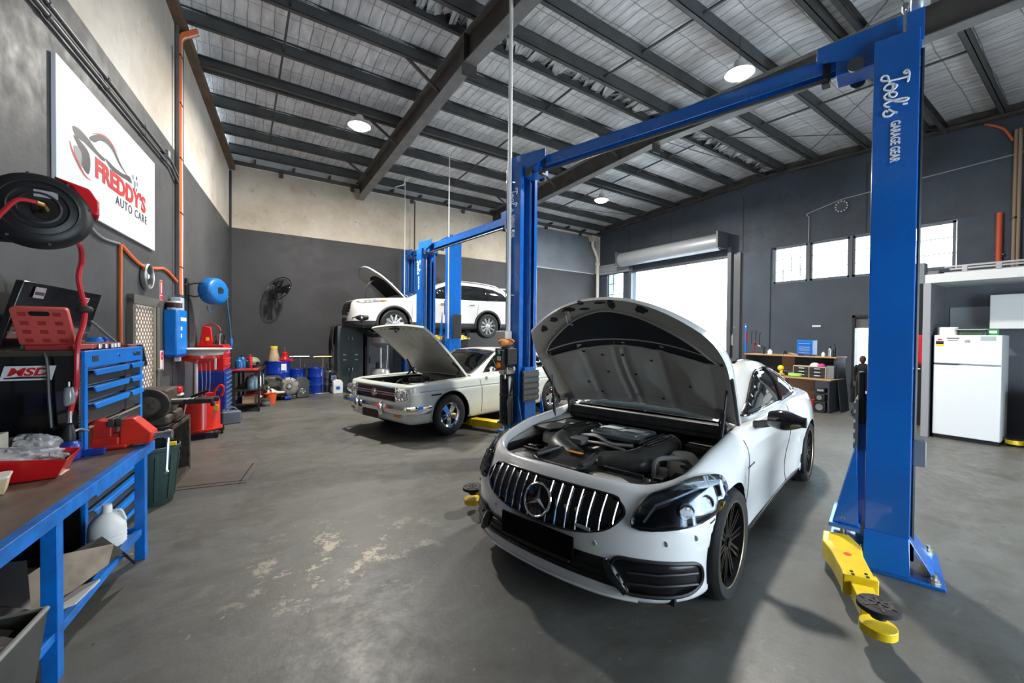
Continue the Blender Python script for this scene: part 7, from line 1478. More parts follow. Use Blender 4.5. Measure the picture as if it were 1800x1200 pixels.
bottle('jug', 'blue-grey fluid jug on the middle rack shelf, near end', .30, .12, .45, .09, .28, PB_, BLACK, cat='jug'); bottle('jug', 'clear pale jug beside the blue-grey one on the middle rack shelf', .30, .33, .45, .085, .26, mat('frosted_plastic', (.5, .53, .56), .3, var=.2), RED, cat='jug')
bottle('bottle', 'white squeeze bottle on the middle rack shelf', .36, .62, .45, .055, .27, WPL, WPL); bottle('jug', 'large pale blue jug at the far end of the middle rack shelf', .34, .95, .45, .10, .32, PB_, WPL, cat='jug'); bottle('bottle', 'small dark bottle behind the white squeeze bottle', .16, .75, .45, .05, .2, BLACK, RED)
cbx_ = rt_('cardboard_box', 'open brown cardboard box on the bottom rack shelf', 'box', .26, .16, .17); b = MB()
for c, d in (((0, 0, .005), (.24, .26, .01)), ((-.12, 0, .07), (.006, .26, .14)), ((.12, 0, .07), (.006, .26, .14)), ((0, -.13, .07), (.24, .006, .14)), ((0, .13, .07), (.24, .006, .14))): b.box(c, d)
b.build('carton', CARD, cbx_, smooth=0); b = MB(); b.bar((.12, .0, .14), (.20, .0, .10), .24, .005); b.build('flap', CARD, cbx_, smooth=0)
tl = rt_('tool_case', 'navy tool case above the cardboard box', 'case', .14, .40, .17); b = MB(); b.bb((-.12, -.1, 0), (.14, .1, .10)); b.build('case_shell', BLUE3, tl, bevel=.012); b = MB(); b.tube([(.14, -.04, .05), (.165, -.04, .05), (.165, .04, .05), (.14, .04, .05)], .008, 6); b.build('handle', BLACK, tl)
tl = rt_('tool_case', 'red tool case on the bottom rack shelf', 'case', .26, .66, .17); b = MB(); b.bb((-.12, -.12, 0), (.14, .12, .17)); b.build('case_shell', RED, tl, bevel=.012); b = MB(); b.bb((.14, -.03, .12), (.15, .03, .15)); b.build('latch', STEEL, tl, bevel=.002)
bk2 = thing('bucket', 'small orange bucket on the floor at the far end of the rack', 'bucket', (.62, 11.02, 0)); b = MB(); b.lathe([(0, 0), (.10, 0), (.125, .22), (.13, .225), (.122, .225), (.098, .01), (0, .01)], 22); b.build('pail', mat('orange_red_plastic', (.75, .10, .02), .4), bk2); b = MB(); b.tube([(.125*cos(a), 0, .22+.1*sin(a)) for a in np.linspace(0, pi, 12)], .004, 5); b.build('bail_handle', STEEL, bk2)
bt2 = thing('grease_tin', 'dark round tin beside the orange bucket', 'tin', (.50, 10.62, 0)); b = MB(); b.lathe([(0, 0), (.09, 0), (.09, .16), (.085, .165), (0, .165)], 20); b.build('tin', DGREY, bt2); b = MB(); b.lathe([(.091, .05), (.0915, .11)], 20, caps=False); b.build('label', MGREY, bt2)
bottle('bottle', 'upright white bottle standing behind the orange bucket', 0, 0, 0, .05, .34, WPL, WPL, place=(.60, 11.35, 0))
# ================================================================ along the back wall
BD = mat('blue_drum_paint', (.004, .035, .34), .3, coat=.4, var=.2)
def drum(label, x, y, r, h, group=None):
    t = thing('drum', label, 'drum', (x, y, 0), 0, group)
    b = MB(); pr_ = [(0, .01), (r-.01, .01), (r, 0), (r+.004, .015), (r, .03)]
    for z in (h*.33, h*.66): pr_ += [(r, z-.03), (r+.010, z), (r, z+.03)]
    pr_ += [(r, h-.03), (r+.005, h-.012), (r, h), (r-.015, h), (r-.02, h-.015), (0, h-.015)]
    b.lathe(pr_, 36); b.build('drum_shell', BD, t); b = MB(); b.cyl((r*.55, 0, h-.015), (r*.55, 0, h+.005), .03, n=12); b.build('bung', STEEL, t); return t
d = drum('large blue drum behind the gearbox pile with a funnel bottle on it', .84, 12.28, .285, .89); b = MB(); b.lathe([(.2875, .66), (.2875, .82)], 8, Rz(-1.35), caps=False, a0=0, a1=.45); b.build('white_label', TXT_W, d)
d1_ = drum('left one of two small blue drums with pump handles', 1.30, 12.40, .185, .66); d2_ = drum('right one of two small blue drums with pump handles', 1.74, 12.32, .20, .68)
for nm, x, y, lab, mt_ in (('drum_pump', 1.36, 12.38, 'grey T-handled pump standing in the left small drum', STEEL), ('drum_pump', 1.86, 12.10, 'brass T-handled pump rod in front of the right small drum', BRASS)):
    z0 = .66 if x < 1.5 else 0.; t = thing(nm, lab, 'pump', (x, y, z0)); b = MB(); b.cyl((0, 0, 0), (0, 0, .98-z0), .012, n=8); b.build('pump_rod', mt_, t); b = MB(); b.cyl((-.24 if x < 1.5 else -.22, 0, .98-z0), (.22, 0, .98-z0), .012, n=8); b.build('tee_handle', mt_, t)
    if z0 == 0: b = MB(); b.bb((-.2, -.05, 0), (.16, .05, .02)); b.build('foot', STEEL, t, bevel=.003)
    else: b = MB(); b.lathe([(0, 0), (.03, 0), (.03, .06), (.015, .10), (0, .1)], 12, T(.10, 0, 0)); b.cyl((.10, 0, .1), (.10, 0, .22), .02, n=10); b.build('pump_head', IRON, t)
ff = thing('funnel_bottle', 'tan jug with a yellow cap standing on the large blue drum', 'jug', (.76, 12.26, .875)); b = MB(); b.lathe([(0, 0), (.13, 0), (.135, .02), (.12, .12), (.085, .28), (.08, .33), (0, .33)], 24); b.build('jug_body', mat('tan_plastic', (.52, .40, .24), .5, var=.25, vs=9), ff); b = MB(); b.lathe([(0, .385), (.075, .385), (.085, .375), (.085, .325), (0, .325)], 20); b.build('cap', mat('yellow_cap', (.82, .66, .03), .4), ff)
rp = thing('hand_pump', 'red hand pump standing on the large blue drum', 'pump', (1.0, 12.22, .875)); b = MB(); b.lathe([(0, 0), (.11, 0), (.12, .04), (.08, .09), (.06, .16), (.07, .2), (.04, .24), (0, .24)], 20); b.bb((-.14, -.04, 0), (.18, .04, .06)); b.build('pump_body', RED, rp, bevel=.0); b = MB(); b.cyl((0, 0, .24), (.0, 0, .36), .016, n=10); b.cyl((.14, 0, .05), (.17, 0, .14), .012, n=8); b.build('spout', STEEL, rp)
# engine / gearbox pile
eg = thing('engine_block', 'grey dismantled engine on the floor in front of the large blue drum', 'engine', (.66, 11.62, 0)); random.seed(31)
EM = mat('greasy_alloy', (.13, .125, .115), .5, metal=.4, col2=(.05, .048, .045), vs=9, bump=.4)
b = MB(); b.bb((-.24, -.2, .08), (.22, .2, .46)); b.bb((-.18, -.24, .30), (.18, .24, .56)); b.build('block', EM, eg, bevel=.03)
for k in range(16):
    x, y, z = random.uniform(-.26, .24), random.uniform(-.28, -.18), random.uniform(.08, .52); r = random.uniform(.03, .075); b = MB()
    if k % 2: b.cyl((x, y-.04, z), (x, y+.08, z), r, r*.8, 12)
    else: b.tube(spline([(x, y, z), (x+.08, y-.05, z+.04), (x+.14, y, z-.04)], 4), r*.45, 7)
    b.build('engine_fitting', random.choice([EM, BLACKM, STEEL_D, DGREY]), eg)
for k in range(4): b = MB(); b.bb((-.24+.12*k, -.1, .0), (-.18+.12*k, .1, .09)); b.build('sump_foot', EM, eg, bevel=.01)
gx = thing('gearbox', 'alloy gearbox with a round bell housing leaning beside the engine', 'gearbox', (1.02, 11.60, 0)); XG = frame((0, -.16, .31), (1, 0, .1), (-.1, .12, 1))
b = MB(); b.lathe([(.04, -.02), (.08, .02), (.17, .02), (.21, .0), (.225, -.04), (.20, -.10), (.15, -.26), (.12, -.34)], 32, XG); b.build('bell_housing', mat('alloy_casting', (.30, .29, .27), .45, metal=.5, var=.4, vs=8, bump=.3), gx); b = MB(); b.lathe([(0, .05), (.05, .045), (.06, .02), (.06, -.03)], 20, XG); b.build('input_hub', STEEL, gx)
for k in range(10): a = 2*pi*k/10; b = MB(); b.cyl(XG @ V((.205*cos(a), .205*sin(a), 0)), XG @ V((.205*cos(a), .205*sin(a), .03)), .014, n=8); b.build('flange_bolt', STEEL_D, gx)
b = MB(); b.bb((-.18, -.18, 0), (.16, .2, .10)); b.build('sump', EM, gx, bevel=.03)
fn2 = thing('funnel', 'cream plastic funnel lying on the engine parts', 'funnel', (.66, 11.30, .20), .2); b = MB(); b.lathe([(.10, 0), (.095, .02), (.03, .12), (.022, .26), (.016, .26), (.025, .12), (.09, .02)], 20, Ry(pi/2) @ Rx(.3), caps=False); b.build('funnel_body', mat('cream_plastic', (.72, .66, .50), .45), fn2); b = MB(); b.tube([(0, .1, .02), (-.01, .13, .03), (.01, .14, .0)], .006, 5); b.build('hang_loop', mat('cream_plastic2', (.72, .66, .50), .45), fn2)
bcan = thing('oil_filter', 'small bright blue filter lying in front of the gearbox', 'filter', (.98, 11.33, .0), .3); b = MB(); b.cyl((-.07, 0, .05), (.07, 0, .05), .05, n=18); b.build('can', BLUE3, bcan); b = MB(); b.cyl((.07, 0, .05), (.075, 0, .05), .04, n=18); b.build('end_ring', BLACK, bcan)
ec_ = thing('engine_cover', 'dark grey plastic engine cover with a three-pointed star, propped on the floor', 'car part', (1.34, 11.58, .0), .12)
XE = frame((0, 0, .0), (1, 0, 0), (0, .22, 1)); b = MB(); b.prism([(-.14, 0), (.10, 0), (.13, .12), (.15, .40), (.08, .50), (-.12, .52), (-.17, .42), (-.16, .1)], .06, XE); eo = b.build('cover_shell', mat('grey_engine_plastic', (.055, .056, .062), .42, var=.15), ec_, bevel=.015)
b = MB(); 
for k in range(4): b = MB(); b.box((.13, .10+.095*k, .03), (.10, .05, .05), XE); b.build('port', BLACK, eo, bevel=.01)
b = MB(); XQ = XE @ T(-.02, .16, .062); b.tube([XQ @ V((.055*cos(2*pi*k/24), .055*sin(2*pi*k/24), 0)) for k in range(24)], .005, 6, closed=True)
for k in range(3): a = pi/2+2*pi*k/3; b.bar(XQ @ V((0, 0, 0)), XQ @ V((.052*cos(a), .052*sin(a), 0)), .010, .006, up=XQ.to_3x3() @ V((0, 0, 1)))
b.build('star_emblem', ALU, eo)
kg = thing('keg', 'small grey steel keg beside the right small drum', 'keg', (2.10, 12.44, 0)); b = MB(); b.lathe([(0, 0), (.13, 0), (.14, .02), (.14, .17), (.148, .19), (.14, .21), (.14, .36), (.148, .38), (.14, .40), (.14, .54), (.11, .58), (0, .58)], 24); b.build('keg_shell', mat('grey_blue_steel', (.16, .18, .19), .4, metal=.4, var=.3), kg); b = MB(); b.tube(spline([(-.05, 0, .58), (-.1, 0, .70), (-.04, 0, .78), (.08, 0, .66)], 5), .012, 6); b.build('keg_hose', BLACK, kg)
def jerry(label, x, y, z, mt_, lab, w_=.19, d=.13, h=.30, g=None):
    t = thing('oil_bottle', label, 'bottle', (x, y, z), .1, g); b = MB(); b.prism([(-w_/2, 0), (w_/2, 0), (w_/2, h*.72), (w_*.28, h*.9), (-w_*.1, h*.92), (-w_/2, h*.8)], d, frame((0, d/2, 0), (1, 0, 0), (0, 0, 1))); b.build('bottle_body', mt_, t, bevel=.015, seg=3); b = MB(); b.cyl((w_*.1, 0, h*.9), (w_*.1, 0, h), .025, n=12); b.build('cap', BLACK, t)
    b = MB(); b.bb((-w_*.36, -d/2-.003, h*.14), (w_*.36, -d/2, h*.56)); b.build('label', lab, t, smooth=0); b = MB(); b.ball((-w_*.02, -d/2-.004, h*.36), (w_*.24, .003, h*.12), 12); b.build('label_mark', mat('blue_mark', (.02, .10, .35), .4), t); return t
jerry('black oil bottle standing on another beside the lockers', 2.13, 12.18, .30, BLACK, MGREY); jerry('black oil bottle underneath, beside the lockers', 2.12, 12.18, 0, BLACK, MGREY); jerry('white oil bottle with a blue and green label in front of the lockers', 2.20, 11.98, 0, WPL, mat('pale_label', (.55, .65, .70), .4), .24, .14, .40)
b = MB(); 
lk = thing('locker', 'grey-green steel locker with four small doors against the back wall', 'locker', (2.24, 12.20, 0)); LKM = mat('grey_green_enamel', (.075, .105, .108), .35, var=.12)
b = MB(); b.bb((0, 0, 0), (.66, .46, 1.80)); b.build('locker_body', LKM, lk, bevel=.006)
for i in range(2):
    for j in range(2):
        b = MB(); b.bb((.02+.31*i, -.012, .06+.87*j), (.325+.315*i, 0, .90+.87*j)); dr = b.build('door', LKM, lk, bevel=.004); b = MB(); xh = .27+.10*i; b.bb((xh, -.03, .55+.87*j-.0), (xh+.02, -.012, .65+.87*j)); b.build('handle', CHROME, dr, bevel=.003); b = MB(); b.bb((.14+.31*i, -.016, .86+.0*j if j == 0 else 1.0), (.22+.31*i, -.012, .885+.0*j if j == 0 else 1.025)); b.build('card_holder', ALU, dr, smooth=0)
b = MB(); b.bb((.05, -.014, 1.73), (.24, -.012, 1.76)); b.build('lettering_strip', mat('violet_letters', (.10, .09, .22), .5), lk, smooth=0)
jk = thing('jacket', 'dark grey jacket draped over the top left edge of the locker', 'jacket', (2.24, 12.2, 1.80)); b = MB(); P = []
for i in range(14):
    t_ = i/13; row = []
    for j in range(9):
        y = -.02+.42*j/8; wob = .012*sin(j*1.7+i*.8)
        if t_ < .5: row.append((.58-.66*t_*2+.0, y, .02+.03*sin(pi*t_*2)+abs(wob)))
        else: row.append((-.09-.05*sin((t_-.5)*5)+wob, y, .02-(t_-.5)*2*(.62+.12*sin(j*.9))))
    P.append(row)
b.grid(P); b.build('jacket_cloth', mat('charcoal_cloth', (.045, .042, .042), .9, var=.3), jk, smooth=60, solid=.02); b = MB(); b.ball((.42, .2, .06), (.16, .14, .06), 14); b.build('folded_sleeve', mat('taupe_cloth', (.16, .14, .12), .9, var=.3), jk)
lk2 = thing('locker', 'plain grey locker right of the green one, mostly behind the classic car', 'locker', (3.02, 12.22, 0)); b = MB(); b.bb((0, 0, 0), (.62, .44, 1.62)); b.build('locker_body', mat('plain_grey_enamel', (.16, .17, .185), .4, var=.1), lk2, bevel=.006); b = MB(); b.bb((.03, -.012, .05), (.60, 0, 1.58)); dr = b.build('door', mat('plain_grey_enamel2', (.17, .18, .195), .4), lk2, bevel=.004); b = MB(); b.bb((.06, -.03, .75), (.08, -.012, .95)); b.build('handle', BLACK, dr, bevel=.003)
bar_ = thing('pry_bar', 'long black bar standing upright between the lockers', 'bar', (2.96, 12.14, 0)); b = MB(); b.cyl((0, 0, 0), (0, 0, 1.25), .014, n=8); b.build('shaft', BLACKM, bar_); b = MB(); b.cyl((0, 0, .25), (0, 0, .45), .025, n=10); b.build('grip', BLACK, bar_)
sdn = thing('oil_drainer', 'silver oil drainer with a shallow bowl on a pole under the white SUV', 'oil drainer', (3.05, 11.0, 0)); b = MB(); b.lathe([(0, 1.24), (.08, 1.24), (.27, 1.36), (.285, 1.50), (.28, 1.505), (.26, 1.38), (0, 1.26)], 32); b.build('bowl', mat('dull_silver', (.5, .5, .5), .3, metal=.7, var=.2), sdn)
b = MB(); b.cyl((0, 0, .70), (0, 0, 1.25), .03, n=14); b.build('pole', ALU, sdn); b = MB(); b.lathe([(0, .10), (.22, .10), (.24, .14), (.24, .62), (.2, .70), (0, .72)], 28); b.build('tank', mat('dull_silver2', (.5, .5, .5), .3, metal=.6), sdn); b = MB(); b.tube([(.16, 0, .7), (.18, 0, 1.0), (.18, 0, 1.3)], .012, 6); b.build('probe', WPL, sdn); b = MB(); b.bb((-.12, -.1, .7), (-.04, .02, .86)); b.build('valve', BLACK, sdn, bevel=.01)
for a in (0, 2.1, 4.2): b = MB(); b.cyl((.18*cos(a), .18*sin(a)-.015, .05), (.18*cos(a), .18*sin(a)+.015, .05), .05, n=14); b.build('castor', RUBBER, sdn)
ey = thing('exhaust_column', 'tall clear-sided equipment column standing by the back wall behind the lifts', 'column', (3.74, 12.58, 0)); b = MB(); b.bb((-.10, -.06, 0), (.10, .06, 3.15)); b.build('column', mat('grey_column', (.20, .20, .215), .35), ey, bevel=.01); b = MB(); b.bb((-.08, -.066, .3), (-.03, -.06, 3.1)); b.build('clear_strip', mat('pale_strip', (.45, .45, .46), .3), ey, smooth=0)
# downpipe in the far right corner and small wall fittings
dp = thing('downpipe', 'white downpipe with a rain head in the far right corner', 'pipe', (0, 0, 0)); b = MB(); b.tube([(12.06, 12.55, 5.55), (12.06, 12.55, 5.30), (12.34, 12.55, 4.85), (12.36, 12.55, 4.7), (12.36, 12.55, 0)], .065, 12); b.build('pipe', mat('off_white_pipe', (.62, .60, .56), .4), dp); b = MB(); b.add([(11.9, 12.42, 5.72), (12.28, 12.42, 5.72), (12.28, 12.68, 5.72), (11.9, 12.68, 5.72), (11.97, 12.47, 5.5), (12.17, 12.47, 5.5), (12.17, 12.65, 5.5), (11.97, 12.65, 5.5)], [(0, 1, 2, 3), (4, 5, 6, 7), (0, 1, 5, 4), (1, 2, 6, 5), (2, 3, 7, 6), (3, 0, 4, 7)]); b.build('rain_head', mat('beige_rain_head', (.50, .42, .36), .5), dp, smooth=0)
for z in (4.6, 2.6): b = MB(); b.tube([(12.36-.07, 12.55, z), (12.36+.07, 12.55, z)], .075, 12); b.build('pipe_collar', mat('off_white_pipe2', (.62, .60, .56), .4), dp)
tc_ = thing('conduit', 'thin white vertical conduit with a ball end beside the far downpipe', 'conduit', (12.5, 12.62, 0)); b = MB(); b.cyl((0, 0, 4.3), (0, 0, 5.7), .012, n=6); b.build('pipe', WPL, tc_); b = MB(); b.ball((0, 0, 5.72), .045, 12); b.ball((-.03, 0, 4.28), .035, 10); b.build('end_cap', WPL, tc_)
# ================================================================ right side
CLP = mat('grey_fitting', (.30, .32, .35), .5)
dk = thing('desk', 'wooden-topped black desk with a raised shelf against the right side', 'desk', (10.30, 3.50, 0))
DW, DL_ = .85, 1.95
TAN = mat('tan_laminate', (.40, .25, .12), .45, var=.12, vs=3, stretch=(8, 1, 1)); NAV = mat('dark_slate_panel', (.028, .034, .042), .5, var=.15)
b = MB(); b.bb((-.05, -.03, .69), (DW-.15, DL_, .72)); b.build('worktop', TAN, dk, bevel=.004); b = MB(); b.bb((.25, -.03, 1.165), (DW, DL_, 1.195)); b.build('top_shelf', TAN, dk, bevel=.004)
b = MB(); b.bb((-.02, 0, 0), (DW, .03, .69)); b.bb((.28, 0, .69), (DW, .03, 1.165)); b.build('side_panel', NAV, dk, smooth=0); b = MB(); b.bb((-.02, DL_-.04, 0), (DW, DL_-.01, .69)); b.bb((.28, DL_-.04, .69), (DW, DL_-.01, 1.165)); b.build('side_panel', NAV, dk, smooth=0)
b = MB(); b.bb((DW-.03, .03, .72), (DW-.01, 1.02, 1.165)); b.build('back_panel', NAV, dk, smooth=0); b = MB(); b.bb((DW-.03, 1.02, .1), (DW-.01, 1.30, 1.165)); b.build('back_panel', mat('brown_board', (.32, .18, .10), .5), dk, smooth=0); b = MB(); b.bb((DW-.03, 1.30, .72), (DW-.01, DL_-.03, 1.165)); b.build('back_panel', NAV, dk, smooth=0)
b = MB(); b.bb((.45, .45, 0), (.48, 1.3, .69)); b.build('modesty_panel', mat('brown_board2', (.32, .18, .10), .5), dk, smooth=0)
def dt(name, label, cat, x, y, z, rz=0, g=None): return thing(name, label, cat, (10.30+x, 3.50+y, z), rz, g)
ch = dt('small_tool_chest', 'small bright blue tool chest on the desk top shelf', 'cabinet', .45, .62, 1.195); b = MB(); b.bb((-.12, -.16, .02), (.14, .16, .36)); b.build('chest_body', mat('blue_chest_paint', (.0, .13, .50), .4), ch, bevel=.008)
for z in (.04, .09, .13, .17, .25): b = MB(); b.bb((-.128, -.14, z), (-.12, .14, z+.035)); d = b.build('drawer', mat('blue_drawer2', (.0, .15, .55), .4), ch, bevel=.002); b = MB(); b.bb((-.136, -.11, z+.02), (-.128, .11, z+.03)); b.build('handle', ALU, d, smooth=0)
for x, y in ((-.09, -.12), (-.09, .12), (.1, -.12), (.1, .12)): b = MB(); b.cyl((x, y, 0), (x, y, .02), .02, n=8); b.build('foot', BLACK, ch)
og = dt('drawer_organiser', 'black drawer organiser with pale edges on the desk worktop', 'organiser', .32, .42, .72); b = MB(); b.bb((-.12, -.26, 0), (.16, .36, .24)); b.build('case', BLACK, og, bevel=.003); b = MB(); b.bb((-.13, -.27, .235), (.16, .37, .25)); b.bb((-.13, -.27, 0), (.16, -.26, .24)); b.bb((-.13, .36, 0), (.16, .37, .24)); b.bb((-.13, .045, 0), (.0, .055, .24)); b.build('pale_edge', mat('pale_wood_edge', (.55, .45, .32), .5), og, smooth=0)
for i in range(2):
    for j in range(3): b = MB(); b.bb((-.135, -.25+.31*i, .015+.075*j), (-.12, .035+.31*i, .08+.075*j)); d = b.build('drawer', mat('dark_drawer', (.03, .03, .034), .3), og, bevel=.003); b = MB(); b.bb((-.145, -.17+.31*i, .045+.075*j), (-.135, -.06+.31*i, .058+.075*j)); b.build('pull', WPL, d, smooth=0)
og2 = dt('drawer_organiser', 'translucent grey bit organiser at the near end of the worktop', 'organiser', .34, .06, .72); b = MB(); b.bb((-.10, -.05, 0), (.1, .09, .28)); b.build('case', mat('smoky_plastic', (.14, .15, .16), .3), og2, bevel=.004)
for j in range(6): b = MB(); b.bb((-.105, -.045, .01+.044*j), (-.1, .085, .045+.044*j)); b.build('drawer', mat('smoky_drawer', (.22, .23, .24), .25), og2, smooth=0)
cp = dt('cap', 'white and pink cap lying on the drawer organiser', 'cap', .32, .34, .97); b = MB(); b.ball((0, .06, .0), (.10, .10, .085), 16); b.build('crown', mat('pale_cap_cloth', (.60, .58, .60), .8), cp); b = MB(); b.ball((-.02, -.08, .02), (.09, .07, .05), 12); b.build('pink_patch', mat('pink_cloth', (.55, .04, .25), .8), cp)
def deskbottle(name, label, x, y, z, r, h, mt_, capm): t = dt(name, label, 'bottle', x, y, z); b = MB(); b.lathe([(0, 0), (r, 0), (r, h*.7), (r*.4, h*.85), (r*.4, h), (0, h)], 16); b.build('bottle_body', mt_, t); b = MB(); b.lathe([(r*.42, h*.86), (r*.46, h*.88), (r*.46, h*1.02), (0, h*1.02)], 12); b.build('cap', capm, t)
deskbottle('flask', 'steel flask at the near end of the desk top shelf', .45, .16, 1.195, .04, .22, ALU, BLACK); deskbottle('flask', 'tall black flask beside the steel one', .52, .10, 1.195, .04, .27, BLACK, BLACK); deskbottle('bottle', 'small white bottle on the shelf between the steel flask and the blue chest', .42, .28, 1.195, .035, .10, WPL, WPL); deskbottle('mug', 'black mug near the middle of the desk top shelf', .45, 1.08, 1.195, .05, .10, BLACK, BLACK); deskbottle('pot', 'white pot toward the car end of the desk top shelf', .45, 1.42, 1.195, .05, .12, WPL, WPL)
sy = dt('spray_gun', 'dark spray gun beside the white pot', 'tool', .45, 1.56, 1.195); b = MB(); b.tube([(0, 0, 0), (0, .0, .12), (0, .03, .16)], .02, 8); b.cyl((0, -.05, .15), (0, .09, .19), .018, n=10); b.build('gun_body', BLACK, sy); b = MB(); b.cyl((0, .08, .18), (0, .15, .21), .02, n=10); b.build('nozzle', ALU, sy)
cb2 = dt('cardboard_sheet', 'flat brown carton lying open on the desk top shelf', 'box', .45, .88, 1.195); b = MB(); b.bb((-.12, -.14, 0), (.12, .18, .012)); b.bar((0, -.1, .012), (.0, .10, .05), .2, .006); b.build('sheet', CARD, cb2, smooth=0)
ty = dt('yellow_toy', 'small round yellow object at the far end of the worktop', 'toy', .34, 1.12, .72); b = MB(); b.ball((0, 0, .16), .07, 14); b.ball((0, -.03, .06), (.05, .05, .06), 10); b.build('body', mat('yellow_plastic', (.85, .62, .02), .4), ty)
gr_ = dt('cable_coil', 'bright green coiled strap on the worktop', 'strap', .16, .74, .72); b = MB()
for k in range(3): b.tube([(.09*cos(a)*.7, .13*sin(a), .025+.02*k) for a in np.linspace(0, 2*pi, 24)[:-1]], .012, 6, closed=True)
b.build('coil', mat('lime_green', (.35, .70, .12), .5), gr_)
bg_ = dt('tool_bag', 'black tool bag behind the green strap on the worktop', 'bag', .36, .90, .72); b = MB(); b.prism(rrect(.18, .34, .06), .13); b.build('bag_body', BLACK, bg_, bevel=.04, seg=3); b = MB(); b.tube([(0, -.1, .13), (0, -.05, .18), (0, .05, .18), (0, .1, .13)], .01, 6); b.build('handle', BLACK, bg_)
br2 = dt('glove', 'tan leather glove at the back of the worktop', 'glove', .12, 1.02, .72); b = MB(); b.ball((0, 0, .03), (.06, .09, .03), 12); [b.tube(spline([(-.04+.02*k, .06, .03), (-.05+.025*k, .12, .035), (-.05+.03*k, .15, .02)], 3), .012, 6) for k in range(4)]; b.build('leather', mat('tan_leather', (.45, .25, .12), .7), br2)
pr_ = thing('printer_stack', 'dark stacked car-audio boxes and speakers under the near end of the desk', 'speaker stack', (10.26, 3.62, 0)); b = MB(); b.bb((0, -.05, 0), (.24, .16, .24)); b.bb((.0, -.04, .25), (.22, .15, .40)); b.bb((.02, -.03, .42), (.2, .14, .52)); b.build('boxes', BLACK, pr_, bevel=.01); 
for z, r in ((.12, .07), (.325, .05)): b = MB(); b.lathe([(0, .0), (r*.4, .004), (r, .006), (r, 0)], 22, zframe((-.001, .055, z), (-1, 0, 0))); b.build('speaker_cone', MGREY, pr_)
b = MB(); b.bb((-.003, -.02, .46), (.0+.02, .10, .50)); b.build('silver_strip', ALU, pr_, smooth=0)
rt2 = thing('tub', 'red plastic tub under the desk', 'tub', (10.55, 4.02, 0)); tub(.30, .34, .24, RED, rt2, 'tub_body'); b = MB(); b.tube([(-.17, -.2, .245), (.17, -.2, .245), (.17, .2, .245), (-.17, .2, .245)], .010, 6, closed=True); b.build('rim', DRED, rt2)
bd = thing('leaning_panel', 'tall dark panel leaning against the desk end', 'panel', (10.9, 3.30, 0)); b = MB(); b.prism([(-.25, 0), (.22, 0), (.22, .98), (-.16, 1.0), (-.25, .9)], .02, frame((0, .12, 0), (1, 0, 0), (0, .10, 1))); b.build('board', NAV, bd, bevel=.004); b = MB(); b.cyl((.1, .05, .5), (.12, .045, .7), .01, n=6); b.build('handle', BLACK, bd)
fl = thing('floor_jack', 'low black trolley lying on the floor in front of the doorway', 'trolley', (10.60, 3.10, 0), .35); b = MB(); b.prism([(-.30, -.10), (.34, -.08), (.34, .08), (-.30, .10)], .06, T(0, 0, .03)); b.build('deck', NAV, fl, bevel=.015)
for x in (-.25, .28): 
    for y in (-.08, .08): b = MB(); b.cyl((x, y-.015, .03), (x, y+.015, .03), .03, n=12); b.build('castor', RUBBER, fl)
# wall-hung things right of the roller door
def wt_(name, label, cat, y, z): return thing(name, label, cat, (XR-.005, y, z))
ho = wt_('bracket', 'white metal bracket hanging on the wall right of the roller door', 'bracket', 6.82, 1.62); b = MB(); X = frame((0, 0, 0), (0, -1, 0), (0, 0, 1)); b.prism([(-.16, -.25), (-.04, -.28), (.14, -.12), (.16, .0), (.05, -.02), (.06, .12), (.14, .32), (.06, .34), (-.06, .1), (-.14, -.05)], .03, X @ T(0, 0, 0)); b.build('plate', mat('cream_metal', (.62, .60, .55), .45), ho, bevel=.005); b = MB(); b.cyl((-.03, .0, .30), (-.06, 0, .30), .02, n=8); b.build('hook', STEEL, ho)
lv = wt_('spirit_level', 'blue and red long level hanging upright on the wall', 'level', 6.47, 1.55); b = MB(); b.bb((-.04, -.03, -.46), (-.005, .03, .46)); b.build('beam', BLUE2, lv, bevel=.004); b = MB(); b.bb((-.042, -.032, -.1), (-.004, .0, .25)); b.bb((-.042, -.03, -.46), (-.004, .03, -.40)); b.build('red_section', RED, lv, smooth=0); b = MB(); b.cyl((-.045, 0, .38), (-.02, 0, .38), .022, n=10); b.build('vial', WPL, lv)
for k, (y, z, h) in enumerate(((6.30, 1.62, .40), (6.18, 1.60, .44), (6.07, 1.58, .36))):
    t = wt_('hanging_tool', ['black hand tool hanging first right of the level', 'black hand tool hanging second right of the level', 'black hand tool hanging third right of the level'][k], 'tool', y, z); b = MB(); b.cyl((-.02, 0, -h/2), (-.02, 0, h*.3), .014, n=8); b.build('shaft', BLACKM, t); b = MB(); b.bb((-.035, -.035, h*.3), (-.005, .035, h*.5)); b.build('head', DGREY, t, bevel=.005)
rs = wt_('strap', 'red strap dangling from the hanging tools', 'strap', 6.20, 1.40); b = MB(); b.tube(spline([(-.03, 0, .05), (-.03, .03, -.1), (-.03, -.02, -.25), (-.03, .01, -.40)], 5), .012, 6); b.ball((-.03, 0, .05), .035, 8); b.build('webbing', RED, rs)
b = MB(); b.bb((-.02, -.10, -.025), (0, .10, .025)); sl = b.build('switch_plate', WPL, bevel=.004); sl.location = (XR, 4.62, 1.92); tag(sl, 'small white switch plate on the right wall above the desk', 'switch')
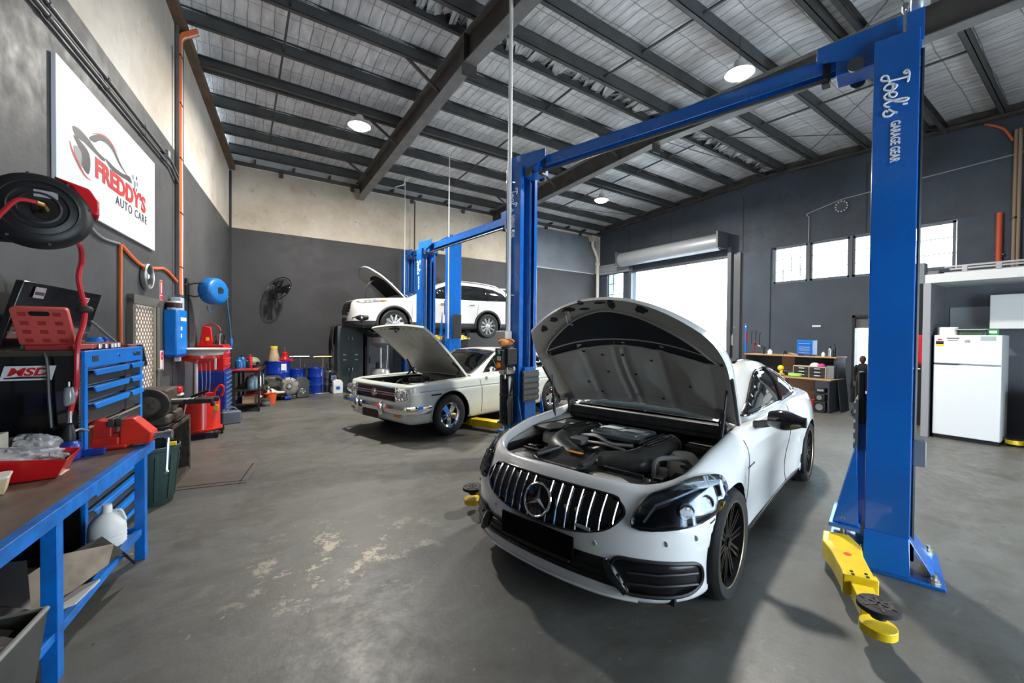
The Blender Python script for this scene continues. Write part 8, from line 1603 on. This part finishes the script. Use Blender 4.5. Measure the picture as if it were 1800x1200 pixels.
# round wall ornament, pipes and cables on the right wall
wk = wt_('wall_clock', 'dark round clock with pale dots high on the right wall', 'clock', 4.11, 4.96); X = zframe((0, 0, 0), (-1, 0, 0)); b = MB(); b.lathe([(0, .02), (.10, .02), (.15, .03), (.165, .0)], 30, X); b.build('dial', mat('slate_dial', (.06, .07, .085), .4), wk)
for k in range(12): b = MB(); b.ball(X @ V((.13*cos(pi*k/6), .13*sin(pi*k/6), .03)), .018, 8); b.build('hour_dot', WPL, wk)
op = wt_('pipe', 'bright orange vertical pipe on the right wall above the ladder', 'pipe', 1.42, 0); b = MB(); b.cyl((-.06, 0, 2.4), (-.06, 0, 4.16), .045, n=12); b.build('tube', mat('orange_pipe', (.62, .09, .03), .45), op); b = MB(); b.bb((-.08, -.07, 3.3), (0, .07, 3.34)); b.build('saddle', DGREY, op)
for y, x_ in ((1.17, .07), (1.23, .05)): t = wt_('pipe', 'brown vertical pipe %s in the right corner of the wall' % ('nearer' if y < 1.2 else 'farther'), 'pipe', y, 0); b = MB(); b.cyl((-x_, 0, 2.4), (-x_, 0, 5.75), .028, n=10); b.build('tube', mat('tan_pipe', (.30, .22, .15), .5), t); b = MB(); b.bb((-.09, -.05, 4.0), (0, .05, 4.03)); b.build('saddle', DGREY, t)
cw = wt_('cable', 'orange cable looping down from the roof edge on the right wall', 'cable', 1.35, 5.8); b = MB(); b.tube(spline([(-.05, .30, .22), (-.06, .15, .12), (-.06, .03, .0), (-.06, -.08, -.25)], 5), .022, 7); b.build('sheath', mat('orange_pipe2', (.62, .14, .05), .45), cw)
for pts_, lab in (([(XR-.02, 4.84, 4.20), (XR-.02, 4.84, 4.85), (XR-.02, 4.90, 4.93)], 'grey conduit rising from between the high windows'), ([(XR-.02, 4.9, 4.95), (XR-.02, 4.11, 5.14), (XR-.02, 2.6, 5.22), (XR-.02, 1.2, 5.28), (XR-.02, .4, 5.36)], 'thin grey cable running along the right wall over the clock')):
    b = MB(); b.tube(pts_, .014, 6); tag(b.build('conduit', CLP), lab, 'conduit')
for y, z in ((5.4, 5.3), (2.6, 5.5), (7.9, 4.7)): pass
# ---- kitchen nook with fridge, slab and ladder
NK = mat('nook_grey_wall', (.12, .125, .14), .6, var=.1)
nk = bpy.data.objects.new('trim_4', None); COL.objects.link(nk); tag(nk, kind='structure')
b = MB(); b.bb((9.30, 1.78, 0), (12.64, 1.86, 2.52)); b.build('nook_wall', NK, nk, smooth=0); b = MB(); b.bb((10.35, -1.4, 0), (10.43, 1.78, 2.52)); b.build('nook_wall', NK, nk, smooth=0)
b = MB(); b.bb((9.28, 1.775, 0), (9.32, 1.865, 2.52)); b.build('end_trim', mat('grey_end_trim', (.26, .265, .28), .5), nk, smooth=0); b = MB(); b.bb((9.30, -1.4, 2.52), (12.64, 1.86, 2.66)); b.build('mezzanine_slab', mat('off_white_fascia', (.52, .53, .52), .5), nk, smooth=0); b = MB(); b.bb((9.34, 1.70, 2.66), (9.54, 1.86, 2.72)); b.build('slab_edge', NK, nk, smooth=0)
b = MB(); b.bb((9.28, 1.86, 2.52), (9.50, 2.0, 2.86)); b.build('bulkhead', mat('slate_bulkhead', (.13, .14, .16), .6), nk, smooth=0)
b = MB(); b.bb((10.33, 1.15, 1.72), (10.35, 1.72, 2.16)); b.build('pale_splashback', mat('pale_splashback', (.30, .31, .32), .5), nk, smooth=0)
dd = thing('tall_cabinet', 'tall black cabinet with a steel handle beside the kitchen nook', 'cabinet', (10.40, 1.88, 0)); b = MB(); b.bb((0, 0, 0), (.9, .37, 2.84)); b.build('cabinet_body', mat('blue_black_panel', (.010, .012, .018), .4), dd, bevel=.004); b = MB(); b.bb((-.015, .02, .03), (0, .35, 2.80)); dr = b.build('door', mat('blue_black_panel2', (.010, .012, .018), .35), dd, bevel=.004); b = MB(); b.cyl((-.02, .32, 1.05), (-.06, .32, 1.05), .012, n=8); b.cyl((-.06, .34, 1.05), (-.06, .22, 1.05), .010, n=8); b.build('handle', STEEL, dr)
rcl = thing('towel', 'red cloth hanging on the black cabinet door', 'cloth', (10.36, 2.08, 1.12)); b = MB(); b.grid([[(-.012*sin(j*1.4+i*.5)-.01, -.10+.02*j+.006*i, .56-.08*i) for j in range(9)] for i in range(8)]); b.build('cloth', mat('red_cloth', (.50, .01, .025), .8), rcl, solid=.008, smooth=60); b = MB(); b.cyl((0, -.02, .56), (-.03, -.02, .57), .008, n=6); b.build('hook', STEEL, rcl)
fr = thing('fridge', 'white two-door fridge-freezer in the kitchen nook', 'fridge', (9.36, 1.00, 0)); FW_ = mat('white_fridge_enamel', (.70, .72, .74), .25, coat=.4)
b = MB(); b.bb((.05, 0, .05), (.68, .74, 1.67)); b.build('fridge_body', mat('fridge_side', (.55, .56, .57), .35), fr, bevel=.008); b = MB(); b.bb((0, 0, .06), (.05, .74, 1.195)); b.build('fridge_door', FW_, fr, bevel=.012, seg=3); b = MB(); b.bb((0, 0, 1.215), (.05, .74, 1.67)); fd = b.build('freezer_door', FW_, fr, bevel=.012, seg=3); b = MB(); b.bb((.02, .01, 0), (.66, .73, .06)); b.build('plinth', BLACK, fr, smooth=0)
for y, z, w_, h, mt_ in ((.67, 1.55, .09, .05, TXT_D), (.67, 1.515, .09, .05, mat('yellow_energy_label', (.80, .55, .04), .5)), (.52, 1.62, .14, .014, TXT_D), (.52, 1.585, .12, .012, MGREY), (.36, 1.575, .06, .04, ALU), (.14, 1.62, .16, .07, mat('silver_grey_label', (.38, .42, .43), .4)), (.67, 1.60, .05, .018, TXT_R)):
    b = MB(); b.bb((-.003, y-w_/2, z-h/2), (0, y+w_/2, z+h/2)); b.build('label', mt_, fd, smooth=0)
b = MB(); b.bb((-.008, .45, 1.20), (.02, .73, 1.212)); b.build('handle_recess', DGREY, fr, smooth=0)
for k, y in enumerate((.66, .55)):
    t = thing('paper_roll', ['white paper roll at the left edge of the fridge top', 'white paper roll second on the fridge top'][k], 'paper roll', (9.50, 1.0+y, 1.67)); b = MB(); b.lathe([(.02, 0), (.065, 0), (.065, .13), (.02, .13), (.02, 0)], 24, caps=False); b.build('roll', mat('soft_white_paper', (.75, .75, .74), .8), t); b = MB(); b.lathe([(.018, .001), (.02, .001), (.02, .129), (.018, .129)], 16, caps=False); b.build('core', CARD, t)
tp = thing('plastic_tub', 'clear plastic tub with green contents on the fridge', 'tub', (9.52, 1.33, 1.67)); tub(.22, .28, .08, CLEARP, tp, 'tub_body', .003); b = MB(); b.prism(rrect(.20, .26, .02), .045, T(0, 0, .004)); b.build('contents', mat('green_contents', (.12, .38, .12), .5, var=.4, vs=20), tp); b = MB(); b.prism(rrect(.26, .32, .03), .012, T(0, 0, .082)); b.build('lid', mat('clear_lid', (.45, .55, .48), .2), tp, bevel=.003)
gbx = thing('small_box', 'small green and white carton on the right of the fridge top', 'box', (9.50, 1.10, 1.67)); b = MB(); b.bb((-.04, -.05, 0), (.05, .06, .09)); b.build('carton', mat('green_carton', (.02, .28, .06), .5), gbx, smooth=0); b = MB(); b.bb((-.042, -.035, .03), (-.04, .045, .07)); b.build('label', TXT_W, gbx, smooth=0)
cbk = thing('wall_cupboard', 'white wall cupboard in the kitchen nook right of the fridge top', 'cupboard', (9.95, -.60, 1.78)); b = MB(); b.bb((0, 0, 0), (.39, 1.80, .54)); b.build('carcass', mat('white_melamine', (.60, .61, .60), .4), cbk, bevel=.003); 
for y0, y1 in ((.61, 1.80), (0, .60)): b = MB(); b.bb((-.018, y0, 0), (0, y1, .54)); b.build('door', mat('white_melamine2', (.62, .63, .62), .35), cbk, bevel=.003)
pb_ = thing('base_cupboard', 'white cupboard at the right edge behind a yellow-lidded tub', 'cupboard', (9.42, -.6, 0)); b = MB(); b.bb((0, 0, .08), (.55, 1.36, .88)); b.build('carcass', mat('white_melamine3', (.60, .61, .60), .4), pb_, bevel=.003); b = MB(); b.bb((-.018, .02, .1), (0, 1.34, .86)); dr = b.build('door', mat('white_melamine4', (.62, .63, .62), .35), pb_, bevel=.003); b = MB(); b.ball((-.03, 1.30, .74), .02, 10); b.build('knob', WPL, dr)
yt = thing('tub', 'black tub with a yellow band on the floor right of the fridge', 'tub', (9.62, .88, 0)); b = MB(); b.lathe([(0, 0), (.08, 0), (.09, .03), (.095, .12), (0, .125)], 20); b.build('tub_body', BLACK, yt); b = MB(); b.lathe([(.092, .03), (.097, .035), (.099, .09), (.096, .095)], 20, caps=False); b.build('yellow_band', YEL, yt)
ldr = thing('ladder', 'aluminium ladder lying on the mezzanine slab', 'ladder', (9.45, .2, 2.665), .0)
for x in (0, .36): b = MB(); b.bb((x-.012, -1.5, .0), (x+.012, 1.45, .025)); b.bb((x-.012, -1.5, .10), (x+.012, 1.45, .125)); b.build('stile', ALU, ldr, smooth=0)
for k in range(8): y = -1.3+.36*k; b = MB(); b.bb((-.02, y-.03, .02), (.02, y+.03, .105)); b.cyl((0, y, .06), (.36, y, .06), .015, n=8); b.build('rung', ALU, ldr)
pk = thing('board', 'brown board lying on the mezzanine slab behind the ladder', 'board', (10.3, .3, 2.66)); b = MB(); b.bb((-.25, -1.2, 0), (.25, 1.0, .03)); b.build('plank', WOOD, pk, bevel=.003)
# ---- person in the doorway
ps = thing('person', 'person in black clothes standing in the doorway, seen from behind', 'person', (11.50, 3.28, 0), 0)
def skin_body(joints, edges, radii, name, mt_, parent, sub=2):
    me = bpy.data.meshes.new(name); me.from_pydata(joints, edges, []); me.materials.append(mt_); o = bpy.data.objects.new(name, me); COL.objects.link(o); o.parent = parent
    sk = o.modifiers.new('skin', 'SKIN'); sk.use_smooth_shade = True
    for v_, r in zip(me.skin_vertices[0].data, radii): v_.radius = (r, r) if not isinstance(r, tuple) else r
    me.skin_vertices[0].data[0].use_root = True
    sb = o.modifiers.new('sub', 'SUBSURF'); sb.levels = sub; sb.render_levels = sub; return o
k = 1.22/1.75
J = [(0, 0, .95), (0, 0, 1.12), (-.01, 0, 1.30), (-.02, 0, 1.42), (-.03, 0, 1.50), (0, .09, .90), (.01, .10, .50), (0, .10, .08), (-.10, .10, .03), (0, -.09, .90), (.0, -.10, .50), (.03, -.10, .08), (-.08, -.10, .03), (-.01, .18, 1.38), (.02, .22, 1.12), (-.08, .20, .90), (-.01, -.18, 1.38), (.02, -.22, 1.12), (-.10, -.19, .92)]
Eg = [(0, 1), (1, 2), (2, 3), (3, 4), (0, 5), (5, 6), (6, 7), (7, 8), (0, 9), (9, 10), (10, 11), (11, 12), (3, 13), (13, 14), (14, 15), (3, 16), (16, 17), (17, 18)]
Rr = [(.13, .16), (.12, .145), (.13, .165), (.10, .13), .055, .095, .068, .045, .045, .095, .068, .045, .045, .065, .048, .035, .065, .048, .035]
skin_body([(x*k, y*k, z*k) for x, y, z in J], Eg, [tuple(a*k for a in r) if isinstance(r, tuple) else r*k for r in Rr], 'body', mat('black_clothing', (.012, .012, .016), .8), ps)
SKN = mat('skin', (.42, .25, .18), .5)
b = MB(); b.ball((-.035*k, 0, 1.62*k), (.098*k, .078*k, .118*k), 18); b.cyl((-.03*k, 0, 1.46*k), (-.035*k, 0, 1.56*k), .05*k, n=12); hd_ = b.build('head', SKN, ps, smooth=60)
b = MB(); b.ball((-.03*k, 0, 1.645*k), (.108*k, .088*k, .108*k), 18); b.ball((-.09*k, 0, 1.60*k), (.05*k, .075*k, .09*k), 14); b.build('hair', mat('brown_hair', (.09, .035, .02), .6), hd_, smooth=60)
for sg in (1, -1): b = MB(); b.ball((-.035*k, .08*k*sg, 1.60*k), (.022*k, .012*k, .033*k), 10); b.build('ear', SKN, hd_); 
b = MB(); b.ball((.062*k, 0, 1.60*k), (.018*k, .016*k, .024*k), 8); b.build('nose', SKN, hd_)
for sg in (1, -1):
    b = MB(); c = V((-.10*k, .195*k*sg, .87*k)); b.ball(c, (.018, .012, .032), 10)
    for f in range(4): b.tube(spline([c+V((-.012+.008*f, 0, -.02)), c+V((-.016+.010*f, 0, -.05)), c+V((-.010+.009*f, -.008*sg, -.068-.004*(f == 1))) ], 3), .006, 6)
    b.tube(spline([c+V((.012, -.004*sg, .0)), c+V((.024, -.008*sg, -.025)), c+V((.020, -.01*sg, -.042))], 3), .0065, 6); b.build('hand', SKN, ps, smooth=60)
    b = MB(); b.ball((-.05*k, .10*k*sg, .035*k), (.11*k, .045*k, .035*k), 12); b.build('shoe', BLACK, ps)
